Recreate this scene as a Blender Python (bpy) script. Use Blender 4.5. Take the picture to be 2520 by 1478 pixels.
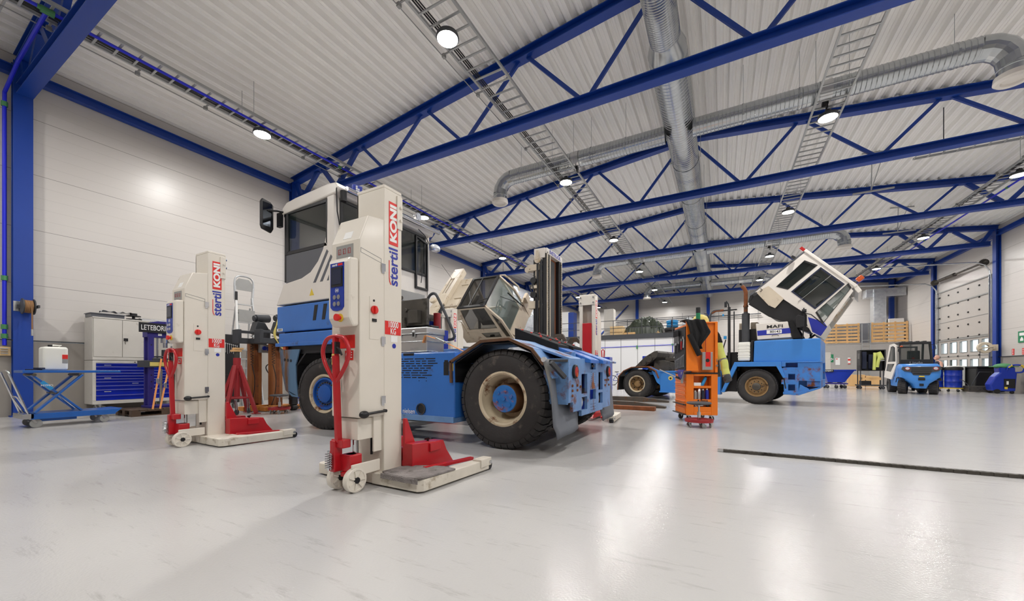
import bpy, bmesh, math, random
from mathutils import Vector, Matrix, Euler
random.seed(7)
scn = bpy.context.scene
for o in list(bpy.data.objects): bpy.data.objects.remove(o)
COL = scn.collection
# ---------------------------------------------------------------- camera
cd = bpy.data.cameras.new('camera'); cam = bpy.data.objects.new('camera', cd); COL.objects.link(cam)
cd.sensor_fit = 'HORIZONTAL'; cd.sensor_width = 36.0; cd.lens = 36.0*947.0/2520.0
cd.shift_y = 173.0/2520.0; cd.clip_start = 0.05; cd.clip_end = 300
cam.location = (0, 0, 1.0); cam.rotation_euler = (math.radians(90), 0, math.radians(28.54))
scn.camera = cam
# ---------------------------------------------------------------- view, world
scn.view_settings.view_transform = 'Standard'; scn.view_settings.look = 'None'
scn.view_settings.exposure = 0.38; scn.view_settings.gamma = 1.0
scn.view_settings.use_curve_mapping = False
W = bpy.data.worlds.new('world'); scn.world = W; W.use_nodes = True
wn = W.node_tree.nodes; wl = W.node_tree.links
bg = wn['Background']; sky = wn.new('ShaderNodeTexSky'); sky.sky_type = 'HOSEK_WILKIE'; sky.turbidity = 4
sky.sun_direction = (0.5, -0.4, 0.6); wl.new(sky.outputs[0], bg.inputs['Color']); bg.inputs['Strength'].default_value = 9.0
# lamps of the hall: six rows in depth on four cable trays
LAMP_W = 120.0
LAMP_X = (-10.6, -4.5, 2.3, 8.3)
LAMP_Y = (5.75, 12.0, 18.4, 25.0, 31.2, 37.2)
LAMP_Z = 7.2
def lamp_light(parent, x, y, z):
    ld = bpy.data.lights.new('lamp_light', 'AREA'); ld.shape = 'DISK'; ld.size = 0.36; ld.energy = LAMP_W
    ld.color = (1.0, 0.98, 0.955)
    lo = bpy.data.objects.new('lamp_light', ld); COL.objects.link(lo); lo.parent = parent; lo.location = (x, y, z)
# ---------------------------------------------------------------- materials
def s2l(c):
    c = c/255.0
    return c/12.92 if c <= 0.04045 else ((c+0.055)/1.055)**2.4
def mat(name, rgb, rough=0.5, metal=0.0, var=0.06, scale=5.0, rust=0.0, dirt=0.0, bump=0.0, coat=0.0, emit=0.0, alpha=1.0, trans=0.0, streak=False, dirtcol=(70,60,48), rustcol=(112,62,30)):
    m = bpy.data.materials.new(name); m.use_nodes = True
    nt = m.node_tree; N = nt.nodes; L = nt.links; b = N['Principled BSDF']
    c = tuple(s2l(v) for v in rgb)
    tc = N.new('ShaderNodeTexCoord'); mp = N.new('ShaderNodeMapping'); L.new(tc.outputs['Object'], mp.inputs[0])
    if streak: mp.inputs['Scale'].default_value = (1, 1, 0.18)
    nz = N.new('ShaderNodeTexNoise'); nz.inputs['Scale'].default_value = scale; nz.inputs['Detail'].default_value = 5
    L.new(mp.outputs[0], nz.inputs['Vector'])
    mx = N.new('ShaderNodeMix'); mx.data_type = 'RGBA'
    mx.inputs[6].default_value = (*[max(0, v*(1-var*2)) for v in c], 1); mx.inputs[7].default_value = (*[min(1, v*(1+var*2)) for v in c], 1)
    L.new(nz.outputs[0], mx.inputs[0]); out = mx.outputs[2]
    rv = None
    def layer(out, rv, amount, col, sc, r):
        n2 = N.new('ShaderNodeTexNoise'); n2.inputs['Scale'].default_value = sc; n2.inputs['Detail'].default_value = 8; n2.inputs['Roughness'].default_value = 0.65
        L.new(mp.outputs[0], n2.inputs['Vector'])
        rp = N.new('ShaderNodeValToRGB'); t = 0.65-0.32*amount
        rp.color_ramp.elements[0].position = t; rp.color_ramp.elements[1].position = min(0.99, t+0.11)
        L.new(n2.outputs[0], rp.inputs[0])
        m2 = N.new('ShaderNodeMix'); m2.data_type = 'RGBA'; L.new(rp.outputs[0], m2.inputs[0]); L.new(out, m2.inputs[6])
        m2.inputs[7].default_value = (*[s2l(v) for v in col], 1)
        m3 = N.new('ShaderNodeMix'); m3.data_type = 'FLOAT'; L.new(rp.outputs[0], m3.inputs[0])
        if rv is None: m3.inputs[2].default_value = rough
        else: L.new(rv, m3.inputs[2])
        m3.inputs[3].default_value = r
        return m2.outputs[2], m3.outputs[0]
    if dirt > 0: out, rv = layer(out, rv, dirt, dirtcol, scale*0.7, 0.8)
    if rust > 0: out, rv = layer(out, rv, rust, rustcol, scale*0.9, 0.85)
    L.new(out, b.inputs['Base Color'])
    if rv is not None: L.new(rv, b.inputs['Roughness'])
    else: b.inputs['Roughness'].default_value = rough
    b.inputs['Metallic'].default_value = metal
    if coat: b.inputs['Coat Weight'].default_value = coat; b.inputs['Coat Roughness'].default_value = 0.15
    if bump:
        n3 = N.new('ShaderNodeTexNoise'); n3.inputs['Scale'].default_value = scale*6; L.new(tc.outputs['Object'], n3.inputs['Vector'])
        bp = N.new('ShaderNodeBump'); bp.inputs['Strength'].default_value = bump; bp.inputs['Distance'].default_value = 0.01
        L.new(n3.outputs[0], bp.inputs['Height']); L.new(bp.outputs[0], b.inputs['Normal'])
    if emit: b.inputs['Emission Color'].default_value = (*c, 1); b.inputs['Emission Strength'].default_value = emit
    if trans: b.inputs['Transmission Weight'].default_value = trans; b.inputs['IOR'].default_value = 1.02
    if alpha < 1: b.inputs['Alpha'].default_value = alpha
    return m
M = {}
M['steel_blue'] = mat('steel_blue', (10,60,152), 0.42, var=0.04, scale=2)
M['truck_blue'] = mat('truck_blue', (48,112,196), 0.38, var=0.07, scale=2.5, dirt=0.12, coat=0.2)
M['truck_worn'] = mat('truck_worn', (104,142,190), 0.45, var=0.18, scale=4, rust=0.36, dirt=0.1)
M['mafi_blue'] = mat('mafi_blue', (58,132,212), 0.4, var=0.06, scale=2.5, rust=0.07, coat=0.2)
M['mafi_worn'] = mat('mafi_worn', (60,124,200), 0.5, var=0.12, scale=4, rust=0.38)
M['table_blue'] = mat('table_blue', (20,92,176), 0.35, var=0.06, coat=0.2)
M['drawer_blue'] = mat('drawer_blue', (0,36,176), 0.35, var=0.04)
M['pipe_blue'] = mat('pipe_blue', (30,40,215), 0.4, var=0.03)
M['press_purple'] = mat('press_purple', (48,40,128), 0.45, var=0.06)
M['deep_blue'] = mat('deep_blue', (20,52,165), 0.3, var=0.06)
M['cab_white'] = mat('cab_white', (228,222,214), 0.3, var=0.02, coat=0.3)
M['cream'] = mat('cream', (226,219,207), 0.38, var=0.03, scale=3, dirt=0.03, coat=0.2, dirtcol=(150,132,100))
M['cream_worn'] = mat('cream_worn', (218,211,198), 0.5, var=0.08, scale=7, dirt=0.2, dirtcol=(160,146,124))
M['old_cream'] = mat('old_cream', (208,195,174), 0.45, var=0.06, scale=4, rust=0.14, dirt=0.15, dirtcol=(168,146,112))
M['red'] = mat('red', (186,22,34), 0.35, var=0.05, coat=0.2)
M['dull_red'] = mat('dull_red', (160,36,42), 0.5, var=0.08, dirt=0.1)
M['rubber'] = mat('rubber', (52,50,50), 0.75, var=0.12, scale=9, dirt=0.2, bump=0.25, dirtcol=(88,82,76))
M['black'] = mat('black', (24,24,27), 0.45, var=0.1)
M['black_soft'] = mat('black_soft', (20,20,22), 0.85, var=0.15, scale=14, bump=0.5)
M['dark_grey'] = mat('dark_grey', (62,64,68), 0.5, var=0.08)
M['dark_metal'] = mat('dark_metal', (86,82,76), 0.45, metal=0.5, var=0.15, dirt=0.3, dirtcol=(40,36,32))
M['grey_panel'] = mat('grey_panel', (92,94,100), 0.4, var=0.05, scale=2)
M['grey'] = mat('grey', (150,150,148), 0.5, var=0.05)
M['locker'] = mat('locker', (206,202,194), 0.45, var=0.03, dirt=0.05, dirtcol=(150,140,120))
M['galv'] = mat('galv', (186,190,193), 0.24, metal=0.95, var=0.1, scale=7)
M['tray'] = mat('tray', (172,174,174), 0.4, metal=0.35, var=0.08)
M['chrome'] = mat('chrome', (210,212,215), 0.15, metal=1.0, var=0.03)
M['alu'] = mat('alu', (205,205,206), 0.28, metal=0.9, var=0.05, scale=3)
M['ladder_alu'] = mat('ladder_alu', (186,188,190), 0.35, metal=0.45, var=0.08)
M['hose_brown'] = mat('hose_brown', (150,112,74), 0.6, var=0.1)
M['foil'] = mat('foil', (205,208,212), 0.22, metal=0.85, var=0.2, scale=6, bump=1.0)
M['rust_rim'] = mat('rust_rim', (206,192,164), 0.5, var=0.1, scale=5, rust=0.4, dirt=0.2, dirtcol=(140,112,74))
M['brown_rim'] = mat('brown_rim', (142,112,72), 0.6, var=0.12, rust=0.4, rustcol=(70,46,26))
M['hub_worn'] = mat('hub_worn', (38,112,188), 0.4, var=0.06, scale=7, rust=0.36, dirt=0.1, rustcol=(150,84,66))
M['hub_blue'] = mat('hub_blue', (30,88,172), 0.4, var=0.06, rust=0.2)
M['rust_dark'] = mat('rust_dark', (96,66,44), 0.75, var=0.25, scale=8, dirt=0.2)
M['mirror_dark'] = mat('mirror_dark', (70,74,80), 0.08, metal=1.0, var=0.05)
M['bracket_rust'] = mat('bracket_rust', (84,118,150), 0.6, var=0.2, scale=3, rust=0.52, dirt=0.3, streak=True, rustcol=(118,84,56))
M['rust'] = mat('rust', (128,72,36), 0.8, var=0.25, scale=8, dirt=0.3)
M['fork_steel'] = mat('fork_steel', (82,74,66), 0.6, metal=0.3, var=0.2, scale=6, rust=0.35, rustcol=(104,72,48))
M['hetra'] = mat('hetra', (146,90,46), 0.5, var=0.1, dirt=0.3, streak=True, dirtcol=(92,56,28))
M['hetra_base'] = mat('hetra_base', (204,132,60), 0.5, var=0.08, dirt=0.12)
M['orange'] = mat('orange', (238,122,22), 0.38, var=0.05, coat=0.2)
M['wood'] = mat('wood', (222,178,120), 0.65, var=0.14, scale=4, streak=True)
M['pallet_wood'] = mat('pallet_wood', (84,66,52), 0.85, var=0.25, scale=5, dirt=0.3)
M['crate_wood'] = mat('crate_wood', (222,190,140), 0.7, var=0.1)
M['mat_grey'] = mat('mat_grey', (132,126,124), 0.95, var=0.2, scale=14, dirt=0.3, bump=0.8, dirtcol=(90,84,80))
M['flap'] = mat('flap', (104,108,116), 0.75, var=0.12, scale=3, dirt=0.25, streak=True, dirtcol=(132,128,118))
M['plastic_white'] = mat('plastic_white', (236,236,228), 0.4, var=0.02)
M['white'] = mat('white', (240,240,238), 0.4, var=0.01)
M['paint_red'] = mat('paint_red', (222,40,34), 0.4, var=0.01)
M['logo_blue'] = mat('logo_blue', (34,48,160), 0.4, var=0.01)
M['panel_blue'] = mat('panel_blue', (24,56,160), 0.35, var=0.01)
M['screen'] = mat('screen', (44,50,74), 0.15, var=0.1)
M['yellow'] = mat('yellow', (226,196,60), 0.5, var=0.05)
M['pale_yellow'] = mat('pale_yellow', (222,204,112), 0.5, var=0.05)
M['hivis'] = mat('hivis', (208,216,116), 0.7, var=0.1, bump=0.3)
M['green'] = mat('green', (20,128,84), 0.5, var=0.03)
M['dull_green'] = mat('dull_green', (74,138,88), 0.5, var=0.06)
M['tarp'] = mat('tarp', (58,66,52), 0.3, var=0.25, scale=5, bump=1.0)
M['strap_orange'] = mat('strap_orange', (226,150,84), 0.7, var=0.08)
M['amber'] = mat('amber', (190,80,30), 0.3, var=0.05)
M['lens_red'] = mat('lens_red', (170,34,32), 0.25, var=0.05)
M['purple_cloth'] = mat('purple_cloth', (58,52,128), 0.9, var=0.2)
M['skin'] = mat('skin', (222,170,148), 0.5, var=0.04)
M['navy'] = mat('navy', (34,40,62), 0.8, var=0.1)
M['bright_blue'] = mat('bright_blue', (40,144,206), 0.4, var=0.06)
M['concrete'] = mat('concrete', (156,150,143), 0.75, var=0.06, scale=1.2, bump=0.15)
M['room_grey'] = mat('room_grey', (176,172,168), 0.5, var=0.02)
M['room_white'] = mat('room_white', (222,222,222), 0.45, var=0.02)
M['plastic_wrap'] = mat('plastic_wrap', (205,208,210), 0.2, var=0.1, bump=0.8)
M['lamp_glow'] = mat('lamp_glow', (255,250,240), 0.5, emit=60.0)
M['headlamp'] = mat('headlamp', (226,230,236), 0.12, metal=0.6, var=0.05)
def glass(name, rgb, a):
    m = mat(name, rgb, 0.04, var=0.02); b = m.node_tree.nodes['Principled BSDF']; b.inputs['Alpha'].default_value = a
    b.inputs['Specular IOR Level'].default_value = 0.8; return m
M['glass'] = glass('glass', (34,44,44), 0.4)
M['glass_clear'] = glass('glass_clear', (150,165,160), 0.22)
M['glass_dark'] = glass('glass_dark', (24,24,22), 0.62)
# floor: pale grey glossy epoxy
def floor_mat():
    m = bpy.data.materials.new('epoxy_floor'); m.use_nodes = True; nt = m.node_tree; N = nt.nodes; L = nt.links; b = N['Principled BSDF']
    g = N.new('ShaderNodeTexCoord')
    n1 = N.new('ShaderNodeTexNoise'); n1.inputs['Scale'].default_value = 0.55; n1.inputs['Detail'].default_value = 6; L.new(g.outputs['Object'], n1.inputs['Vector'])
    r1 = N.new('ShaderNodeValToRGB'); r1.color_ramp.elements[0].position = 0.3; r1.color_ramp.elements[1].position = 0.75
    r1.color_ramp.elements[0].color = (0.5, 0.49, 0.48, 1); r1.color_ramp.elements[1].color = (0.56, 0.55, 0.54, 1)
    L.new(n1.outputs[0], r1.inputs[0])
    mp = N.new('ShaderNodeMapping'); mp.inputs['Scale'].default_value = (0.9, 6, 1); mp.inputs['Rotation'].default_value = (0, 0, 0.25); L.new(g.outputs['Object'], mp.inputs[0])
    n2 = N.new('ShaderNodeTexNoise'); n2.inputs['Scale'].default_value = 2.2; n2.inputs['Detail'].default_value = 9; n2.inputs['Roughness'].default_value = 0.75; L.new(mp.outputs[0], n2.inputs['Vector'])
    r2 = N.new('ShaderNodeValToRGB'); r2.color_ramp.elements[0].position = 0.56; r2.color_ramp.elements[1].position = 0.7
    L.new(n2.outputs[0], r2.inputs[0])
    mu = N.new('ShaderNodeMath'); mu.operation = 'MULTIPLY'; mu.inputs[1].default_value = 0.45; L.new(r2.outputs[0], mu.inputs[0])
    mx = N.new('ShaderNodeMix'); mx.data_type = 'RGBA'; L.new(mu.outputs[0], mx.inputs[0]); L.new(r1.outputs[0], mx.inputs[6]); mx.inputs[7].default_value = (0.26, 0.24, 0.225, 1)
    L.new(mx.outputs[2], b.inputs['Base Color'])
    n4 = N.new('ShaderNodeTexNoise'); n4.inputs['Scale'].default_value = 1.5; n4.inputs['Detail'].default_value = 4; L.new(g.outputs['Object'], n4.inputs['Vector'])
    mr = N.new('ShaderNodeMapRange'); mr.inputs['To Min'].default_value = 0.09; mr.inputs['To Max'].default_value = 0.14; L.new(n4.outputs[0], mr.inputs[0]); L.new(mr.outputs[0], b.inputs['Roughness'])
    n3 = N.new('ShaderNodeTexNoise'); n3.inputs['Scale'].default_value = 75; n3.inputs['Detail'].default_value = 3; L.new(g.outputs['Object'], n3.inputs['Vector'])
    bp = N.new('ShaderNodeBump'); bp.inputs['Strength'].default_value = 0.26; bp.inputs['Distance'].default_value = 0.005; b.inputs['Specular IOR Level'].default_value = 0.14; L.new(n3.outputs[0], bp.inputs['Height']); L.new(bp.outputs[0], b.inputs['Normal'])
    return m
M['floor'] = floor_mat()
def panel_mat(name, rgb, z0, pitch, minor, axis=2, wid=0.012, rough=0.33):
    m = mat(name, rgb, rough, var=0.012, scale=0.5); nt = m.node_tree; N = nt.nodes; L = nt.links; b = N['Principled BSDF']
    src = b.inputs['Base Color'].links[0].from_socket
    g = N.new('ShaderNodeNewGeometry'); sp = N.new('ShaderNodeSeparateXYZ'); L.new(g.outputs['Position'], sp.inputs[0])
    def line(p, w, amt, prev, off):
        a = N.new('ShaderNodeMath'); a.operation = 'SUBTRACT'; L.new(sp.outputs[axis], a.inputs[0]); a.inputs[1].default_value = off
        d = N.new('ShaderNodeMath'); d.operation = 'DIVIDE'; L.new(a.outputs[0], d.inputs[0]); d.inputs[1].default_value = p
        f = N.new('ShaderNodeMath'); f.operation = 'FRACT'; L.new(d.outputs[0], f.inputs[0])
        lt = N.new('ShaderNodeMath'); lt.operation = 'LESS_THAN'; L.new(f.outputs[0], lt.inputs[0]); lt.inputs[1].default_value = w/p
        ml = N.new('ShaderNodeMath'); ml.operation = 'MULTIPLY'; L.new(lt.outputs[0], ml.inputs[0]); ml.inputs[1].default_value = amt
        x = N.new('ShaderNodeMix'); x.data_type = 'RGBA'; L.new(ml.outputs[0], x.inputs[0]); L.new(prev, x.inputs[6]); x.inputs[7].default_value = (0.12, 0.11, 0.1, 1)
        return x.outputs[2]
    o = line(minor, 0.012, 0.12, src, z0); o = line(pitch, wid, 0.6, o, z0); L.new(o, b.inputs['Base Color'])
    return m
M['wall'] = panel_mat('wall_panel', (204,199,194), 1.68, 1.25, 0.25)
M['room_panel'] = panel_mat('room_panel', (232,232,232), -13.8, 1.2, 1.2, axis=0, wid=0.05)
M['door_panel'] = mat('door_panel', (184,178,172), 0.42, var=0.02)
M['ceiling'] = mat('ceiling_white', (250,248,244), 0.45, var=0.02, scale=1.5)

# ---------------------------------------------------------------- mesh builder
EACH = {k: v for k, v in (p.split(':') for p in 'coupling:coupling steering_bracket:steering_bracket step_tower:step_tower front_mudguard:front_mudguard latches:latch buttons:button spokes:spoke window_frame:window_frame drum:drum battens:batten clips:clip rear_mudguard:rear_mudguard marker:marker grip:grip cab_prop:cab_prop side_gills:side_gill vent_slot:vent_slot step_holes:step_hole mast_strip:mast_strip mast_bracket:mast_bracket roof_handles:roof_handle wiper:wiper antenna:antenna fork:fork tail_lamps:tail_lamp eyes:eye hinge:hinge outer_mast:outer_mast lower_glass:lower_glass pivot_pin:pivot_pin hand_holes:hand_hole door_hinges:door_hinge door_stiffeners:door_stiffener boxes:box cartons:carton mirror:mirror fork_rail:fork_rail gas_spring:gas_spring lamp_cable:lamp_cable hoses:hose fork_hook:fork_hook hook:hook reservoir:reservoir grille_bars:grille_bar tow_pocket:tow_pocket hanging_gear:hanging_gear front_corner:front_corner trim:trim tape_seams:tape_seam pack:pack rusty_bolts:rusty_bolt fork_brace:brace upright:upright wheel_bracket:wheel_bracket reflective_band:reflective_band pin_holes:pin_hole nozzles:nozzle'.split())}
class MB:
    k = 0
    def __init__(s): s.v = []; s.f = []; s.M = None; s.g = []
    def add(s, vs, fs):
        n = len(s.v)
        if len(vs) <= 24 and n:          # hair-thin size differences keep joined pieces from sharing a face plane
            vs = [Vector(p) for p in vs]; c = sum(vs, Vector())/len(vs); MB.k = (MB.k+3) % 7; q = 1+(MB.k-3)*0.0003; vs = [c+(p-c)*q for p in vs]
        for p in vs:
            p = Vector(p); s.v.append(s.M @ p if s.M is not None else p)
        s.g.append((n, len(s.v), len(s.f), len(s.f)+len(fs))); s.f += [tuple(i+n for i in q) for q in fs]; return s
    def box(s, x0, x1, y0, y1, z0, z1):
        return s.add([(x0,y0,z0),(x1,y0,z0),(x1,y1,z0),(x0,y1,z0),(x0,y0,z1),(x1,y0,z1),(x1,y1,z1),(x0,y1,z1)],
                     [(0,3,2,1),(4,5,6,7),(0,1,5,4),(1,2,6,5),(2,3,7,6),(3,0,4,7)])
    def cbox(s, c, sz, rot=None):
        x, y, z = (v/2 for v in sz); R = Euler(rot).to_matrix() if rot else Matrix.Identity(3); c = Vector(c)
        pts = [c + R @ Vector(p) for p in [(-x,-y,-z),(x,-y,-z),(x,y,-z),(-x,y,-z),(-x,-y,z),(x,-y,z),(x,y,z),(-x,y,z)]]
        return s.add(pts, [(0,3,2,1),(4,5,6,7),(0,1,5,4),(1,2,6,5),(2,3,7,6),(3,0,4,7)])
    def bar(s, p0, p1, w, h, up=(0,0,1)):
        p0, p1 = Vector(p0), Vector(p1); d = (p1-p0).normalized(); u = Vector(up)
        if abs(d.dot(u)) > 0.98: u = Vector((1,0,0))
        r = d.cross(u).normalized()*w/2; t = r.cross(d).normalized()*h/2
        vs = [p0-r-t, p0+r-t, p0+r+t, p0-r+t, p1-r-t, p1+r-t, p1+r+t, p1-r+t]
        return s.add(vs, [(0,3,2,1),(4,5,6,7),(0,1,5,4),(1,2,6,5),(2,3,7,6),(3,0,4,7)])
    def ibeam(s, p0, p1, w, h, t=0.02, up=(0,0,1)):
        p0, p1 = Vector(p0), Vector(p1); d = (p1-p0).normalized(); r = d.cross(Vector(up)).normalized(); u = r.cross(d).normalized()
        s.bar(p0+u*(h/2-t/2), p1+u*(h/2-t/2), w, t, u); s.bar(p0-u*(h/2-t/2), p1-u*(h/2-t/2), w, t, u)
        return s.bar(p0, p1, t, h-2*t, u)
    def prism(s, pts, axis, a, b):
        def P(q, k):
            if axis == 'y': return (q[0], k, q[1])
            if axis == 'x': return (k, q[0], q[1])
            return (q[0], q[1], k)
        n = len(pts); vs = [P(q, a) for q in pts]+[P(q, b) for q in pts]
        fs = [tuple(range(n)), tuple(range(2*n-1, n-1, -1))]+[(i, (i+1) % n, n+(i+1) % n, n+i) for i in range(n)]
        return s.add(vs, fs)
    def ring(s, outer, inner, axis, a, b):
        n = len(outer)
        for i in range(n):
            j = (i+1) % n; s.prism([outer[i], outer[j], inner[j], inner[i]], axis, a, b)
        return s
    def strip(s, pts, t, axis, a, b):      # polyline plate of thickness t, extruded along axis
        for i in range(len(pts)-1):
            p, q = Vector(pts[i]), Vector(pts[i+1]); d = (q-p).normalized(); n = Vector((-d.y, d.x))*t/2; e = d*t*0.3
            s.prism([(p-n-e)[:], (q-n+e)[:], (q+n+e)[:], (p+n-e)[:]], axis, a, b)
        return s
    def cyl(s, p0, p1, r, n=16, r2=None, cap=True):
        p0, p1 = Vector(p0), Vector(p1); d = (p1-p0).normalized(); u = Vector((0,0,1)) if abs(d.z) < 0.9 else Vector((1,0,0))
        a = d.cross(u).normalized(); b = d.cross(a); r2 = r if r2 is None else r2
        vs = []
        for P, R in ((p0, r), (p1, r2)):
            for i in range(n):
                t = 2*math.pi*i/n; vs.append(P+a*math.cos(t)*R+b*math.sin(t)*R)
        fs = [(i, (i+1) % n, n+(i+1) % n, n+i) for i in range(n)]
        if cap: fs += [tuple(range(n-1, -1, -1)), tuple(range(n, 2*n))]
        return s.add(vs, fs)
    def lathe(s, prof, o=(0,0,0), axis='z', n=32):
        o = Vector(o); vs = []
        for r, h in prof:
            for i in range(n):
                t = 2*math.pi*i/n; a, b = r*math.cos(t), r*math.sin(t)
                vs.append(o+Vector({'z': (a,b,h), 'y': (a,h,b), 'x': (h,a,b)}[axis]))
        fs = []
        for k in range(len(prof)-1):
            for i in range(n):
                j = (i+1) % n; fs.append((k*n+i, k*n+j, (k+1)*n+j, (k+1)*n+i))
        if prof[0][0] > 1e-5: fs.append(tuple(range(n-1, -1, -1)))
        if prof[-1][0] > 1e-5: fs.append(tuple((len(prof)-1)*n+i for i in range(n)))
        return s.add(vs, fs)
    def open_lathe(s, prof, o=(0,0,0), axis='z', n=32):
        k = len(s.f); s.lathe(prof, o, axis, n); s.f = [q for q in s.f if len(q) == 4]; return s
    def tube(s, pts, r, n=8, closed=False):
        pts = [Vector(p) for p in pts]; m = len(pts); vs = []; nrm = None
        for i, p in enumerate(pts):
            if closed: d = (pts[(i+1) % m]-pts[i-1]).normalized()
            else: d = (pts[min(i+1, m-1)]-pts[max(i-1, 0)]).normalized()
            if nrm is None:
                u = Vector((0,0,1)) if abs(d.z) < 0.9 else Vector((1,0,0)); nrm = d.cross(u).normalized()
            else: nrm = (nrm-d*nrm.dot(d)).normalized()
            b = d.cross(nrm)
            for k in range(n):
                t = 2*math.pi*k/n; vs.append(p+nrm*math.cos(t)*r+b*math.sin(t)*r)
        fs = []
        for i in range(m if closed else m-1):
            j = (i+1) % m
            for k in range(n): fs.append((i*n+k, i*n+(k+1) % n, j*n+(k+1) % n, j*n+k))
        if not closed: fs += [tuple(range(n-1, -1, -1)), tuple((m-1)*n+k for k in range(n))]
        return s.add(vs, fs)
    def ball(s, c, r, n=16, m=10):
        if not hasattr(r, '__len__'): r = (r, r, r)
        vs = []; fs = []
        for i in range(m+1):
            ph = math.pi*i/m
            for k in range(n):
                t = 2*math.pi*k/n; vs.append((c[0]+r[0]*math.sin(ph)*math.cos(t), c[1]+r[1]*math.sin(ph)*math.sin(t), c[2]+r[2]*math.cos(ph)))
        for i in range(m):
            for k in range(n): fs.append((i*n+k, (i+1)*n+k, (i+1)*n+(k+1) % n, i*n+(k+1) % n))
        return s.add(vs, fs)
    def build(s, name, m, parent=None, bevel=0.0, smooth=False, seg=2, label=None, sub=0):
        if name in EACH and len(s.g) > 1:         # one object per separate piece
            bb = []
            for a, b_, _, _ in s.g:
                P = s.v[a:b_]; bb.append([min(p[i] for p in P)-0.002 for i in range(3)]+[max(p[i] for p in P)+0.002 for i in range(3)])
            lab = list(range(len(bb)))
            def find(i):
                while lab[i] != i: i = lab[i]
                return i
            for i in range(len(bb)):
                for j in range(i):
                    if all(bb[i][k] <= bb[j][k+3] and bb[j][k] <= bb[i][k+3] for k in range(3)): lab[find(i)] = find(j)
            roots = sorted({find(i) for i in range(len(bb))})
            if len(roots) > 1:
                first = None
                for r in roots:
                    m_ = MB()
                    for i, (a, b_, fa, fb_) in enumerate(s.g):
                        if find(i) == r: k = len(m_.v); m_.v += s.v[a:b_]; m_.f += [tuple(q-a+k for q in f) for f in s.f[fa:fb_]]
                    o = m_.build(EACH[name], m, parent, bevel, smooth, seg, label, sub); first = first or o
                return first
            name = EACH[name]
        me = bpy.data.meshes.new(name)
        off = Vector((0,0,0)); q = parent
        while q is not None and q.parent is not None: q = q.parent
        if q is not None: off = q.location
        me.from_pydata([tuple(v-off) for v in s.v], [], s.f)
        b = bmesh.new(); b.from_mesh(me); bmesh.ops.recalc_face_normals(b, faces=b.faces); b.to_mesh(me); b.free()
        me.materials.append(M[m] if isinstance(m, str) else m)
        o = bpy.data.objects.new(name, me); COL.objects.link(o)
        if parent is not None: o.parent = parent
        if smooth:
            for p in me.polygons: p.use_smooth = True
            me.set_sharp_from_angle(angle=math.radians(38))
        if bevel:
            bm = o.modifiers.new('bevel', 'BEVEL'); bm.width = bevel; bm.segments = seg; bm.limit_method = 'ANGLE'; bm.angle_limit = math.radians(40)
        if sub:
            sm = o.modifiers.new('sub', 'SUBSURF'); sm.levels = sub; sm.render_levels = sub
        if label: o['label'] = label
        return o
def thing(name, label, cat, loc=(0,0,0), rz=0.0, group=None):
    o = bpy.data.objects.new(name, None); COL.objects.link(o); o.location = loc; o.rotation_euler = (0,0,rz)
    o.empty_display_size = 0.1; o['label'] = label; o['category'] = cat
    if group: o['group'] = group
    return o
def tag(o, label, cat, group=None, kind=None):
    o['label'] = label; o['category'] = cat
    if group: o['group'] = group
    if kind: o['kind'] = kind
    return o
def struct(o): o['kind'] = 'structure'; return o
def dup(o, parent=None, loc=None, rz=None, label=None, group=None):
    c = o.copy(); COL.objects.link(c)
    if parent is not None: c.parent = parent
    if loc is not None: c.location = loc
    if rz is not None: c.rotation_euler = (0,0,rz)
    if label: c['label'] = label
    if group: c['group'] = group
    for ch in list(o.children): dup(ch, c)
    return c
def text(s, name, m, parent, loc, rot, size, ext=0.001, bold=0.0, sx=1.0, align='CENTER', spacing=1.0):
    cu = bpy.data.curves.new(name, 'FONT'); cu.body = s; cu.size = size; cu.extrude = ext; cu.offset = bold; cu.align_x = align; cu.align_y = 'CENTER'; cu.space_character = spacing
    t = bpy.data.objects.new(name, cu); COL.objects.link(t)
    dg = bpy.context.evaluated_depsgraph_get(); me = bpy.data.meshes.new_from_object(t.evaluated_get(dg))
    bpy.data.objects.remove(t)
    me.materials.clear(); me.materials.append(M[m])
    o = bpy.data.objects.new(name, me); COL.objects.link(o)
    q = parent; off = Vector((0,0,0))
    while q is not None and q.parent is not None: q = q.parent
    if q is not None: off = q.location
    if parent is not None: o.parent = parent
    me.transform(Matrix.Translation(Vector(loc)-off) @ Euler(rot).to_matrix().to_4x4() @ Matrix.Diagonal((sx,1,1,1)))
    return o
R90 = math.pi/2
def circ(cx, cz, r, n, a0=0.0): return [(cx+r*math.cos(a0+2*math.pi*i/n), cz+r*math.sin(a0+2*math.pi*i/n)) for i in range(n)]
def bez(pts, n=6):        # smooth polyline through points (catmull-rom)
    P = [Vector(p) for p in pts]; out = []
    for i in range(len(P)-1):
        a = P[max(i-1,0)]; b = P[i]; c = P[i+1]; d = P[min(i+2, len(P)-1)]
        for k in range(n):
            t = k/n; out.append(0.5*((2*b)+(c-a)*t+(2*a-5*b+4*c-d)*t*t+(3*b-a-3*c+d)*t*t*t))
    out.append(P[-1]); return out
# ================================================================ the hall
XL, XR, YB, YN, XC = -13.66, 11.65, 39.7, -9.0, -1.05
ZE, ZR = 7.95, 9.2           # underside of the roof sheet at eave and ridge
def roofz(x): return ZR-(ZR-ZE)*abs(x-XC)/((XR-XL)/2)
b = MB(); b.box(XL-0.3, XR+0.3, YN-0.3, YB+0.3, -0.2, 0); struct(b.build('floor', 'floor'))
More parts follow.
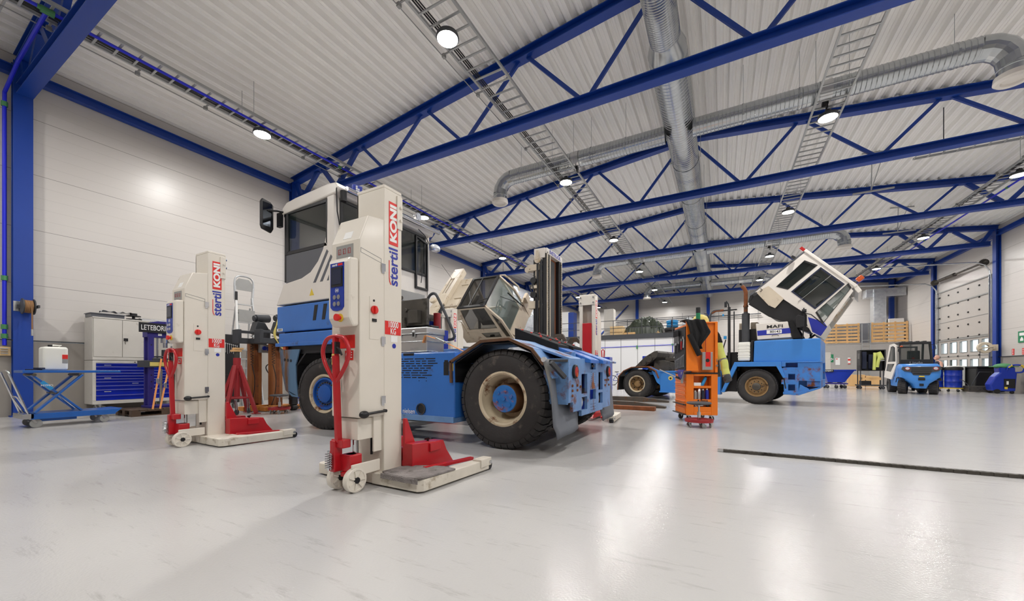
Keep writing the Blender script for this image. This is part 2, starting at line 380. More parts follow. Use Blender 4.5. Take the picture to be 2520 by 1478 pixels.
# corrugated roof sheet, ribs running down the hall
b = MB(); n = 84; pit = (XR-XL)/n; prof = []
for i in range(n):
    x = XL+i*pit; z = roofz(x+pit/2)
    for fx, fz in ((0,0),(0.16,0),(0.18,0.012),(0.24,0.012),(0.26,0),(0.42,0),(0.54,0.11),(0.67,0.11),(0.69,0.098),(0.75,0.098),(0.77,0.11),(0.88,0.11)):
        prof.append((x+fx*pit, roofz(x+fx*pit)+fz))
prof.append((XR, roofz(XR)))
vs = [(x, YN, z) for x, z in prof]+[(x, YB, z) for x, z in prof]; k = len(prof)
b.add(vs, [(i, i+1, k+i+1, k+i) for i in range(k-1)])
b.add([(XL, YN, ZE+0.3), (XC, YN, ZR+0.3), (XR, YN, ZE+0.3), (XL, YB, ZE+0.3), (XC, YB, ZR+0.3), (XR, YB, ZE+0.3)], [(0,1,4,3),(1,2,5,4)])
struct(b.build('ceiling', 'ceiling'))
# walls: sandwich panels over a concrete plinth
def wall(name, x0, x1, y0, y1, z0, z1, m): b = MB(); b.box(x0, x1, y0, y1, z0, z1); return struct(b.build(name, m))
wall('wall_left', XL-0.2, XL, YN, YB, 1.68, 8.3, 'wall')
wall('wall_left', XL-0.2, XL+0.03, YN, YB, 0, 1.66, 'concrete')
wall('trim_1', XL, XL+0.04, YN, YB, 1.662, 1.682, 'dark_grey')
gab = [(XL,1.66),(XR,1.66),(XR,ZE+0.2),(XC,ZR+0.2),(XL,ZE+0.2)]
b = MB(); b.prism(gab, 'y', YB, YB+0.2); struct(b.build('wall_back', 'wall'))
wall('wall_back', XL, XR, YB-0.03, YB+0.2, 0, 1.66, 'concrete')
b = MB(); b.prism(gab, 'y', YN-0.2, YN); struct(b.build('wall_front', 'wall'))
wall('wall_front', XL, XR, YN-0.2, YN+0.03, 0, 1.66, 'concrete')
D0, D1, DZ = 27.75, 32.95, 5.75
for (y0, y1) in ((YN, D0), (D1, YB)):
    wall('wall_right', XR, XR+0.2, y0, y1, 1.68, 8.3, 'wall'); wall('wall_right', XR-0.03, XR+0.2, y0, y1, 0, 1.66, 'concrete')
wall('wall_right', XR, XR+0.2, D0, D1, DZ, 8.3, 'wall')
wall('trim_2', XR-0.06, XR, YN, D0, 1.655, 1.685, 'dark_grey')
# sectional gate with two rows of windows
b = MB(); cols = 5; cw = (D1-D0)/cols
wz = ((1.02, 1.62), (2.02, 2.62)); ww = 0.72
zz = [0, wz[0][0], wz[0][1], wz[1][0], wz[1][1], DZ]
for a, c in ((0,1),(2,3),(4,5)): b.box(XR+0.02, XR+0.09, D0, D1, zz[a], zz[c])
for z0, z1 in wz:
    e = [D0]
    for i in range(cols): m_ = D0+cw*(i+0.5); e += [m_-ww/2, m_+ww/2]
    e.append(D1)
    for i in range(0, len(e), 2): b.box(XR+0.02, XR+0.09, e[i], e[i+1], z0, z1)
door = struct(b.build('door_1', 'door_panel'))
b = MB()
for z in (0.5, 0.86, 1.82, 2.86, 3.5, 4.15, 4.8, 5.4):
    for i in range(cols+1): b.box(XR-0.02, XR+0.02, D0+0.06+(cw-0.024)*i, D0+0.14+(cw-0.024)*i, z-0.04, z+0.04)
b.build('door_hinges', 'black', door)
b = MB()
for z in (1.82, 2.84, 3.86, 4.88): b.box(XR-0.0, XR+0.022, D0, D1, z-0.012, z+0.012)
b.box(XR-0.03, XR+0.02, D0, D1, 2.74, 2.8); b.box(XR-0.03, XR+0.02, D0, D1, 4.84, 4.9); b.box(XR-0.03, XR+0.02, D0, D1, 5.68, 5.74)
b.build('door_stiffeners', 'grey', door)
for k, (z0, z1) in enumerate(wz):
    for i in range(cols):
        m_ = D0+cw*(i+0.5); fr = MB()
        fr.ring([(m_-ww/2-0.015, z0-0.015),(m_+ww/2+0.015, z0-0.015),(m_+ww/2+0.015, z1+0.015),(m_-ww/2-0.015, z1+0.015)], [(m_-ww/2, z0),(m_+ww/2, z0),(m_+ww/2, z1),(m_-ww/2, z1)], 'x', XR-0.005, XR+0.1)
        w = struct(fr.build('window_%d' % (k*cols+i+1), 'grey')); g = MB(); g.box(XR+0.028, XR+0.032, m_-ww/2, m_+ww/2, z0, z1); g.build('pane', 'glass_clear', w)
# outdoors seen through the gate windows
b = MB(); b.box(XR+0.3, XR+60, 0, 75, -0.25, -0.2); tag(b.build('yard_ground', 'concrete'), 'pale paved yard outside the gate windows', 'ground', kind='structure')
# gate tracks
for (y, nm) in ((D0-0.08, 'near'), (D1+0.08, 'far')):
    t = thing('gate_track', 'grey vertical gate track with curve at the %s edge of the sectional gate' % nm, 'track', (XR-0.1, y, 0))
    r = MB(); r.tube([(XR-0.1, y, 0), (XR-0.1, y, 5.5), (XR-0.13, y, 5.9), (XR-0.3, y, 6.2), (XR-0.6, y, 6.35), (XR-4.2, y, 6.55)], 0.035, 8); r.box(XR-0.16, XR-0.02, y-0.03, y+0.03, 0, 5.7); r.build('rail', 'galv', t)
t = thing('gate_shaft', 'dark torsion shaft above the sectional gate', 'shaft', (XR-0.25, D0, 6.3))
r = MB(); r.cyl((XR-0.25, D0-0.2, 6.35), (XR-0.25, D1+0.2, 6.35), 0.05, 10); r.build('shaft', 'dark_metal', t)
r = MB(); r.cyl((XR-0.25, D0+2.8, 6.35), (XR-0.25, D0+4.4, 6.35), 0.1, 14); r.build('spring', 'dark_metal', t)
r = MB(); r.cyl((XR-0.25, D0+0.05, 6.35), (XR-0.25, D0+0.15, 6.35), 0.17, 14); r.cyl((XR-0.25, D1-0.15, 6.35), (XR-0.25, D1-0.05, 6.35), 0.17, 14); r.build('drum', 'dark_metal', t)
# steel frame
TY = (2.3, 8.47, 14.7, 21.0, 27.2, 33.4)
NAMES = ('first', 'second', 'third', 'fourth', 'fifth', 'sixth')
ZB = 7.1
def nodes():
    bot = [-13.07, -11.25, -8.99, -6.06, -2.72]; top = [-12.09, -10.13, -7.43, -4.28, XC]
    bot += [2*XC-x for x in reversed(bot)]; top += [2*XC-x for x in reversed(top[:-1])]
    return bot, top
bot, top = nodes()
def column(x, y, sgn, nm, z1=7.75):
    t = thing('steel_column', nm, 'column', (x, y, 0), 0, 'blue steel wall columns')
    c = MB(); xa = x; xb = x+sgn*0.17
    c.box(min(xb, xb-sgn*0.022), max(xb, xb-sgn*0.022), y-0.14, y+0.14, 0.02, z1); c.box(min(xa, xa+sgn*0.022), max(xa, xa+sgn*0.022), y-0.14, y+0.14, 0.02, z1)
    c.box(min(xa, xb)+0.015, max(xa, xb)-0.015, y-0.01, y+0.01, 0.02, z1); c.build('profile', 'steel_blue', t, 0.003)
    c = MB(); c.box(min(xa, xb)-0.03, max(xa, xb)+0.03, y-0.18, y+0.18, 0, 0.025); c.build('base_plate', 'steel_blue', t)
    return t
for i, y in enumerate(TY):
    t = thing('roof_truss', 'blue steel roof truss, %s one from the camera' % NAMES[i], 'roof truss', (XC, y, ZB), 0, 'blue roof trusses')
    c = MB(); c.ibeam((XL+0.3, y, ZB), (XR-0.3, y, ZB), 0.24, 0.22, 0.022); c.build('bottom_chord', 'steel_blue', t, 0.004)
    c = MB(); zt = -0.12
    c.ibeam((XL+0.05, y, roofz(XL)+zt), (XC, y, ZR+zt), 0.24, 0.22, 0.022); c.ibeam((XC, y, ZR+zt), (XR-0.05, y, roofz(XR)+zt), 0.24, 0.22, 0.022); c.build('top_chord', 'steel_blue', t, 0.004)
    def B(x): return (x, y, ZB+0.1)
    def T(x): return (x, y, roofz(x)-0.22)
    seq = [(XL+0.2, None)]
    for j in range(len(bot)):
        l = T(top[j-1]+0.12) if j > 0 else T(XL+0.25); r = T(top[j]-0.12) if j < len(top) else T(XR-0.25)
        w = 0.14 if (j in (0, 1, 8, 9)) else 0.085
        MB().bar(l, B(bot[j]-0.1), w, w*0.7, (0,1,0)).build('diagonal', 'steel_blue', t)
        MB().bar(B(bot[j]+0.1), r, w, w*0.7, (0,1,0)).build('diagonal', 'steel_blue', t)
    side = 'left'
    column(XL+0.01, y, 1, 'blue steel column on the left wall carrying the %s roof truss' % NAMES[i])
    column(XR-0.01, y, -1, 'blue steel column on the right wall carrying the %s roof truss' % NAMES[i])
for x, nm in ((-7.35, 'blue steel column on the back wall behind the tarpaulin pile'), (XC, 'blue steel column on the back wall below the end of the big duct'), (5.3, 'blue steel column on the back wall behind the tilted truck cab')):
    t = thing('steel_column', nm, 'column', (x, YB-0.2, 0), 0, 'blue steel wall columns'); MB().box(x-0.13, x+0.13, YB-0.26, YB-0.04, 0, roofz(x)-0.28).build('profile', 'steel_blue', t)
t = thing('steel_column', 'blue steel column in the far right corner beside the wrapped duct', 'column', (XR-0.3, YB-0.3, 0), 0, 'blue steel wall columns'); MB().box(XR-0.45, XR-0.2, YB-0.5, YB-0.2, 0, 7.9).build('profile', 'steel_blue', t)
# eave beams along the side walls
for x, s_, nm in ((XL+0.1, 1, 'left'), (XR-0.1, -1, 'right')):
    e = thing('eave_beam', 'blue steel eave beam running along the top of the %s wall' % nm, 'beam', (x, 15, 7.65))
    MB().ibeam((x, YN, 7.54), (x, YB, 7.54), 0.16, 0.2, 0.02).build('beam', 'steel_blue', e)
# gable rafters
for s_ in (-1, 1):
    e = thing('gable_rafter', 'blue rafter along the %s slope of the back gable' % ('left' if s_ < 0 else 'right'), 'beam', (XC, YB-0.1, 8.5))
    xe = XL if s_ < 0 else XR
    MB().ibeam((XC, YB-0.14, ZR-0.12), (xe, YB-0.14, roofz(xe)-0.12), 0.2, 0.2).build('beam', 'steel_blue', e)
e = thing('wall_brace', 'thin dark blue diagonal brace on the back wall above the mezzanine', 'brace', (-10, YB-0.1, 4))
MB().bar((-11.6, YB-0.1, 4.2), (-8.2, YB-0.1, 7.6), 0.1, 0.1).build('bar', 'steel_blue', e)
# plinth shadow gap, wall strips
# cable trays
TR = [(-10.6, 0.55, 'leftmost cable tray with the blue air pipe'), (-4.45, 0.72, 'cable tray second from the left wall'), (2.3, 0.62, 'cable tray third from the left, without cables'), (8.3, 0.5, 'cable tray nearest the right wall')]
for ti, (x, w, nm) in enumerate(TR):
    t = thing('cable_tray', nm, 'cable tray', (x, 15, 7.5), 0, 'ladder cable trays under the roof')
    r = MB(); z0 = 7.42; y1 = 39.3; y0 = -6 if ti < 1 else 0.5
    for sx in (-1, 1):
        r.box(x+sx*w/2-0.008, x+sx*w/2+0.008, y0, y1, z0, z0+0.07); r.box(x+sx*w/2-0.022, x+sx*w/2+0.022, y0, y1, z0-0.004, z0+0.006)
    y = y0
    while y < y1: r.box(x-w/2, x+w/2, y-0.018, y+0.018, z0-0.002, z0+0.022); y += 0.3
    r.build('ladder', 'tray', t)
    if ti != 2:
        for k in range(3):
            cx = x-w/2+0.07+k*0.045; ph = random.random()*6
            MB().tube([(cx+0.012*math.sin(ph+j*0.9), y0+j*(y1-y0)/60, z0+0.04+0.004*math.sin(ph*2+j)) for j in range(61)], 0.013+0.004*random.random(), 6).build('cable', 'black', t)
    # lower conduit line with clips beside the tray
    if ti < 2 or ti == 3:
        sx = -1; MB().tube([(x-w/2-0.14, y0, z0-0.06), (x-w/2-0.14, y1, z0-0.06)], 0.01, 6).build('conduit', 'grey', t)
        y = y0+0.7
        while y < y1: r = MB(); r.box(x-w/2-0.16, x-w/2-0.1, y, y+0.07, z0-0.08, z0-0.01); r.box(x-w/2-0.1, x-w/2, y+0.02, y+0.05, z0-0.02, z0); r.build('clip', 'grey', t); y += 1.24
    for y in TY[1:] if y0 > 0 else TY:
        for s_ in (-1, 1): r = MB(); r.cyl((x+s_*w/2, y+3.1, z0), (x+s_*w/2, y+3.1, roofz(x)+0.02), 0.006, 5); r.build('hanger', 'tray', t)
for x, nm in ((-10.5, 'bright blue air pipe under the leftmost cable tray'), (8.75, 'bright blue air pipe along the cable tray nearest the right wall')):
    t = thing('air_pipe', nm, 'pipe', (x, 15, 7.38))
    MB().tube([(x, -6 if x < 0 else 8, 7.38), (x, 38, 7.38)], 0.03, 8).build('pipe', 'pipe_blue', t)
    r = MB()
    for y in (2.0, 8.0, 13.6, 20.0, 26.2): r.cyl((x, y-0.06, 7.38), (x, y+0.06, 7.38), 0.04, 10)
    r.build('coupling', 'dull_green', t)
# left pipe descending on the wall beside the first column
t = thing('air_pipe', 'bright blue air pipe coming down the left wall beside the hose reel column', 'pipe', (-13.6, 1.95, 1.6))
MB().tube([(-10.5, 2.05, 7.36), (-12.6, 2.08, 7.3), (-13.56, 2.06, 7.0), (-13.58, 2.06, 6.7), (-13.58, 2.06, 1.55)], 0.032, 10).build('pipe', 'pipe_blue', t)
r = MB()
for z in (6.75, 3.0, 1.75, 1.95): r.cyl((-13.58, 2.06, z-0.05), (-13.58, 2.06, z+0.05), 0.05, 10)
r.cyl((-10.5, 1.98, 7.37), (-10.5, 2.14, 7.37), 0.06, 12); r.build('coupling', 'dull_green', t)
r = MB(); r.box(-13.66, -13.56, 1.93, 2.14, 1.33, 1.52); r.build('outlet_block', 'crate_wood', t)
r = MB()
for k in range(3): r.cyl((-13.54, 2.0, 1.38+k*0.05), (-13.54, 2.1, 1.38+k*0.05), 0.014, 8)
r.build('nozzles', 'chrome', t)
# transverse trays
for (y, x0, x1, z, nm) in ((1.45, -13.5, -10.95, 7.55, 'short ladder tray in the upper left corner before the first truss'), (21.6, -13.0, -9.9, 7.3, 'short cross tray running from the left wall above the tilted forklift cab'), (YB-0.35, -9.8, 3.0, 5.9, 'long cable tray fixed along the back wall above the mezzanine'), (15.6, 5.0, 11.4, 7.25, 'cross rail hanging by the right wall')):
    t = thing('cross_tray', nm, 'cable tray', ((x0+x1)/2, y, z))
    r = MB()
    hw = 0.25 if y < 2 else 0.12
    for s_ in (-hw, hw): r.box(x0, x1, y+s_-0.012, y+s_+0.012, z, z+0.06)
    x = x0
    while x < x1: r.box(x-0.01, x+0.01, y-hw, y+hw, z, z+0.02); x += 0.3
    r.build('ladder', 'tray' if y < 30 else 'dark_grey', t)
    k = x0+0.6
    while k < x1:
        r = MB(); r.cyl((k, y, z-(0.5 if y > 30 else 0)), (k, y, z+(0.5 if y > 30 else roofz(k)-z)), 0.012, 5); r.build('hanger', 'dark_grey', t); k += 3.0
# lamps
ROW = ('first', 'second', 'third', 'fourth', 'fifth', 'sixth')
for xi, x in enumerate(LAMP_X):
    for yi, y in enumerate(LAMP_Y+(-0.8,)):
        hid = y < 0
        nm = ('lamp on the %s tray from the left, behind the camera' % ROW[xi]) if hid else 'round LED lamp on the %s cable tray from the left, %s one from the camera' % (ROW[xi], ROW[yi])
        t = thing('ceiling_lamp', nm, 'lamp', (x, y, LAMP_Z), 0, 'LED lamps on the cable trays')
        r = MB(); r.lathe([(0.0, 0.2), (0.06, 0.2), (0.08, 0.12), (0.2, 0.08), (0.215, 0.02), (0.2, 0.0)], (x, y, LAMP_Z), 'z', 24); r.build('housing', 'dark_grey', t, smooth=True)
        MB().lathe([(0.0, -0.004), (0.19, -0.004), (0.19, 0.0)], (x, y, LAMP_Z), 'z', 24).build('lamp_lens', 'lamp_glow', t)
        MB().cyl((x, y, LAMP_Z+0.18), (x, y, 7.43), 0.012, 6).build('bracket', 'grey', t)
        lamp_light(t, 0, 0, -0.02)
# ducts
def duct(b, p0, p1, r, pitch=0.13, n=28):
    p0, p1 = Vector(p0), Vector(p1); L = (p1-p0).length; d = (p1-p0)/L; k = max(2, int(L/pitch)); u = Vector((0,0,1)); a = d.cross(u).normalized(); c = a.cross(d)
    rings = []
    for i in range(k):
        s0 = i*L/k; rings += [(s0, r), (s0+L/k-0.018, r), (s0+L/k-0.009, r+0.008)]
    rings.append((L, r)); vs = []
    for s0, rr in rings:
        for j in range(n): t = 2*math.pi*j/n; vs.append(p0+d*s0+a*math.cos(t)*rr+c*math.sin(t)*rr)
    fs = [(i*n+j, i*n+(j+1) % n, (i+1)*n+(j+1) % n, (i+1)*n+j) for i in range(len(rings)-1) for j in range(n)]
    b.add(vs, fs); return b
DX, DZc = XC, 8.05
t = thing('ventilation_duct', 'large round galvanised duct running down the middle of the hall under the ridge', 'duct', (DX, 20, DZc))
duct(MB(), (DX, 0.5, DZc), (DX, 8.7, DZc), 0.3, 0.06).build('narrow_section', 'galv', t, smooth=True)
r = MB(); r.open_lathe([(0.3, 8.7), (0.31, 8.76), (0.4, 9.05), (0.4, 9.15)], (DX, 0, DZc), 'y', 28); r.build('reducer', 'galv', t, smooth=True)
duct(MB(), (DX, 9.15, DZc), (DX, 27.0, DZc), 0.4, 0.12).build('wide_section', 'galv', t, smooth=True)
duct(MB(), (DX, 27.0, DZc), (DX, 39.2, DZc), 0.4, 0.2).build('far_section', 'galv', t, smooth=True)
for y in (14.1, 17, 20, 24, 30): r = MB(); r.open_lathe([(0.41, -0.03), (0.415, -0.02), (0.415, 0.02), (0.41, 0.03)], (DX, y, DZc), 'y', 28); r.box(DX-0.5, DX-0.4, y-0.02, y+0.02, DZc-0.03, DZc+0.03); r.cyl((DX-0.45, y, DZc), (DX-0.45, y, 9.15), 0.008, 5); r.cyl((DX+0.45, y, DZc), (DX+0.45, y, 9.15), 0.008, 5); r.build('hanger', 'galv', t)
def branch(y, x0, x1, rr, nm, zc=7.75):
    t = thing('branch_duct', nm, 'duct', ((x0+x1)/2, y, zc), 0, 'cross ducts with ceiling outlets')
    for s_, xe in ((-1, x0), (1, x1)):
        if xe is None: continue
        xs = DX+s_*0.36
        duct(MB(), (xs, y, zc), (xe-s_*0.55, y, zc), rr, 0.09, 22).build('pipe', 'galv', t, smooth=True)
        r = MB(); pts = []
        for k in range(5):
            a = k*math.pi/2/4; pts.append((xe-s_*0.55+s_*0.5*math.sin(a), y, zc-0.5+0.5*math.cos(a)))
        r.tube(pts, rr+0.006, 22); e = r.build('elbow', 'galv', t); 
        xx = pts[-1][0]
        MB().open_lathe([(rr, 0), (rr, -0.06), (rr+0.01, -0.07), (rr, -0.08), (rr, -0.2)], (xx, y, zc-0.5), 'z', 24).build('neck', 'galv', t, smooth=True)
        d_ = MB(); d_.lathe([(rr, -0.18), (rr+0.04, -0.2), (rr+0.05, -0.3), (rr+0.01, -0.34), (rr-0.05, -0.33), (rr-0.07, -0.29), (0.0, -0.31)], (xx, y, zc-0.5), 'z', 28); d_.build('outlet_ring', 'cab_white', t, smooth=True)
        m_ = (xs+xe)/2-s_*0.1
        d_ = MB(); d_.open_lathe([(rr+0.012, -0.12), (rr+0.012, 0.12)], (m_, y, zc), 'x', 22); d_.build('sleeve', 'alu', t, smooth=True)
        d_ = MB(); d_.box(m_-0.06, m_+0.06, y-0.06, y+0.06, zc-rr-0.09, zc-rr); d_.box(m_+0.02, m_+0.05, y-0.06, y+0.06, zc-rr-0.17, zc-rr-0.06); d_.build('damper_motor', 'black', t)
        for q in (xs+s_*0.2*(abs(xe-xs)), xe-s_*0.9, m_-s_*0.5): d_ = MB(); d_.cyl((q, y, zc), (q, y, roofz(q)), 0.006, 5); d_.open_lathe([(rr+0.012, -0.02), (rr+0.012, 0.02)], (q, y, zc), 'x', 22); d_.build('hanger', 'galv', t)
branch(11.8, -6.95, 5.3, 0.235, 'nearest cross duct, galvanised, crossing the hall left and right of the main duct')
branch(23.9, -6.95, 5.25, 0.25, 'cross duct in the middle of the hall with an outlet hanging each side', 7.7)
branch(33.0, -5.4, 3.4, 0.27, 'farthest cross duct near the mezzanine', 7.7)
# chain-driven brackets under the roof, right side
for x, y in ((4.6, 17.8), (7.0, 23.6), (9.7, 13.6)):
    t = thing('hanger_bracket', 'perforated steel hanger bracket below the roof at %s' % ('the left of the cross rail' if x < 5 else 'the middle of the right-hand bay' if x < 8 else 'the right edge of the photo'), 'bracket', (x, y, 7.4))
    r = MB(); zt = roofz(x)-0.03; r.bar((x, y, 7.25), (x+0.02, y, zt+0.05), 0.05, 0.02); r.bar((x, y, 7.3), (x+0.35, y, zt), 0.04, 0.02); r.bar((x-0.25, y, zt+0.02), (x+0.55, y, zt-0.06), 0.05, 0.04); r.bar((x-0.5, y, 7.27), (x+0.6, y, 7.27), 0.05, 0.05); r.build('frame', 'tray', t)
# ================================================================ wheels and mobile lifts
def make_wheel(parent, c, R, w, rr, rim_m, hub_m, hub='dish', lugs=34, side=-1, steer=0.0, tread=0.02, name='wheel'):
    """wheel with its axle along y; side -1: outer face looks towards -y"""
    x, y, z = c; b = MB(); h = w/2
    pr = [(rr, -h*0.72), (rr+0.02, -h*0.86), (rr+(R-rr)*0.45, -h), (R-0.09, -h*0.97), (R-0.035, -h*0.86), (R-tread, -h*0.7), (R-tread, h*0.7), (R-0.035, h*0.86), (R-0.09, h*0.97), (rr+(R-rr)*0.45, h), (rr+0.02, h*0.86), (rr, h*0.72)]
    if steer: b.M = Matrix.Translation(Vector(c)) @ Matrix.Rotation(steer, 4, 'Z') @ Matrix.Translation(-Vector(c))
    b.open_lathe(pr, c, 'y', 56)
    for i in range(lugs):
        a = 2*math.pi*(i+0.5)/lugs; dw = 2*math.pi*R/lugs*0.41
        for sy, k in ((-1, 0), (1, 0.5)):
            a2 = a+k*2*math.pi/lugs; r0, r1 = R-(0.075 if tread > 0.01 else 0.032), R
            ca, sa = math.cos(a2), math.sin(a2)
            def P(r, t, yy): return (x+r*ca-t*sa, y+yy, z+r*sa+t*ca)
            y0, y1 = (-h*0.99, -h*0.06) if sy < 0 else (h*0.06, h*0.99); ym = -h*0.8 if sy < 0 else h*0.8
            yo = y0 if sy < 0 else y1; yi = y1 if sy < 0 else y0
            vs = [P(r0, -dw, yo), P(r0, dw, yo), P(R-0.03, dw, yo*0.97), P(R-0.03, -dw, yo*0.97), P(R, dw*0.9, ym), P(R, -dw*0.9, ym), P(R, dw*0.7, yi), P(R, -dw*0.7, yi), P(R-tread-0.01, dw, yi), P(R-tread-0.01, -dw, yi)]
            b.add(vs, [(0,1,2,3), (3,2,4,5), (5,4,6,7), (7,6,8,9), (0,3,5,7,9), (1,8,6,4,2), (0,9,8,1)])
    t = b.build(name, 'rubber', parent, smooth=True); M0 = b.M
    s = side
    def S(prof): return [(r, -s*-1*d if False else s*d) for r, d in prof]
    g = MB(); g.M = M0
    if hub == 'deep':
        g.open_lathe(S([(rr+0.015, h*0.8), (rr+0.02, h*0.86), (rr-0.005, h*0.88), (rr-0.025, h*0.8), (rr-0.03, h*0.5), (rr-0.055, h*0.3), (rr-0.07, -h*0.1), (rr-0.08, -h*0.45), (0.12, -h*0.5)]), c, 'y', 48)
        rim = g.build('rim', rim_m, t, smooth=True)
        g = MB(); g.M = M0; g.open_lathe(S([(0.2, -h*0.5), (0.195, h*0.1), (0.185, h*0.55), (0.172, h*0.6)]), c, 'y', 32); g.build('hub_drum', 'rust_dark', rim, smooth=True); g = MB(); g.M = M0; g.lathe(S([(0.178, h*0.58), (0.17, h*0.62), (0.0, h*0.62)]), c, 'y', 32); g.build('hub', hub_m, rim, smooth=True)
        g = MB(); g.M = M0
        for i in range(6):
            a = 2*math.pi*i/6+0.3; g.cyl((x+0.11*math.cos(a), y+s*h*0.6, z+0.11*math.sin(a)), (x+0.11*math.cos(a), y+s*(h*0.6+0.02), z+0.11*math.sin(a)), 0.022, 12)
        g.cyl((x, y+s*h*0.6, z), (x, y+s*(h*0.6+0.03), z), 0.026, 12); g.build('bolts', hub_m, rim)
    elif hub == 'flush':
        g.open_lathe(S([(rr+0.015, h*0.8), (rr+0.01, h*0.88), (rr-0.02, h*0.84), (rr-0.04, h*0.55), (rr-0.06, h*0.45), (0.26, h*0.4), (0.2, h*0.3)]), c, 'y', 48)
        rim = g.build('rim', rim_m, t, smooth=True)
        g = MB(); g.M = M0; g.lathe(S([(0.275, h*0.38), (0.275, h*0.72), (0.245, h*0.74), (0.24, h*0.5), (0.15, h*0.5), (0.15, h*0.78), (0.13, h*0.82), (0.0, h*0.82)]), c, 'y', 36); g.build('hub', hub_m, rim, smooth=True)
        g = MB(); g.M = M0
        for i in range(22):
            a = 2*math.pi*i/22; g.cyl((x+0.19*math.cos(a), y+s*h*0.48, z+0.19*math.sin(a)), (x+0.19*math.cos(a), y+s*(h*0.48+0.03), z+0.19*math.sin(a)), 0.013, 8)
        g.build('bolts', 'dark_metal', rim)
    elif hub == 'ring':      # steel disc wheel with a round spigot: front wheel with ten bolts
        g.open_lathe(S([(rr+0.015, h*0.8), (rr+0.01, h*0.88), (rr-0.02, h*0.84), (rr-0.04, h*0.6), (rr-0.05, h*0.5), (0.2, h*0.62), (0.12, h*0.64)]), c, 'y', 48)
        rim = g.build('rim', rim_m, t, smooth=True)
        g = MB(); g.M = M0; pts = [(x+(0.2+0.012*math.cos(10*2*math.pi*i/80))*math.cos(2*math.pi*i/80), z+(0.2+0.012*math.cos(10*2*math.pi*i/80))*math.sin(2*math.pi*i/80)) for i in range(80)]
        g.prism(pts, 'y', y+s*h*0.6, y+s*h*0.75); g.build('hub_flange', rim_m, rim)
        g = MB(); g.M = M0; g.lathe(S([(0.115, h*0.6), (0.11, h*1.0), (0.09, h*1.08), (0.0, h*1.08)]), c, 'y', 24); g.build('hub', hub_m, rim, smooth=True)
        g = MB(); g.M = M0
        for i in range(10):
            a = 2*math.pi*i/10; g.cyl((x+0.163*math.cos(a), y+s*h*0.7, z+0.163*math.sin(a)), (x+0.163*math.cos(a), y+s*(h*0.75+0.03), z+0.163*math.sin(a)), 0.016, 6)
        g.build('bolts', 'black', rim)
    else:                    # dish: dual rear wheel seen from outside, dished with hand holes
        g.open_lathe(S([(rr+0.015, h*0.8), (rr+0.012, h*0.9), (rr-0.015, h*0.86), (rr-0.03, h*0.4), (rr-0.04, h*0.05), (rr-0.08, -h*0.05), (0.17, h*0.05), (0.16, -h*0.1), (0.0, -h*0.1)]), c, 'y', 48)
        rim = g.build('rim', hub_m, t, smooth=True); g = MB(); g.M = M0; g.open_lathe(S([(rr+0.017, h*0.79), (rr+0.014, h*0.92), (rr-0.017, h*0.88), (rr-0.03, h*0.7)]), c, 'y', 48); g.build('rim_lip', rim_m, rim, smooth=True)
        g = MB(); g.M = M0; g.lathe(S([(0.13, -h*0.1), (0.125, h*0.3), (0.09, h*0.4), (0.0, h*0.4)]), c, 'y', 24); g.build('hub', hub_m, rim, smooth=True)
        g = MB(); g.M = M0
        for i in range(8):
            a = 2*math.pi*i/8; g.cyl((x+(rr-0.085)*math.cos(a), y+s*h*(-0.02), z+(rr-0.085)*math.sin(a)), (x+(rr-0.085)*math.cos(a), y+s*h*0.04, z+(rr-0.085)*math.sin(a)), 0.026, 10)
        g.build('hand_holes', 'black', rim)
    return t
def caster(parent, x, y, r, top, wm='grey', name='caster', w=0.03, ang=0.0):
    b = MB(); dx, dy = math.cos(ang), math.sin(ang)
    b.cyl((x-dy*w/2, y+dx*w/2, r), (x+dy*w/2, y-dx*w/2, r), r, 18); t = b.build(name, wm, parent, smooth=True)
    b = MB(); ox, oy = x-dx*r*0.5, y-dy*r*0.5
    for s_ in (-1, 1):
        px, py = -dy*s_*(w/2+0.006), dx*s_*(w/2+0.006)
        b.bar((x+px, y+py, r), (ox+px*0.9, oy+py*0.9, top-0.02), 0.03, 0.004, (-dy*s_, dx*s_, 0))
    b.cyl((ox, oy, top-0.025), (ox, oy, top), r*0.55, 12); b.build('fork', 'galv', t)
    return t
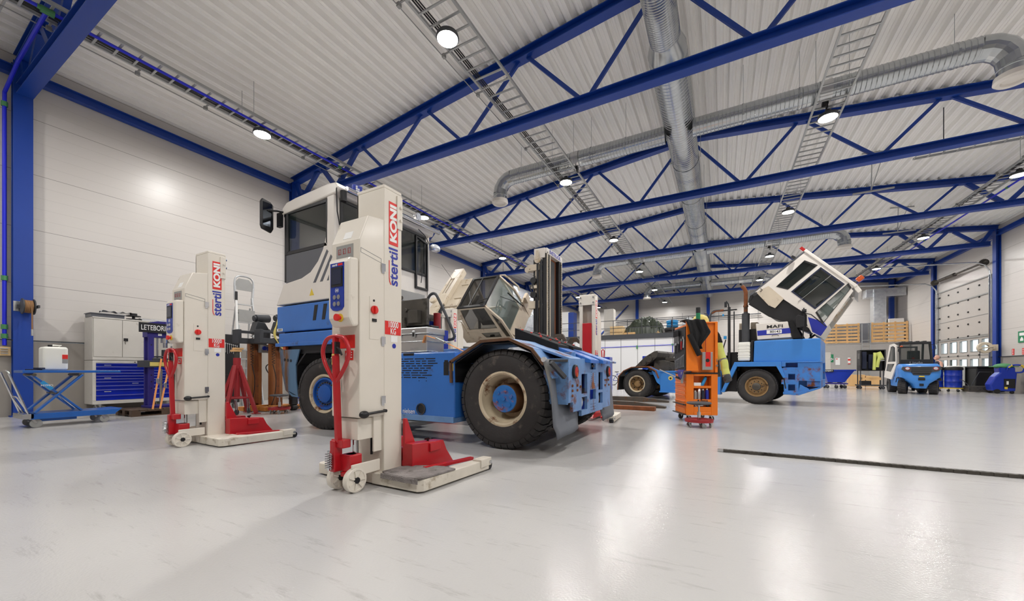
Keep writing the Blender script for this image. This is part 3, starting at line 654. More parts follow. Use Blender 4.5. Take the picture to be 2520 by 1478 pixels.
def make_lift(label, full=True):
    t = thing('column_lift', label, 'vehicle lift', (0,0,0), 0, 'mobile column lifts around the raised tractor')
    # column: channel open towards +y
    b = MB(); b.box(-0.174, 0.174, -0.107, -0.09, 0.03, 2.62); b.box(-0.174, -0.15, -0.107, 0.105, 0.03, 2.62); b.box(0.15, 0.174, -0.107, 0.105, 0.03, 2.62)
    b.box(-0.174, -0.1, 0.085, 0.105, 0.03, 2.62); b.box(0.1, 0.174, 0.085, 0.105, 0.03, 2.62); b.box(-0.174, 0.174, -0.107, 0.105, 2.62, 2.65)
    b.build('column', 'cream', t, 0.006)
    b = MB(); b.box(-0.165, 0.165, 0.105, 0.118, 2.42, 2.63); b.build('head_plate', 'cream', t, 0.004)
    b = MB()
    for x in (-0.14, 0.14):
        for z in (2.47, 2.58): b.cyl((x, 0.118, z), (x, 0.135, z), 0.018, 8)
    b.build('bolts', 'chrome', t)
    b = MB(); b.cyl((0.174, 0.08, 2.5), (0.2, 0.08, 2.5), 0.014, 8); b.cyl((0.174, 0.08, 2.38), (0.2, 0.08, 2.38), 0.014, 8); b.box(0.174, 0.186, 0.04, 0.105, 2.3, 2.6); b.build('lug_plate', 'cream', t, 0.003)
    # housing on the operator side
    b = MB(); b.prism([(-0.107,0.61),(-0.37,0.61),(-0.37,2.086),(-0.282,2.31),(-0.107,2.335)], 'x', -0.174, 0.176); h = b.build('control_housing', 'cream', t, 0.008)
    b = MB()
    for z in (0.72, 1.24, 1.88): b.box(0.176, 0.182, -0.14, -0.11, z-0.025, z+0.025); b.box(0.182, 0.186, -0.145, -0.1, z-0.005, z+0.06)
    b.build('latches', 'chrome', h)
    b = MB(); b.box(0.176, 0.179, -0.27, -0.17, 1.27, 1.63); b.build('switch_plate', 'cream', h)
    b = MB(); b.cyl((0.179, -0.225, 1.52), (0.197, -0.225, 1.52), 0.036, 18); b.box(0.197, 0.212, -0.235, -0.215, 1.49, 1.55); b.build('main_switch', 'paint_red', h, 0.003)
    b = MB(); b.cyl((0.179, -0.225, 1.6), (0.182, -0.225, 1.6), 0.01, 10); b.box(0.179, 0.187, -0.245, -0.2, 1.42, 1.445); b.build('socket', 'black', h)
    # stickers on the housing front
    b = MB(); b.box(-0.11, 0.1, -0.3725, -0.37, 1.86, 2.06); g = b.build('instruction_sticker', 'grey', h, label='grey pictogram sticker')
    b = MB(); random.seed(3)
    for i in range(3):
        for j in range(2):
            x = -0.085+i*0.06; z = 1.9+j*0.085
            if j == 0 and i == 0: continue
            b.ring([(x,z),(x+0.035,z),(x+0.035,z+0.045),(x,z+0.045)], [(x+0.004,z+0.004),(x+0.031,z+0.004),(x+0.031,z+0.041),(x+0.004,z+0.041)], 'y', -0.3735, -0.3724)
            b.bar((x+0.012, -0.373, z), (x+0.012, -0.373, z+0.03), 0.004, 0.001, (0,1,0))
    b.build('pictograms', 'dull_red', g)
    b = MB(); b.M = Matrix.Translation((0,-0.37,2.086)) @ Matrix.Rotation(math.atan2(0.224, 0.088), 4, 'X'); b.box(-0.04, 0.06, 0.03, 0.1, 0.0, 0.002); b.build('asset_sticker', 'white', h)
    b = MB(); b.box(-0.08, 0.12, -0.373, -0.37, 1.19, 1.3); b.build('warning_sticker', 'paint_red', h, label='red warning sticker'); b = MB(); b.box(0.0, 0.1, -0.373, -0.37, 1.09, 1.17); ce = b.build('ce_sticker', 'paint_red', h); text('CE', 'ce_text', 'white', ce, (0.05,-0.3745,1.13), (R90,0,0), 0.07, 0.0005, 0.001, 0.95)
    # side data line
    b = MB(); b.ring([(-0.36,1.98),(-0.14,1.94),(-0.14,1.98),(-0.36,2.02)], [(-0.356,1.983),(-0.144,1.944),(-0.144,1.976),(-0.356,2.016)], 'x', 0.176, 0.1775); b.build('side_sticker', 'grey', h)
    # control box
    b = MB(); b.prism([(-0.37,1.37),(-0.43,1.36),(-0.47,1.43),(-0.47,1.88),(-0.46,1.92),(-0.37,1.93)], 'x', -0.085, 0.17); k = b.build('control_box', 'cream', t, 0.018, smooth=False)
    b = MB(); pts = [(-0.05,1.52),(-0.02,1.495),(0.035,1.488),(0.09,1.495),(0.115,1.52),(0.115,1.88),(-0.05,1.88)]; b.prism(pts, 'y', -0.474, -0.469); b.build('control_panel', 'panel_blue', k, label='blue membrane panel')
    b = MB(); b.box(-0.038, 0.103, -0.478, -0.4735, 1.685, 1.845); b.build('bezel', 'black', k)
    b = MB(); b.box(-0.024, 0.09, -0.4805, -0.4775, 1.705, 1.83); b.build('screen', 'screen', k)
    b = MB()
    for x in (0.008, 0.057):
        for z in (1.6, 1.545): b.cyl((x, -0.474, z), (x, -0.481, z), 0.019, 18)
    b.build('buttons', 'chrome', k)
    b = MB(); b.open_lathe([(0.021, -0.003), (0.021, 0), (0.017, 0), (0.017, -0.003)], (0.032, -0.4735, 1.655), 'y', 18)
    for dx in (-0.006, 0.006): b.box(0.032+dx-0.002, 0.032+dx+0.002, -0.4755, -0.4735, 1.645, 1.665)
    b.box(0.026, 0.038, -0.4755, -0.4735, 1.653, 1.657); b.build('symbol', 'white', k)
    b = MB(); b.cyl((0.07, -0.468, 1.43), (0.07, -0.474, 1.43), 0.034, 18); b.build('stop_disc', 'yellow', k)
    b = MB(); b.cyl((0.07, -0.47, 1.43), (0.07, -0.495, 1.43), 0.016, 12); b.cyl((0.07, -0.495, 1.43), (0.07, -0.515, 1.43), 0.028, 18); b.build('stop_button', 'paint_red', k, smooth=True)
    text('stertil', 'panel_text', 'white', k, (0.005, -0.4755, 1.863), (R90,0,0), 0.026, 0.0005, 0.0006)
    b = MB(); b.box(0.045, 0.1, -0.4755, -0.4735, 1.855, 1.873); b.build('panel_mark', 'paint_red', k)
    # logos on both sides
    for s_ in (1, -1):
        X = 0.1745*s_; rot = (R90, -R90, R90) if s_ > 0 else (R90, -R90, -R90)
        lo, hi = sorted((X, X+s_*0.002))
        b = MB(); b.box(lo, hi, -0.052, 0.058, 2.135, 2.52); g = b.build('logo_plate', 'paint_red', t, label='red plate with white lettering')
        rr_ = (R90, 0, R90) if s_ > 0 else (R90, 0, -R90)
        E1 = Euler(rr_).to_matrix() @ Euler((0,0,R90)).to_matrix(); er = E1.to_euler()
        text('KONI', 'logo_text', 'white', g, (X+s_*0.0035, 0.003, 2.33), er, 0.104, 0.0005, 0.005, 1.3)
        text('stertil', 'logo_text', 'logo_blue', t, (X+s_*0.001, 0.006, 1.942), er, 0.15, 0.0008, 0.0028, 0.98)
        b = MB(); b.box(lo, hi, (-0.052 if s_ > 0 else 0.044), (-0.044 if s_ > 0 else 0.052), 1.83, 1.99)
        yq = -0.048*s_
        b.tube([(X+s_*0.001, yq, 1.835), (X+s_*0.001, yq+0.004*s_, 1.8), (X+s_*0.001, yq+0.02*s_, 1.775)], 0.0045, 6); b.build('logo_bar', 'paint_red', t)
        b = MB(); b.box(lo, hi, -0.098, 0.092, 1.325, 1.445); g = b.build('load_plate', 'paint_red', t, label='red load rating plate')
        text('10000', 'load_text', 'white', g, (X+s_*0.0035, -0.003, 1.413), rr_, 0.076, 0.0005, 0.001, 0.66)
        text('KG', 'load_text', 'white', g, (X+s_*0.0035, -0.003, 1.354), rr_, 0.076, 0.0005, 0.001, 0.66)
        b = MB(); b.box(lo, hi, -0.03, 0.05, 1.26, 1.315); b.build('data_sticker', 'white', t)
        b = MB(); b.cyl((X, 0.01, 1.225), (X+s_*0.002, 0.01, 1.225), 0.022, 18); b.build('round_sticker', 'logo_blue', t)
    # base with two legs
    def leg(s_):
        return [(s_*0.1,-0.18),(s_*0.62,-0.18),(s_*0.66,-0.14),(s_*0.735,0.74),(s_*0.625,0.74),(s_*0.55,0.2),(s_*0.45,0.14),(s_*0.1,0.12)]
    b = MB()
    for s_ in (-1, 1):
        P = leg(s_); P = P if s_ > 0 else list(reversed(P)); b.prism(P, 'z', 0.015, 0.112)
        b.prism([(s_*0.63, 0.6), (s_*0.735, 0.6), (s_*0.74, 0.78), (s_*0.64, 0.78)] if s_ > 0 else [(s_*0.64, 0.78), (s_*0.74, 0.78), (s_*0.735, 0.6), (s_*0.63, 0.6)], 'z', 0.05, 0.13)
    b.box(-0.2, 0.2, -0.17, -0.1, 0.015, 0.112); b.build('base_frame', 'cream_worn', t, 0.006)
    for s_ in (-1, 1):
        b = MB(); b.cyl((s_*0.69-0.035, 0.77, 0.045), (s_*0.69+0.035, 0.77, 0.045), 0.043, 18); b.build('roller', 'black', t, smooth=True)
        b = MB(); b.cyl((s_*0.69-0.06, 0.755, 0.085), (s_*0.69+0.06, 0.755, 0.085), 0.018, 12); b.build('roller_bolt', 'chrome', t)
    # red lifting carriage in the open side
    b = MB(); b.box(-0.098, 0.098, 0.0, 0.14, 0.2, 1.3); b.build('carriage', 'red', t, 0.008)
    for s_ in (-1, 1):
        x0, x1 = (0.19, 0.31) if s_ > 0 else (-0.31, -0.19)
        b = MB(); b.prism([(0.1,0.05),(0.72,0.05),(0.6,0.2),(0.55,0.3),(0.14,0.33),(0.1,0.33)], 'x', x0, x1); b.prism([(0.1,0.25),(0.27,0.25),(0.13,0.56),(0.1,0.56)], 'x', x0, x0+0.03); b.box(min(0, s_*0.2), max(0, s_*0.2), 0.13, 0.19, 0.1, 0.28)
        f = b.build('wheel_fork', 'red', t, 0.006)
        b = MB(); b.box(x0-0.02, x1+0.02, 0.33, 0.48, 0.22, 0.3); b.box(x0-0.01, x0+0.02, 0.1, 0.6, 0.12, 0.17); b.build('slide_block', 'red', f, 0.005)
        b = MB(); b.cyl(((x0+x1)/2, 0.38, 0.29), ((x0+x1)/2, 0.38, 0.325), 0.012, 8); b.cbox(((x0+x1)/2, 0.38, 0.335), (0.07, 0.025, 0.02), (0, -0.2, 0)); b.build('knob', 'black', f, 0.004)
    for s_ in (-1, 1): b = MB(); b.bar((s_*0.44, 0.12, 0.12), (s_*0.5, 0.78, 0.09), 0.05, 0.03); b.build('fork_rail', 'red', t, 0.004)
    # pallet-truck steering unit
    b = MB(); b.box(-0.15, 0.13, -0.35, -0.13, 0.42, 0.6); b.prism([(-0.107,0.3),(-0.107,0.65),(-0.2,0.65),(-0.2,0.3)], 'x', 0.13, 0.15); b.box(0.13, 0.15, -0.42, -0.13, 0.13, 0.23); b.box(-0.13, -0.11, -0.42, -0.13, 0.13, 0.23); b.build('steering_bracket', 'cream', t, 0.005)
    b = MB(); b.cyl((0.03, -0.3, 0.28), (0.03, -0.3, 0.44), 0.018, 12); b.build('lift_ram', 'chrome', t, smooth=True)
    b = MB(); b.cyl((0.09, -0.14, 0.3), (0.09, -0.14, 0.43), 0.012, 8); b.cyl((0.055, -0.14, 0.26), (0.055, -0.14, 0.43), 0.012, 8); b.build('gas_spring', 'black', t)
    b = MB(); b.box(-0.03, 0.1, -0.4, -0.28, 0.16, 0.3); b.cyl((0.04, -0.34, 0.12), (0.04, -0.34, 0.3), 0.05, 14); b.box(-0.08, -0.02, -0.46, -0.38, 0.16, 0.42); b.box(-0.09, 0.06, -0.44, -0.36, 0.36, 0.43); b.box(0.0, 0.14, -0.42, -0.3, 0.12, 0.16); b.build('pump', 'red', t, 0.008)
    b = MB()
    b.tube([(-0.05+0.026*math.cos(i*0.7), -0.49+0.026*math.sin(i*0.7), 0.19+i*0.0021) for i in range(64)], 0.005, 6); b.cyl((-0.05,-0.49,0.18),(-0.05,-0.49,0.34),0.012,10)
    b.build('spring', 'chrome', t)
    for x in (-0.07, 0.13):
        b = MB(); b.lathe([(0.0, -0.022), (0.078, -0.022), (0.082, -0.028), (0.098, -0.026), (0.1, -0.02), (0.1, 0.02), (0.098, 0.026), (0.082, 0.028), (0.078, 0.022), (0.0, 0.022)], (x, -0.38, 0.1), 'x', 30); w_ = b.build('steer_wheel', 'cream', t, smooth=True); b = MB()
        for k in range(7):
            a_ = k*2*math.pi/7; b.bar((x, -0.38+0.025*math.cos(a_), 0.1+0.025*math.sin(a_)), (x, -0.38+0.08*math.cos(a_), 0.1+0.08*math.sin(a_)), 0.012, 0.062, (1,0,0))
        b.build('spokes', 'cream', w_)
        b = MB(); b.cyl((x-0.034, -0.38, 0.1), (x+0.034, -0.38, 0.1), 0.026, 14); b.build('wheel_hub', 'black', w_)
    b = MB(); b.bar((-0.02, -0.42, 0.4), (-0.03, -0.44, 1.13), 0.05, 0.04); b.build('tiller', 'red', t, 0.008)
    hp = [(0.155, 1.2), (0.16, 1.13), (0.12, 1.04), (0.02, 0.92), (-0.02, 0.92), (-0.12, 1.04), (-0.16, 1.13), (-0.155, 1.2), (-0.11, 1.265), (-0.04, 1.285), (0.04, 1.285), (0.11, 1.265)]
    b = MB(); b.tube([(x-0.03, -0.44, z) for x, z in bez([(p[0], p[1], 0) for p in hp]+[(hp[0][0], hp[0][1], 0)], 4) for z in (z,)] if False else [(p[0]-0.03, -0.44, p[1]) for p in bez([(q[0], q[1], 0) for q in hp+hp[:1]], 4)[:-1]], 0.017, 10, True); b.bar((-0.03, -0.44, 1.1), (-0.03, -0.44, 1.28), 0.04, 0.03); b.build('handle', 'red', t, smooth=True)
    b = MB(); b.box(-0.02, 0.0, -0.46, -0.42, 1.14, 1.24); b.tube([(-0.01, -0.45, 1.2), (0.03, -0.45, 1.18), (0.06, -0.45, 1.13)], 0.008, 8); b.build('release_lever', 'black', t)
    b = MB(); b.box(-0.05, -0.02, -0.462, -0.459, 1.05, 1.14); b.build('tiller_sticker', 'pale_yellow', t)
    b = MB(); b.tube([(-0.09, -0.43, 1.24), (-0.1, -0.4, 1.12), (-0.06, -0.39, 0.95), (-0.04, -0.4, 0.6)], 0.007, 6); b.build('tiller_cable', 'black', t)
    b = MB(); b.cyl((0.195, -0.32, 0.64), (0.195, -0.11, 0.65), 0.011, 8); b.cyl((0.17,-0.11,0.65),(0.205,-0.11,0.65),0.014,8); b.ball((0.195, -0.34, 0.638), (0.035, 0.045, 0.032), 14, 8); b.build('crank_lever', 'black', t, smooth=True)
    return t
lift0 = make_lift('nearest cream column lift, tall, with a grey mat on its base')
lift_L = dup(lift0, None, (-6.36, 2.75, 0), 0, 'left cream column lift standing between the scissor table and the tractor front')
lift_F = dup(lift0, None, (-6.38, 8.25, 0), math.pi, 'cream column lift half hidden behind the aluminium toolbox')
lift_R = dup(lift0, None, (-2.55, 8.2, 0), math.pi, 'cream column lift behind the tractor rear with its red carriage facing the camera')
lift0.location = (-2.787, 2.55, 0)
for ch in lift_R.children:
    if ch.name.startswith('carriage'): ch.location.z = 0.73      # this lift stands with its carriage raised
# grey mat draped on the base of the nearest lift
o = (-2.787, 2.55)
P2 = [(-2.59,2.4),(-2.5,2.36),(-2.3,2.352),(-2.14,2.37),(-2.12,2.5),(-2.085,2.78),(-2.22,2.8),(-2.34,2.77),(-2.5,2.69),(-2.58,2.6)]
b = MB(); b.prism(P2, 'z', 0.114, 0.13)
m_ = b.build('floor_mat', 'mat_grey', None, 0.004); tag(m_, 'crumpled grey mat lying on the base of the nearest column lift', 'mat')
b = MB(); b.prism([(-2.56,2.352),(-2.3,2.342),(-2.142,2.352),(-2.15,2.36),(-2.3,2.352),(-2.56,2.365)], 'z', 0.085, 0.125); b.build('drape', 'mat_grey', m_)
# ================================================================ terminal tractor between the lifts (near side faces the camera at y=4.15)
T1 = thing('terminal_tractor', 'rusty blue terminal tractor with a tall white cab, standing between the four column lifts', 'terminal tractor', (-4.2, 5.4, 0))
Y0, Y1 = 4.15, 6.7
make_wheel(T1, (-2.46, Y0+0.3, 0.64), 0.64, 0.46, 0.335, 'rust_rim', 'hub_worn', 'deep', 40, -1, 0.0, 0.012)
make_wheel(T1, (-2.46, Y1-0.3, 0.64), 0.64, 0.46, 0.335, 'rust_rim', 'hub_worn', 'deep', 40, 1)
make_wheel(T1, (-5.97, Y0+0.22, 0.61), 0.61, 0.34, 0.32, 'rust_rim', 'hub_blue', 'flush', 46, -1, 0.12)
make_wheel(T1, (-5.97, Y1-0.22, 0.61), 0.61, 0.34, 0.32, 'rust_rim', 'hub_blue', 'flush', 46, 1, 0.12)
b = MB(); b.box(-7.0, -1.66, 4.95, 5.07, 0.62, 0.95); b.box(-7.0, -1.66, 5.8, 5.92, 0.62, 0.95); b.box(-6.9, -6.8, 4.6, 6.3, 0.7, 0.95); b.box(-2.6, -2.4, 4.6, 6.3, 0.5, 0.8); b.box(-6.1, -5.85, 4.5, 6.4, 0.5, 0.72); b.box(-3.3, -3.1, 5.0, 5.9, 0.6, 1.2)
b.build('chassis', 'black', T1, 0.01)
# lower nose of the cab, blue, in two stages
def nose(z0, z1, x0, m='truck_blue'):
    b = MB(); pl = [(x0, Y0+0.1), (x0+0.1, Y0), (-5.55, Y0), (-5.55, Y1-0.2), (x0+0.1, Y1-0.2), (x0, Y1-0.3)]; b.prism(pl, 'z', z0, z1); return b.build('nose_panel', m, T1, 0.02)
nz = nose(1.705, 2.17, -7.27); nz2 = nose(1.44, 1.68, -7.22)
b = MB(); b.box(-7.1, -5.6, Y0+0.1, Y1-0.3, 1.3, 2.2); b.build('nose_core', 'black', T1)
b = MB()
for x in (-6.08, -5.84): b.prism([(x-0.05, 1.86), (x+0.03, 1.86), (x+0.09, 2.12), (x+0.0, 2.12)], 'y', Y0-0.004, Y0+0.003)
b.build('vent_slot', 'black', nz)
b = MB(); b.box(-7.17, -7.0, Y0-0.003, Y0+0.003, 1.72, 1.77); g = b.build('number_plate', 'white', nz)
text('B0202', 'number_text', 'black', g, (-7.07, Y0-0.005, 1.745), (R90,0,0), 0.045, 0.0005)
b = MB(); b.prism([(-7.18,1.44),(-5.5,1.44),(-5.5,1.5),(-7.18,1.5)], 'y', Y0-0.03, Y0+0.02); b.build('lower_lip', 'truck_blue', nz2, 0.006)
# rusty step bracket ahead of the front wheel
b = MB(); b.strip([(-7.08,1.38),(-7.0,0.95),(-6.9,0.66),(-6.72,0.56),(-6.55,0.55)], 0.03, 'y', Y0, Y0+0.5); b.prism([(-7.08,1.38),(-6.98,0.9),(-6.9,0.66),(-6.55,0.56),(-6.6,0.8),(-6.62,1.1),(-6.5,1.38)], 'y', Y0, Y0+0.02); st = b.build('step_bracket', 'bracket_rust', T1)
b = MB()
for k in range(3): b.prism(circ(-6.93+k*0.09, 1.2-0.01*k, 0.028, 10), 'y', Y0-0.004, Y0+0.002)
b.build('step_holes', 'black', st)
b = MB(); b.box(-7.0, -5.2, Y0+0.05, Y0+0.4, 1.3, 1.44); b.strip([(-6.62,0.75),(-6.6,1.1),(-6.35,1.32),(-5.6,1.34),(-5.35,1.1),(-5.3,0.75)], 0.03, 'y', Y0+0.02, Y0+0.55); b.strip([(-6.62,0.75),(-6.6,1.1),(-6.35,1.32),(-5.6,1.34),(-5.35,1.1),(-5.3,0.75)], 0.03, 'y', Y1-0.55, Y1-0.02); b.build('front_mudguard', 'black', T1)
b = MB(); b.box(-6.98, -6.9, Y0-0.01, Y0+0.05, 1.38, 1.44); b.build('marker_light', 'amber', T1, 0.006)
# white cab
CY1 = 6.5
sw = [(-7.2,2.2),(-6.98,2.56),(-6.87,2.58),(-6.45,2.62),(-6.2,2.7),(-6.0,2.86),(-5.87,3.04),(-5.79,3.25),(-5.76,3.5),(-5.76,3.9),(-5.58,3.95),(-5.58,3.0),(-5.56,2.2)]
b = MB(); b.prism(sw, 'y', Y0, Y0+0.06); b.prism(sw, 'y', CY1-0.06, CY1)
b.prism([(-7.2,2.2),(-6.98,2.56),(-6.9,2.56),(-6.9,2.2)], 'y', Y0+0.05, CY1-0.05); b.box(-7.0, -5.6, Y0+0.02, CY1-0.02, 2.2, 2.26)
b.build('cab_body', 'cab_white', T1, 0.015)
b = MB(); b.box(-5.72, -5.6, Y0+0.02, CY1, 2.26, 3.05); b.box(-5.72, -5.6, Y0+0.02, Y0+0.14, 3.05, 3.95); b.box(-5.72, -5.6, CY1-0.14, CY1, 3.05, 3.95); b.box(-5.72, -5.6, Y0, CY1, 3.85, 3.98)
b.build('cab_rear_wall', 'cab_white', T1, 0.012)
b = MB(); b.box(-5.595, -5.575, 5.0, 6.35, 2.4, 2.62); b.build('rear_recess', 'grey', T1, 0.01)
rf = [(-7.02,3.82),(-6.98,3.94),(-6.86,4.02),(-6.6,4.05),(-5.7,4.1),(-5.52,4.08),(-5.46,4.0),(-5.5,3.9),(-6.9,3.83)]
b = MB(); b.prism(rf, 'y', Y0-0.02, CY1+0.02); b.build('cab_roof', 'cab_white', T1, 0.025)
b = MB(); b.prism([(-6.9,2.56),(-6.3,2.62),(-6.1,2.72),(-5.9,2.92),(-5.8,3.12),(-6.9,3.12)], 'y', Y0+0.008, Y0+0.03); b.build('door_panel', 'grey_panel', T1, 0.003, label='dark grey lower door panel')
o4 = [(-6.93,3.08),(-5.75,3.08),(-5.75,3.86),(-6.93,3.86)]; i4 = [(-6.82,3.14),(-5.79,3.14),(-5.79,3.81),(-6.84,3.81)]
b = MB(); b.ring(o4, i4, 'y', Y0+0.0, Y0+0.035); b.ring(o4, i4, 'y', CY1-0.04, CY1-0.005)
b.box(-6.96, -6.9, Y0+0.01, Y0+0.08, 2.6, 3.86); b.box(-6.96, -6.9, CY1-0.08, CY1-0.01, 2.6, 3.86); b.box(-6.96, -6.9, Y0, CY1, 3.78, 3.86); b.build('window_frame', 'black', T1, 0.004)
MB().prism(i4, 'y', Y0+0.012, Y0+0.018).build('side_glass', 'glass', T1)
MB().prism(i4, 'y', CY1-0.02, CY1-0.014).build('side_glass', 'glass', T1)
MB().box(-6.94, -6.93, Y0+0.08, CY1-0.08, 2.6, 3.78).build('windscreen', 'glass', T1)
b = MB(); b.ring([(Y0+0.12,3.02),(CY1-0.12,3.02),(CY1-0.12,3.88),(Y0+0.12,3.88)], [(Y0+0.17,3.07),(CY1-0.17,3.07),(CY1-0.17,3.83),(Y0+0.17,3.83)], 'x', -5.6, -5.57); b.build('rear_frame', 'black', T1, 0.006)
MB().box(-5.59, -5.585, Y0+0.17, CY1-0.17, 3.07, 3.83).build('rear_glass', 'glass', T1)
b = MB(); b.ring([(6.05,2.72),(6.43,2.72),(6.43,3.75),(6.05,3.82)], [(6.09,2.76),(6.39,2.76),(6.39,3.71),(6.09,3.78)], 'x', -5.6, -5.55); b.tube([(-5.55, 6.2, 2.85), (-5.54, 6.3, 3.5)], 0.01, 6); b.build('side_window_frame', 'black', T1, 0.006)
b = MB(); b.box(-6.5, -6.05, 5.0, 5.5, 2.5, 3.1); b.box(-6.12, -6.0, 5.0, 5.5, 3.0, 3.65); b.box(-6.85, -6.6, 4.5, 6.2, 2.6, 3.05); b.build('seat', 'black', T1, 0.05)
b = MB(); b.tube([(-6.5+0.06*math.cos(a)*1.2, 4.95+0.21*math.sin(a), 3.18+0.16*math.cos(a)*0.5) for a in [i*math.pi/10 for i in range(20)]], 0.014, 8, True); b.build('steering_wheel', 'black', T1, smooth=True)
b = MB()
for k in range(3): b.prism([(-6.12+k*0.18,2.5-0.0*k),(-6.05+k*0.18,2.5),(-5.72+k*0.1,2.98-k*0.1),(-5.76+k*0.1,3.02-k*0.1)], 'y', Y0-0.003, Y0+0.01)
b.build('side_gills', 'grey_panel', T1)
b = MB(); b.prism([(-6.22,2.29),(-6.1,2.29),(-6.16,2.41)], 'y', Y0-0.003, Y0); b.build('warning_triangle', 'yellow', T1)
for (ya, nm) in ((Y0-0.2, 'near'), (CY1+0.2, 'far')):
    b = MB(); b.prism([(-0.09,3.52),(0.07,3.48),(0.11,3.56),(0.11,3.98),(0.06,4.03),(-0.08,4.06),(-0.11,4.0),(-0.11,3.58)], 'x', -7.17, -7.12)
    b.v = [Vector((v.x, v.y+ya, v.z)) for v in b.v]; mr = b.build('mirror', 'black', T1, 0.012)
    b = MB(); b.tube([(-7.12, ya, 3.86), (-7.04, ya+(0.12 if ya < 5 else -0.12), 3.88), (-6.94, (Y0 if ya < 5 else CY1), 3.86)], 0.018, 8); b.box(-7.08, -6.98, (Y0 if ya < 5 else CY1)-0.06, (Y0 if ya < 5 else CY1), 3.6, 3.85); b.build('mirror_arm', 'black', mr)
    b = MB(); b.v = []; b.box(-7.117, -7.115, ya-0.08, ya+0.08, 3.58, 4.0); b.build('mirror_glass', 'mirror_dark', mr)
# work lights at the rear roof edge
b = MB(); b.cyl((-5.4, Y0+0.1, 3.98), (-5.4, CY1+0.1, 4.0), 0.045, 12); b.build('light_bar', 'chrome', T1, smooth=True)
b = MB(); b.cbox((-5.42, Y0+0.32, 4.06), (0.07, 0.16, 0.14), (0.0,0.15,-0.3)); w_ = b.build('work_light', 'deep_blue', T1, 0.012, label='square blue work light')
b = MB()
for i in range(3):
    for j in range(3): b.cbox((-5.385, Y0+0.285+i*0.04, 4.025+j*0.035), (0.012, 0.03, 0.026), (0,0.15,-0.3))
b.build('lens', 'headlamp', w_)
for y in (5.95,):
    b = MB(); b.lathe([(0.0,-0.05),(0.07,-0.045),(0.09,0.0),(0.085,0.03),(0.0,0.035)], (-5.42, y, 4.12), 'x', 20); w_ = b.build('work_light', 'chrome', T1, smooth=True, label='round work light'); b = MB(); b.cyl((-5.385, y, 4.12), (-5.38, y, 4.12), 0.07, 20); b.build('lens', 'headlamp', w_)
b = MB(); b.tube([(-5.55, Y0+0.05, 4.08), (-5.48, Y0-0.03, 3.95), (-5.5, Y0+0.0, 3.6), (-5.52, Y0+0.06, 3.4)], 0.01, 6); b.cyl((-5.45, Y0+0.08, 3.78), (-5.45, Y0+0.08, 3.95), 0.05, 10); b.tube([(-5.55, 6.0, 4.0), (-5.4, 6.15, 3.8), (-5.4, 6.3, 3.65)], 0.008, 6); b.build('lamp_cable', 'black', T1)
b = MB(); b.ball((-5.38, 6.45, 3.62), (0.09, 0.14, 0.08)); b.build('rear_spotlight', 'headlamp', T1, smooth=True)
# engine and machinery behind the cab
b = MB(); b.box(-5.1, -4.05, 4.65, 4.72, 1.72, 2.14); b.box(-5.1, -4.75, 4.72, 5.9, 1.8, 2.05); b.build('machinery_plate', 'dark_metal', T1, 0.01)
b = MB()
for x, z in ((-4.9,1.95),(-4.7,1.9),(-4.45,1.97),(-4.25,1.88)): b.cyl((x,4.64,z),(x,4.6,z),0.03,10)
b.cyl((-5.2,4.75,2.2),(-4.75,4.75,2.18),0.05,12); b.cyl((-4.8,4.7,2.24),(-4.62,4.7,2.2),0.035,12); b.box(-4.35,-4.15,4.55,4.68,1.75,1.95); b.cyl((-4.45,4.56,1.6),(-4.45,4.56,1.85),0.05,12); b.build('fittings', 'dark_metal', T1, 0.004)
b = MB(); b.box(-5.1, -4.6, 4.8, 5.4, 1.25, 1.8); b.box(-4.6, -4.0, 4.7, 4.9, 1.25, 1.72); b.strip([(-5.1,1.72),(-4.6,1.68),(-4.2,1.55)], 0.12, 'y', 4.6, 4.66)
for x in (-4.95,-4.75,-4.55): b.cyl((x,4.59,1.66),(x,4.56,1.66),0.022,10)
b.build('engine', 'black', T1, 0.02)
b = MB(); b.tube(bez([(-4.12,4.75,1.28),(-4.14,4.75,1.9),(-4.1,4.75,2.16),(-3.98,4.75,2.22),(-3.88,4.75,2.1),(-3.62,4.75,1.62),(-3.6,4.75,1.5),(-3.7,4.75,1.48)],5), 0.022, 10); b.build('grab_rail', 'dark_grey', T1, smooth=True)
b = MB(); b.cyl((-4.13,5.0,1.68),(-4.13,5.0,1.95),0.06,18); b.build('filter', 'dull_red', T1, smooth=True)
b = MB(); b.box(-4.27,-4.19,4.95,5.05,1.3,1.82); b.box(-4.0,-3.9,4.9,5.0,1.3,1.65); b.build('filter_bracket', 'deep_blue', T1)
# side tank with louvres
b = MB(); b.box(-5.25, -3.13, Y0, Y0+0.72, 0.36, 1.26); tk = b.build('side_tank', 'truck_blue', T1, 0.02)
b = MB(); b.box(-5.25, -3.14, Y0-0.015, Y0+0.7, 0.3, 0.38); b.build('tank_skid', 'truck_worn', tk, 0.004)
b = MB(); random.seed(5)
for r_ in range(9):
    z = 1.17-r_*0.033; x = -4.75+(r_ % 2)*0.05; xe = -3.42-r_*0.022
    while x < xe-0.04:
        L_ = random.choice((0.08, 0.13, 0.17)); b.cbox((x+L_/2, Y0, z), (L_, 0.006, 0.013)); x += L_+0.03
b.cbox((-3.27, Y0, 1.03), (0.085, 0.006, 0.18)); b.cbox((-3.27, Y0, 1.12), (0.06, 0.006, 0.05)); b.cbox((-3.95, Y0, 1.235), (0.2, 0.006, 0.035))
for x, z in ((-4.3,0.9),(-4.3,0.86),(-3.75,0.9),(-3.62,0.9),(-3.62,0.86),(-3.75,0.86)): b.cyl((x,Y0-0.003,z),(x,Y0,z),0.007,8)
b.build('louvre_slot', 'black', tk)
b = MB(); b.box(-3.22,-3.15,Y0-0.003,Y0,1.0,1.1); b.build('tank_sticker', 'pale_yellow', tk)
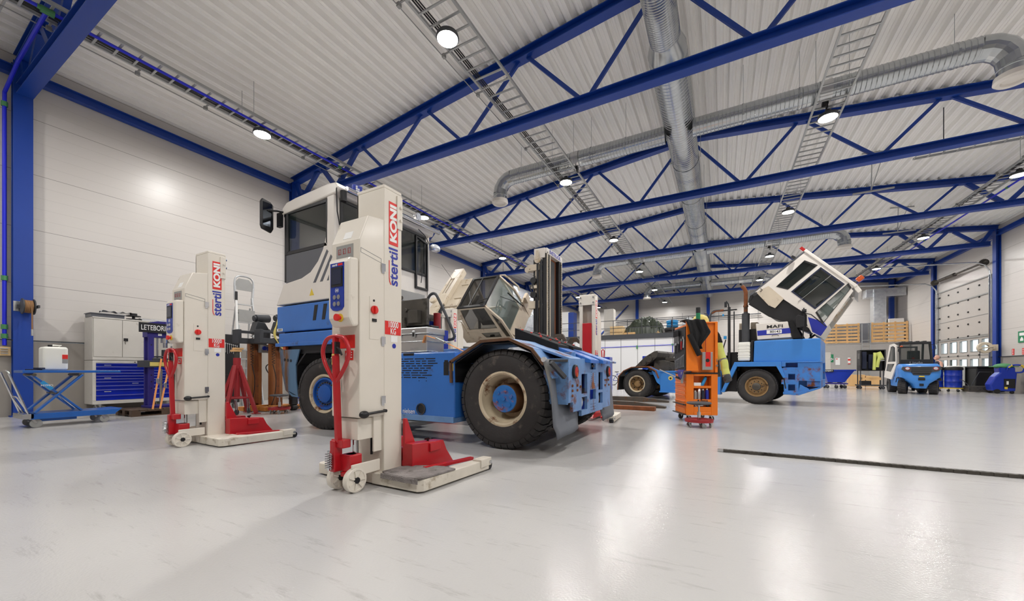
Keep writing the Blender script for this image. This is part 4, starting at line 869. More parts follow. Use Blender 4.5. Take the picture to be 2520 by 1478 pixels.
b = MB(); b.open_lathe([(0.07,-0.02),(0.08,-0.02),(0.08,0.0),(0.068,0.03),(0.066,0.2)], (-3.71,Y0,0.465), 'y', 28); b.build('exhaust_ring', 'dark_metal', tk, smooth=True)
b = MB(); b.cyl((-3.71,Y0-0.003,0.465),(-3.71,Y0+0.001,0.465),0.066,28); b.build('exhaust_opening', 'black', tk)
text('nielsen', 'owner_text', 'white', tk, (-3.945, Y0-0.003, 0.42), (R90,0,0), 0.1, 0.0008, 0.0, 0.86)
b = MB(); b.box(-5.2, -3.2, Y1-0.72, Y1, 0.36, 1.2); b.build('far_tank', 'truck_blue', T1, 0.02)
# rear mudguards
for (ya, yb) in ((Y0-0.02, Y0+0.72), (Y1-0.72, Y1+0.02)):
    mg = [(-3.17,0.85),(-3.18,1.12),(-2.7,1.375),(-2.29,1.39),(-1.98,1.26)]
    b = MB(); b.strip(mg+[(-1.8,1.04),(-1.72,0.92)], 0.02, 'y', ya+0.01, yb); g = b.build('rear_mudguard', 'truck_worn', T1)
    ye = ya if ya < 5 else yb
    b = MB(); b.strip(mg+[(-1.83,1.08)], 0.035, 'y', ye-0.015, ye+0.015); b.build('mudguard_edge', 'rust_dark', g, 0.003)
    b = MB(); b.strip([(-3.12,0.85),(-3.13,1.1),(-2.68,1.34),(-2.29,1.35),(-2.0,1.22),(-1.85,1.02)], 0.012, 'y', ya+0.03, yb-0.02); b.build('mudguard_liner', 'black', g)
# deck and ramps
b = MB(); b.box(-3.3, -1.65, 4.85, 6.0, 1.0, 1.12); b.box(-3.6, -3.1, 4.5, 6.3, 1.1, 1.32); b.strip([(-2.32,1.385),(-1.98,1.27),(-1.6,1.14)], 0.03, 'y', Y0+0.25, 4.9); b.strip([(-2.32,1.385),(-1.98,1.27),(-1.6,1.14)], 0.03, 'y', 5.92, Y1-0.02); b.box(-2.4,-1.7,4.86,4.9,0.7,1.25); b.box(-2.4,-1.7,5.94,5.98,0.7,1.25); b.build('rear_deck', 'truck_worn', T1, 0.006)
for (ya, yb) in ((4.9, 5.32), (5.5, 5.92)):
    b = MB(); b.prism([(-2.62,1.62),(-1.95,1.36),(-1.95,1.26),(-2.62,1.46)], 'y', ya, yb); rp_ = b.build('ramp', 'black_soft', T1, 0.008, label='black greasy ramp')
    b = MB(); b.prism([(-2.12,1.385),(-1.62,1.2),(-1.5,1.15),(-1.5,1.1),(-1.62,1.12),(-2.12,1.32)], 'y', ya+0.02, yb-0.02); b.prism([(-2.1,1.32),(-1.7,1.18),(-1.7,1.1),(-2.1,1.1)], 'y', ya+0.05, yb-0.05); b.build('ramp_tail', 'truck_blue', rp_, 0.008)
    b = MB()
    for k in range(6): b.ball((-2.55+k*0.1, ya+0.1+0.2*((k*7) % 3)/2, 1.597-k*0.038), (0.02, 0.02, 0.01), 10, 6)
    b.build('rivets', 'paint_red', rp_)
# rear plate
YR0, YR1 = 4.3, 6.22
b = MB(); holes = []
zs = [0.52, 0.72, 0.78, 1.02]
def rplate(y0, y1, z0, z1): b.box(-1.62, -1.58, y0, y1, z0, z1)
# columns of plate around two window columns and a middle slot
cols_ = [(4.3,4.78),(4.78,5.02),(5.02,5.14),(5.14,5.42),(5.42,5.56),(5.56,5.78),(5.78,6.22)]
rplate(4.3,4.45,0.62,1.15); rplate(4.45,4.78,0.5,1.15)
rplate(4.78,5.02,0.42,0.49); rplate(4.78,5.02,0.66,0.7); rplate(4.78,5.02,0.96,1.16)
rplate(5.02,5.14,0.42,1.16)
rplate(5.14,5.42,0.42,0.6); rplate(5.14,5.42,0.74,1.02); rplate(5.14,5.42,1.12,1.16)
rplate(5.42,5.56,0.42,1.16)
rplate(5.56,5.78,0.42,0.52); rplate(5.56,5.78,0.68,0.72); rplate(5.56,5.78,0.98,1.16)
rplate(5.78,6.22,0.44,1.16)
rp = b.build('rear_plate', 'truck_worn', T1)
b = MB(); b.box(-1.75, -1.7, 4.7, 5.86, 0.45, 1.15); b.build('pocket_back', 'deep_blue', rp)
b = MB(); b.box(-1.7, -1.69, 5.14, 5.42, 0.58, 0.76); b.build('tow_opening', 'black', rp)
b = MB(); b.box(-1.9, -1.62, YR0, YR1, 1.12, 1.15); b.box(-1.9, -1.6, 4.3, 4.34, 0.6, 1.13); b.box(-1.9, -1.6, 6.18, 6.22, 0.6, 1.13); b.build('plate_flange', 'truck_worn', rp)
for y in (4.5, 6.06):
    b = MB(); b.lathe([(0.0,0.0),(0.085,0.0),(0.085,0.03),(0.075,0.035)], (-1.582, y, 0.99), 'x', 24); tl = b.build('tail_light', 'black', T1)
    b = MB(); b.lathe([(0.0,0.04),(0.05,0.038),(0.07,0.03),(0.07,0.02)], (-1.58, y, 0.99), 'x', 24); b.build('lens', 'lens_red', tl, smooth=True)
    b = MB(); b.cyl((-1.545, y+0.0, 0.955), (-1.538, y, 0.955), 0.03, 14); b.build('amber_lens', 'amber', tl)
for y in (4.9, 5.67):
    b = MB(); b.lathe([(0.0,0.05),(0.06,0.04),(0.065,0.0)], (-1.66, y, 0.585), 'x', 20); b.build('reversing_light', 'headlamp', T1, smooth=True)
b = MB()
for k in range(8): b.cyl((-1.58, 5.2, 0.79+k*0.027), (-1.577, 5.2, 0.79+k*0.027), 0.006, 6); b.cyl((-1.58, 5.37, 0.79+k*0.027), (-1.577, 5.37, 0.79+k*0.027), 0.006, 6)
b.box(-1.58, -1.577, 5.22, 5.34, 1.05, 1.08)
for k in range(5):
    for z in (0.46, 0.5, 0.54): b.cyl((-1.58, 5.18+k*0.05, z), (-1.577, 5.18+k*0.05, z), 0.006, 6)
b.build('plate_holes', 'black', rp)
b = MB()
for y, z in ((4.42,0.82),(4.42,0.76),(4.42,0.7),(4.6,0.82),(4.6,0.76),(4.72,0.8),(4.62,1.0),(5.9,0.86),(6.0,0.86),(6.1,0.86),(5.9,0.78),(6.12,0.78)): b.cyl((-1.58,y,z),(-1.565,y,z),0.018,6)
b.build('rusty_bolts', 'rust', rp)
b = MB()
b.prism([(5.22,0.75),(5.36,0.75),(5.34,0.82),(5.31,0.84),(5.29,0.98),(5.27,0.97),(5.26,0.85),(5.22,0.83)], 'x', -1.58, -1.5765); b.build('rust_patch', 'rust', rp)
# mudflaps
for (ya, yb) in ((4.05, 4.86), (5.98, 6.75)):
    N_ = 12; vs = []; fs = []
    for i in range(N_+1):
        v = i/N_; z = 1.14-0.93*v
        for j in range(7):
            u = j/6; yy = ya+(yb-ya)*(u if v > 0.2 else u*0.75+0.0)+0.02*math.sin(v*5)
            if v > 0.9: yy = ya+(yb-ya)*(0.06+u*0.88)
            vs.append((-1.80+0.18*v+0.02*math.sin(u*6+v*4), yy, z+(0.05*u if v > 0.9 else 0)))
    for i in range(N_):
        for j in range(6): a = i*7+j; fs.append((a, a+1, a+8, a+7))
    b = MB(); b.add(vs, fs); f_ = b.build('mudflap', 'flap', T1, smooth=True); md = f_.modifiers.new('thick', 'SOLIDIFY'); md.thickness = 0.012
b = MB(); b.bar((-1.72,4.1,1.1),(-1.62,4.28,0.92),0.05,0.05); b.bar((-1.78,4.2,1.12),(-1.6,4.32,1.12),0.05,0.03); br = b.build('light_bracket', 'dark_grey', T1, 0.005)
b = MB(); b.cyl((-1.78,4.06,1.13),(-1.78,4.02,1.13),0.03,12); b.build('side_light', 'headlamp', T1)
# aluminium box on the tank
AB = thing('toolbox', 'aluminium box with latches standing on the tractor side tank', 'box', (-4.2, 4.45, 1.27))
b = MB(); b.box(-4.7, -3.69, 4.24, 4.63, 1.272, 1.53); b.build('body', 'alu', AB, 0.01)
b = MB(); b.box(-4.71, -3.68, 4.23, 4.64, 1.54, 1.63); b.build('lid', 'alu', AB, 0.012)
b = MB(); b.box(-4.715, -3.675, 4.225, 4.645, 1.53, 1.545); b.box(-4.715, -3.675, 4.225, 4.645, 1.272, 1.285); b.box(-4.715, -3.675, 4.232, 4.638, 1.42, 1.432); b.build('edge_trim', 'galv', AB, 0.002)
for x in (-4.5, -4.2, -3.92):
    b = MB(); b.box(x-0.03, x+0.03, 4.215, 4.235, 1.48, 1.58); l_ = b.build('latch', 'galv', AB, 0.006); b = MB(); b.box(x-0.015, x+0.015, 4.21, 4.216, 1.5, 1.55); b.build('keyhole', 'black', l_)
text('ZARGES', 'embossed_text', 'alu', AB, (-3.93, 4.239, 1.32), (R90,0,0), 0.05, 0.003, 0.001)
RS = thing('ratchet_strap', 'orange ratchet strap with metal buckle hanging over the box end', 'strap', (-3.6, 4.4, 1.45))
b = MB(); b.bar((-3.68,4.22,1.5),(-3.42,4.25,1.42),0.05,0.006); b.bar((-3.42,4.25,1.42),(-3.1,4.3,1.27),0.05,0.006); b.bar((-3.7,4.225,1.5),(-3.74,4.225,1.4),0.05,0.006); b.build('strap', 'strap_orange', RS)
b = MB(); b.bar((-3.5,4.22,1.46),(-3.34,4.24,1.39),0.06,0.02); b.cyl((-3.34,4.2,1.39),(-3.34,4.28,1.39),0.02,10); b.build('buckle', 'galv', RS, 0.004)
# ================================================================ second terminal tractor with its cab tipped forward
T2 = thing('terminal_tractor', 'blue terminal tractor with its white cab tipped steeply forward', 'terminal tractor')
WR = 0.53
for y, s_ in ((0.2, -1), (2.3, 1)):
    make_wheel(T2, (0.0, y, WR), WR, 0.32, 0.29, 'brown_rim', 'dark_metal', 'ring', 40, s_, tread=0.006)
for y, s_ in ((0.2, -1), (2.3, 1)):
    make_wheel(T2, (-3.72, y, WR), WR, 0.3, 0.29, 'rust_rim', 'brown_rim', 'dish', 40, s_, tread=0.006)
    make_wheel(T2, (-3.72, y+0.33*(1 if s_ < 0 else -1), WR), WR, 0.3, 0.29, 'rust_rim', 'brown_rim', 'dish', 40, s_, tread=0.006)
b = MB(); b.box(-4.3, 1.3, 0.75, 0.87, 0.6, 0.95); b.box(-4.3, 1.3, 1.63, 1.75, 0.6, 0.95); b.box(-0.15, 0.15, 0.3, 2.2, 0.4, 0.6); b.box(-3.85, -3.6, 0.4, 2.1, 0.42, 0.62); b.box(-1.2, 1.1, 0.9, 1.6, 0.5, 1.2); b.box(-1.0, -0.55, 0.25, 2.2, 0.35, 1.0)
b.tube([(-1.8,0.3,0.4),(-1.2,0.28,0.45),(-0.7,0.3,0.42)], 0.03, 8); b.build('chassis', 'black', T2, 0.01)
# front body
up = [(-0.08,1.26),(-0.06,1.9),(1.5,1.9),(1.5,1.24)]
b = MB(); b.prism(up, 'y', 0.06, 2.44); b.build('front_body', 'mafi_blue', T2, 0.035, seg=3)
fen = [(-0.95,0.33),(-0.85,0.33),(-0.5,1.13),(-0.3,1.16),(0.4,1.16),(0.52,1.1),(0.66,0.8),(0.72,0.33),(1.02,0.31),(1.5,0.55),(1.5,1.27),(-0.57,1.27)]
for (ya, yb) in ((0.0, 0.1), (2.4, 2.5)):
    b = MB()
    b.prism([(-0.95,0.33),(-0.85,0.33),(-0.5,1.13),(-0.57,1.27)], 'y', ya, yb); b.prism([(-0.57,1.27),(-0.5,1.13),(0.52,1.13),(0.5,1.27)], 'y', ya, yb)
    b.prism([(0.5,1.27),(0.5,1.13),(0.66,0.8),(0.95,0.8),(0.95,1.27)], 'y', ya, yb) if False else b.prism([(0.5,1.27),(0.5,1.13),(0.66,0.8),(0.72,0.8),(0.62,1.12),(0.62,1.27)], 'y', ya, yb)
    f_ = b.build('mudguard', 'mafi_blue', T2, 0.006)
for (ya, yb) in ((0.0, 0.55), (1.95, 2.5)):
    b = MB(); b.strip([(-0.9,0.34),(-0.53,1.2),(0.5,1.2),(0.67,0.85),(0.72,0.5)], 0.03, 'y', ya+0.02, yb); b.build('wheel_arch', 'black', T2)
b = MB()   # step tower with openings
for (ya, yb) in ((0.02, 0.06), (2.44, 2.48)):
    b.box(0.62, 0.72, ya, yb, 1.12, 1.27); b.box(1.02, 1.5, ya, yb, 0.92, 1.27) if False else b.box(1.0, 1.5, ya, yb, 0.72, 1.27)
    b.box(0.62, 1.0, ya, yb, 1.23, 1.27); b.box(0.62, 1.0, ya, yb, 0.92, 1.08); b.box(0.62, 1.0, ya, yb, 0.62, 0.75)
    b.box(0.68, 0.78, ya, yb, 0.32, 0.95); b.box(0.94, 1.02, ya, yb, 0.32, 0.95)
    b.prism([(0.7,0.33),(1.02,0.31),(1.25,0.42),(1.25,0.5),(1.05,0.62),(1.02,0.44),(0.7,0.44)], 'y', ya, yb)
b.build('step_tower', 'mafi_worn', T2, 0.004)
b = MB(); b.prism([(0.66,0.33),(1.02,0.31),(1.5,0.52),(1.5,0.56),(1.02,0.4),(0.66,0.4)], 'y', 0.0, 2.5); b.box(1.2, 1.5, 0.08, 2.42, 0.56, 0.74); b.box(0.96, 1.54, -0.01, 0.05, 1.235, 1.265); b.build('bumper', 'mafi_worn', T2, 0.008)
b = MB(); b.box(0.64, 1.0, 0.35, 0.4, 0.33, 1.25); b.box(1.0, 1.45, 0.3, 2.2, 0.56, 1.24)
for z in (0.62, 0.92, 1.1): b.box(0.66, 1.0, 0.06, 0.35, z-0.02, z)
b.build('step_well', 'mafi_blue', T2)
# rear frame
b = MB(); b.box(-2.88, -0.98, 0.08, 0.3, 0.3, 0.98); b.box(-2.88, -0.98, 2.2, 2.42, 0.3, 0.98); b.box(-4.3, -0.9, 0.3, 2.2, 0.86, 0.96); b.box(-2.9, -0.98, 0.05, 0.32, 0.96, 1.0); b.box(-2.9, -0.98, 0.05, 0.32, 0.25, 0.3)
b.prism([(-2.95,1.02),(-3.25,1.16),(-3.0,0.6),(-2.88,0.5),(-2.88,1.0)], 'y', 0.08, 0.14); b.build('rear_frame', 'mafi_blue', T2, 0.008)
b = MB(); b.cyl((-2.52,0.077,0.75),(-2.52,0.074,0.75),0.075,20); g = b.build('round_sticker', 'pale_yellow', T2); b = MB(); b.cyl((-2.52,0.073,0.74),(-2.52,0.071,0.74),0.035,14); b.build('mark', 'black', g)
for (ya, yb) in ((0.0, 0.72), (1.78, 2.5)):
    b = MB(); b.strip([(-4.44,0.3),(-4.4,0.8),(-4.2,1.0),(-3.9,1.13),(-3.3,1.15),(-3.02,1.0),(-2.92,0.75)], 0.03, 'y', ya, yb); b.build('rear_mudguard', 'rust' if ya < 1 else 'mafi_worn', T2)
    b = MB(); b.strip([(-4.41,0.3),(-4.37,0.8),(-4.18,0.98),(-3.9,1.105),(-3.32,1.12),(-3.06,0.98)], 0.02, 'y', ya+0.01, yb-0.01); b.build('mudguard_liner', 'black', T2)
b = MB(); b.prism([(-4.0,1.16),(-3.9,1.16),(-3.55,1.5),(-3.2,1.7),(-3.08,1.72),(-3.05,1.65),(-3.1,1.5),(-3.25,1.35),(-3.6,1.12)], 'y', 0.35, 2.1); b.cyl((-3.35,0.25,1.42),(-3.35,2.2,1.42),0.11,16); b.cyl((-3.55,0.3,1.28),(-3.55,2.2,1.28),0.08,12)
b.prism([(-3.25,1.0),(-3.2,1.35),(-2.9,1.38),(-2.6,1.3),(-1.9,1.18),(-1.0,1.02),(-1.0,0.95),(-3.2,0.95)], 'y', 0.4, 2.1); b.box(-2.9,-2.5,0.6,1.9,1.34,1.46); b.build('fifth_wheel', 'dark_metal', T2, 0.012, label='greasy black fifth wheel coupling, plate tipped up')
b = MB(); b.box(-3.2, -2.3, 2.3, 2.45, 0.95, 1.65) if False else b.box(-2.2, -1.2, 2.2, 2.4, 1.0, 1.25); b.build('tool_tray', 'deep_blue', T2)
# tank, exhaust, hood
b = MB(); b.box(-0.5, -0.17, 0.1, 0.5, 1.3, 1.88)
tk_ = b.build('expansion_tank', 'plastic_white', T2, 0.045, seg=3); b = MB()
for z in (1.42, 1.5, 1.6, 1.68, 1.78): b.box(-0.506, -0.164, 0.094, 0.506, z-0.008, z+0.008)
b.build('tank_ribs', 'plastic_white', tk_, 0.004)
b = MB(); b.box(-0.15, -0.1, 0.1, 0.5, 1.27, 1.92); b.box(-0.55, -0.1, 0.5, 2.3, 1.3, 2.3); b.box(-0.9,-0.55,0.6,2.2,1.0,1.6); b.build('cooler', 'black', T2, 0.01)
b = MB(); b.cyl((-0.33,0.35,1.88),(-0.33,0.35,2.78),0.105,24); b.cyl((-0.33,0.35,2.76),(-0.33,0.35,2.83),0.06,16); b.build('silencer', 'dark_grey', T2, 0.012, smooth=True)
b = MB(); b.tube(bez([(-0.33,0.35,2.8),(-0.33,0.35,3.3),(-0.33,0.35,3.42),(-0.36,0.35,3.54),(-0.43,0.35,3.64)],5), 0.055, 16); b.cyl((-0.33,0.35,2.98),(-0.33,0.35,3.03),0.07,16); b.build('exhaust_pipe', 'rust', T2, smooth=True)
b = MB(); b.box(-0.62,-0.4,0.9,1.2,2.2,2.55); b.box(-0.3,-0.1,0.9,1.2,2.2,2.55); b.build('reservoir', 'old_cream', T2, 0.02)
hd = [(-0.03,2.42),(0.76,2.42),(0.86,1.96),(0.01,1.93)]
b = MB(); b.prism(hd, 'y', 0.12, 1.1); hd_ = b.build('engine_hood', 'cab_white', T2, 0.02)
b = MB(); b.prism([(0.01,2.2),(0.81,2.23),(0.84,2.08),(0.02,2.05)], 'y', 0.114, 0.121); b.build('hood_stripe', 'logo_blue', hd_)
b = MB(); b.box(0.25, 0.62, 0.108, 0.115, 2.09, 2.2); pl_ = b.build('number_plate', 'white', hd_)
text('80143', 'number_text', 'black', pl_, (0.46,0.105,2.145), (R90,0,0), 0.095, 0.0006, 0.001, 1.1)
text('MAFI', 'brand_text', 'black', hd_, (0.45,0.112,2.295), (R90,0,0), 0.13, 0.001, 0.002, 1.45)
b = MB(); b.tube([(0.38,0.12,2.02),(0.4,0.09,2.045),(0.52,0.09,2.045),(0.54,0.12,2.02)], 0.008, 6); b.build('hood_handle', 'black', hd_)
b = MB(); b.prism([(0.86,1.92),(0.78,2.44),(0.86,2.46),(1.1,1.92)], 'y', 0.1, 1.3); b.build('bellows', 'black_soft', T2, 0.01)
# tipped cab
y0, y1 = 0.1, 1.9
out_ = [(-0.16,3.3),(1.17,4.36),(2.22,3.2),(2.02,2.95),(1.5,1.93),(1.2,2.2),(0.69,2.55),(0.45,2.83),(0.02,3.08)]
# side panels as strips around the windows
def lerp(a, b_, t): return (a[0]+(b_[0]-a[0])*t, a[1]+(b_[1]-a[1])*t)
qw = [(0.5,3.46),(1.14,4.08),(1.42,3.9),(0.77,3.34)]           # quarter window
dw = [(0.86,3.26),(1.5,3.82),(1.98,3.3),(1.38,2.72)]           # door window
fw = [(1.4,2.62),(2.06,3.3),(2.12,3.18),(1.55,2.3)]
def cabside(y, t):
    b = MB()
    polys = [[(-0.05,3.36),(1.17,4.36),qw[1],qw[0]], [(-0.05,3.36),qw[0],qw[3],(0.67,3.06),(0.28,3.4)],
             [(1.17,4.36),(1.5,4.02),qw[2],qw[1]], [qw[2],(1.5,4.02),dw[1]], [qw[3],qw[2],dw[1],dw[0]],
             [(0.67,3.06),qw[3],dw[0]], [(0.67,3.06),dw[0],dw[3],(1.2,2.57)], [(1.5,4.02),(2.22,3.2),dw[2],dw[1]],
             [dw[3],dw[2],fw[1],fw[0]], [dw[2],(2.22,3.2),fw[2],fw[1]], [(1.2,2.57),dw[3],fw[0],fw[3],(1.5,1.93),(1.3,2.06),(1.2,2.3)], [fw[2],(2.22,3.2),(2.08,2.98),(1.5,1.93),fw[3]] if False else [fw[3],fw[2],(2.17,3.1),(1.52,2.0)]]
    for p in polys: b.prism(p, 'y', y, y+t)
    return b
cb_ = cabside(y0, 0.05).build('cab_side', 'cab_white', T2); cabside(y1-0.05, 0.05).build('cab_side', 'cab_white', T2)
b = MB(); b.strip([(-0.16,3.3),(1.17,4.36)], 0.05, 'y', y0, y1); b.build('rear_wall', 'grey_panel', cb_)
b = MB(); b.strip([(1.17,4.36),(2.22,3.22)], 0.08, 'y', y0-0.03, y1+0.03); b.prism([(2.16,3.26),(2.24,3.26),(2.34,3.08),(2.27,3.02),(2.2,3.12)], 'y', y0-0.02, y1+0.02); b.build('roof', 'cab_white', cb_, 0.015)
b = MB(); b.strip([(-0.15,3.28),(-0.2,3.1),(0.3,2.66),(0.6,2.5),(1.2,2.15)], 0.06, 'y', y0+0.04, y1-0.04); b.prism([(0.0,3.3),(-0.1,3.22),(-0.22,3.02),(0.3,2.6),(0.75,2.38),(1.25,2.1),(1.22,2.56),(0.67,3.04),(0.3,3.36)], 'y', y0+0.06, y0+0.1); b.build('cab_floor', 'black', cb_)
b = MB(); b.prism([(0.0,3.34),(0.1,3.42),(0.3,3.5),(0.67,3.08),(0.46,2.83),(0.3,2.93)], 'y', y0-0.006, y0+0.02); b.build('stained_skirt', 'old_cream', cb_, label='brown stained lower rear panel')
b = MB(); b.prism([(1.22,2.5),(1.56,2.34),(1.64,2.2),(1.5,1.95),(1.32,2.08)], 'y', y0-0.006, y0+0.006); b.prism([(1.22,2.5),(1.56,2.34),(1.64,2.2),(1.5,1.95),(1.32,2.08)], 'y', y1-0.006, y1+0.006); b.build('front_corner', 'logo_blue', cb_)
for nm, P in (('quarter_glass', qw), ('door_glass', dw), ('corner_glass', fw)):
    for y in (y0+0.02, y1-0.03): MB().prism(P, 'y', y, y+0.006).build(nm, 'glass' if P is not fw else 'glass_clear', cb_)
for P in (qw, dw, fw):
    c_ = (sum(p[0] for p in P)/4, sum(p[1] for p in P)/4); O_ = [lerp(c_, p, 1.04) for p in P]; I_ = [lerp(c_, p, 0.94) for p in P]
    for y in (y0-0.008, y1-0.006): b = MB(); b.ring(O_, I_, 'y', y, y+0.014); b.build('window_seal', 'black' if P is not dw else 'navy', cb_)
MB().bar((1.0,y0-0.006,2.95), (1.72,y0-0.006,3.58), 0.01, 0.02, (0,1,0)).build('window_divider', 'grey', cb_)
b = MB(); b.strip([(2.12,3.08),(1.58,2.12)], 0.012, 'y', y0+0.06, y1-0.06); b.build('windscreen', 'glass_clear', cb_); b = MB(); b.strip([(1.66,2.26),(1.5,1.95),(1.2,2.25)], 0.03, 'y', y0+0.05, y1-0.05); b.build('front_apron', 'cab_white', cb_)
b = MB(); b.cbox((1.05,0.9,3.05),(0.5,0.5,0.15),(0,0.85,0)); b.cbox((1.0,0.9,3.5),(0.12,0.5,0.6),(0,0.85,0)); b.cbox((1.6,0.9,2.75),(0.5,0.9,0.2),(0,0.85,0)); b.cbox((0.6,1.2,3.2),(0.3,0.3,0.4),(0,0.85,0)); b.build('seat', 'black', cb_, 0.03)
b = MB(); b.cbox((1.1,0.2,4.43),(0.14,0.14,0.08),(0,0.85,0)); b.cyl((1.1,0.2,4.4),(1.16,0.2,4.34),0.02,8); b.build('beacon', 'lens_red', cb_, 0.01); b = MB(); b.cbox((2.3,0.2,3.42),(0.12,0.1,0.15),(0,0.85,0)); b.build('beacon', 'amber', cb_, 0.02)
b = MB(); b.cbox((0.9,0.0,4.2),(0.1,0.1,0.07),(0,0.7,0)); b.tube([(0.1,0.08,3.45),(0.15,0.06,3.4),(0.1,0.06,3.35)],0.01,6); b.build('rear_lamp', 'black', cb_)
b = MB(); b.tube([(1.62,0.02,2.2),(1.3,0.0,2.55),(1.12,0.0,2.62)], 0.015, 6); b.prism([(0.98,2.2),(1.14,2.22),(1.16,2.5),(1.02,2.56),(0.96,2.5)], 'y', -0.12, -0.05); b.bar((1.12,-0.02,1.92),(1.14,-0.02,2.75),0.03,0.03); b.cyl((1.1,-0.06,2.66),(1.2,-0.06,2.66),0.05,10); b.build('mirror', 'black', T2, 0.01)
b = MB(); b.bar((1.22,0.4,1.9),(1.55,0.5,2.2),0.05,0.05); b.bar((0.9,0.3,1.9),(1.15,0.3,2.5),0.03,0.03); b.bar((1.2,1.6,1.88),(1.15,1.6,2.6),0.05,0.05); b.build('cab_prop', 'black', T2)
# hoses and mast behind the cab
b = MB(); b.bar((-0.82,0.5,1.1),(-0.82,0.5,3.05),0.07,0.07); b.bar((-0.68,0.5,1.6),(-0.68,0.5,2.9),0.03,0.03); b.bar((-0.98,0.5,2.95),(-0.6,0.5,2.95),0.04,0.04); b.tube([(-0.82,0.5,3.0),(-0.84,0.48,3.15),(-0.9,0.48,3.25)],0.02,6); b.box(-0.95,-0.88,0.45,0.5,3.05,3.22); b.build('hose_mast', 'black', T2, 0.004)
b = MB(); b.tube(bez([(-0.98,0.5,2.96),(-1.3,0.48,2.95),(-1.38,0.46,2.7),(-1.3,0.45,2.35),(-1.05,0.42,2.05)],6), 0.035, 8); b.build('air_hose', 'dark_grey', T2, smooth=True)
b = MB(); b.tube([(-0.98,0.5,2.96),(-1.2,0.49,2.97),(-1.34,0.48,2.9)], 0.037, 8); b.build('hose_end', 'rust', T2)
b = MB(); b.tube([(-1.12+0.055*math.sin(i*0.7)+0.0008*i, 0.36+0.055*math.cos(i*0.7), 1.95-0.0048*i) for i in range(110)], 0.011, 6); b.build('coiled_hose', 'orange', T2, smooth=True)
b = MB(); b.tube(bez([(-1.05,0.4,2.1),(-1.3,0.38,1.9),(-1.36,0.36,1.6),(-1.34,0.36,1.3)],6), 0.02, 6); b.tube(bez([(-0.9,0.42,2.0),(-0.98,0.4,1.6),(-0.9,0.42,1.2)],5), 0.018, 6); b.build('cable', 'black', T2)
b = MB(); b.box(-0.96,-0.88,0.38,0.46,2.02,2.12); b.box(-1.0,-0.95,0.4,0.44,2.76,2.83); b.build('coupling', 'bright_blue', T2, 0.01)
b = MB(); b.cyl((-1.06,0.4,2.08),(-1.14,0.4,2.12),0.03,10); b.build('coupling_cap', 'lens_red', T2)
b = MB(); b.box(-1.3,-0.95,0.5,0.9,1.02,1.35); b.box(-1.35,-0.9,0.45,0.95,1.4,1.5); b.build('battery_box', 'grey', T2, 0.01)
T2.location = (0.91, 13.55, 0); T2.rotation_euler = (0, 0, math.radians(-13))
# ================================================================ forklift with the tilted cab
FK = thing('forklift_truck', 'large old cream forklift with a sideways tilted glass cab and a tall mast', 'forklift', (-6.5, 11.8, 0))
b = MB()
for (ya, yb) in ((11.1, 11.36), (12.16, 12.42)):
    b.box(-4.95, -4.81, ya, yb, 0.15, 4.7); 
b.build('outer_mast', 'black', FK, 0.004)
b = MB()
b.box(-4.82, -4.79, 11.12, 11.18, 0.4, 4.74); b.box(-4.82, -4.79, 12.34, 12.4, 0.4, 4.74); b.box(-4.83, -4.8, 11.36, 11.42, 0.4, 4.7); b.build('mast_strip', 'old_cream', FK)
b = MB(); b.box(-5.0, -4.79, 11.1, 12.42, 4.68, 4.86); b.box(-5.22, -4.85, 11.05, 11.14, 4.55, 4.86); b.build('mast_head', 'cab_white', FK, 0.012)
text('SVETRUCK', 'brand_text', 'logo_blue', FK, (-4.785, 11.76, 4.77), (R90,0,R90), 0.17, 0.001, 0.004, 1.12)
b = MB(); b.cyl((-5.08,11.0,4.5),(-5.08,11.07,4.5),0.11,20); b.prism([(-5.15,4.5),(-5.01,4.5),(-5.03,4.78),(-5.12,4.78)], 'y', 10.98, 11.0); b.build('chain_pulley', 'old_cream', FK, 0.004)
b = MB(); b.box(-5.28,-5.22,11.15,11.3,0.6,4.55); b.box(-5.12,-5.06,11.03,11.09,1.0,4.45); b.cyl((-4.98,11.07,1.0),(-4.98,11.07,4.5),0.04,10); b.cyl((-4.9,11.2,1.0),(-4.9,11.2,4.66),0.045,10); b.cyl((-4.9,12.3,1.0),(-4.9,12.3,4.66),0.045,10)
b.tube([(-5.18,11.05,4.0),(-5.26,11.0,3.8),(-5.2,11.0,3.5),(-5.14,11.03,3.2),(-5.16,11.03,1.5)],0.025,8); b.tube([(-5.2,11.05,3.9),(-5.32,11.0,3.6),(-5.2,11.02,3.3)],0.02,8)
for z in (3.85, 3.4): b.cyl((-5.22,10.98,z),(-5.22,11.1,z),0.1,14)
b.build('hoses', 'black', FK)
b = MB(); b.box(-5.45,-5.05,11.06,11.3,4.18,4.38); b.box(-5.42,-5.05,11.06,11.3,2.98,3.22); b.box(-5.2,-5.06,11.1,11.3,0.8,4.2); b.cyl((-5.48,11.1,4.25),(-5.48,11.16,4.25),0.1,16); b.box(-5.3,-5.1,11.0,11.1,3.6,3.7); b.build('mast_bracket', 'old_cream', FK, 0.01)
b = MB(); b.box(-4.97,-4.93,11.4,12.2,0.3,4.68); b.box(-4.93,-4.9,11.42,11.6,0.3,4.66); b.build('inner_mast', 'rust', FK)
b = MB(); b.box(-4.93,-4.89,11.66,11.98,0.3,4.6); b.build('lift_cylinder', 'black', FK, 0.01)
b = MB(); y = 0.5
while y < 4.6: b.box(-4.8,-4.77,11.2,11.24,y,y+0.05); b.box(-4.8,-4.77,12.27,12.31,y,y+0.05); y += 0.075
b.box(-4.79,-4.78,11.205,11.235,0.5,4.6); b.box(-4.79,-4.78,12.275,12.305,0.5,4.6)
b.build('lift_chain', 'dark_metal', FK)
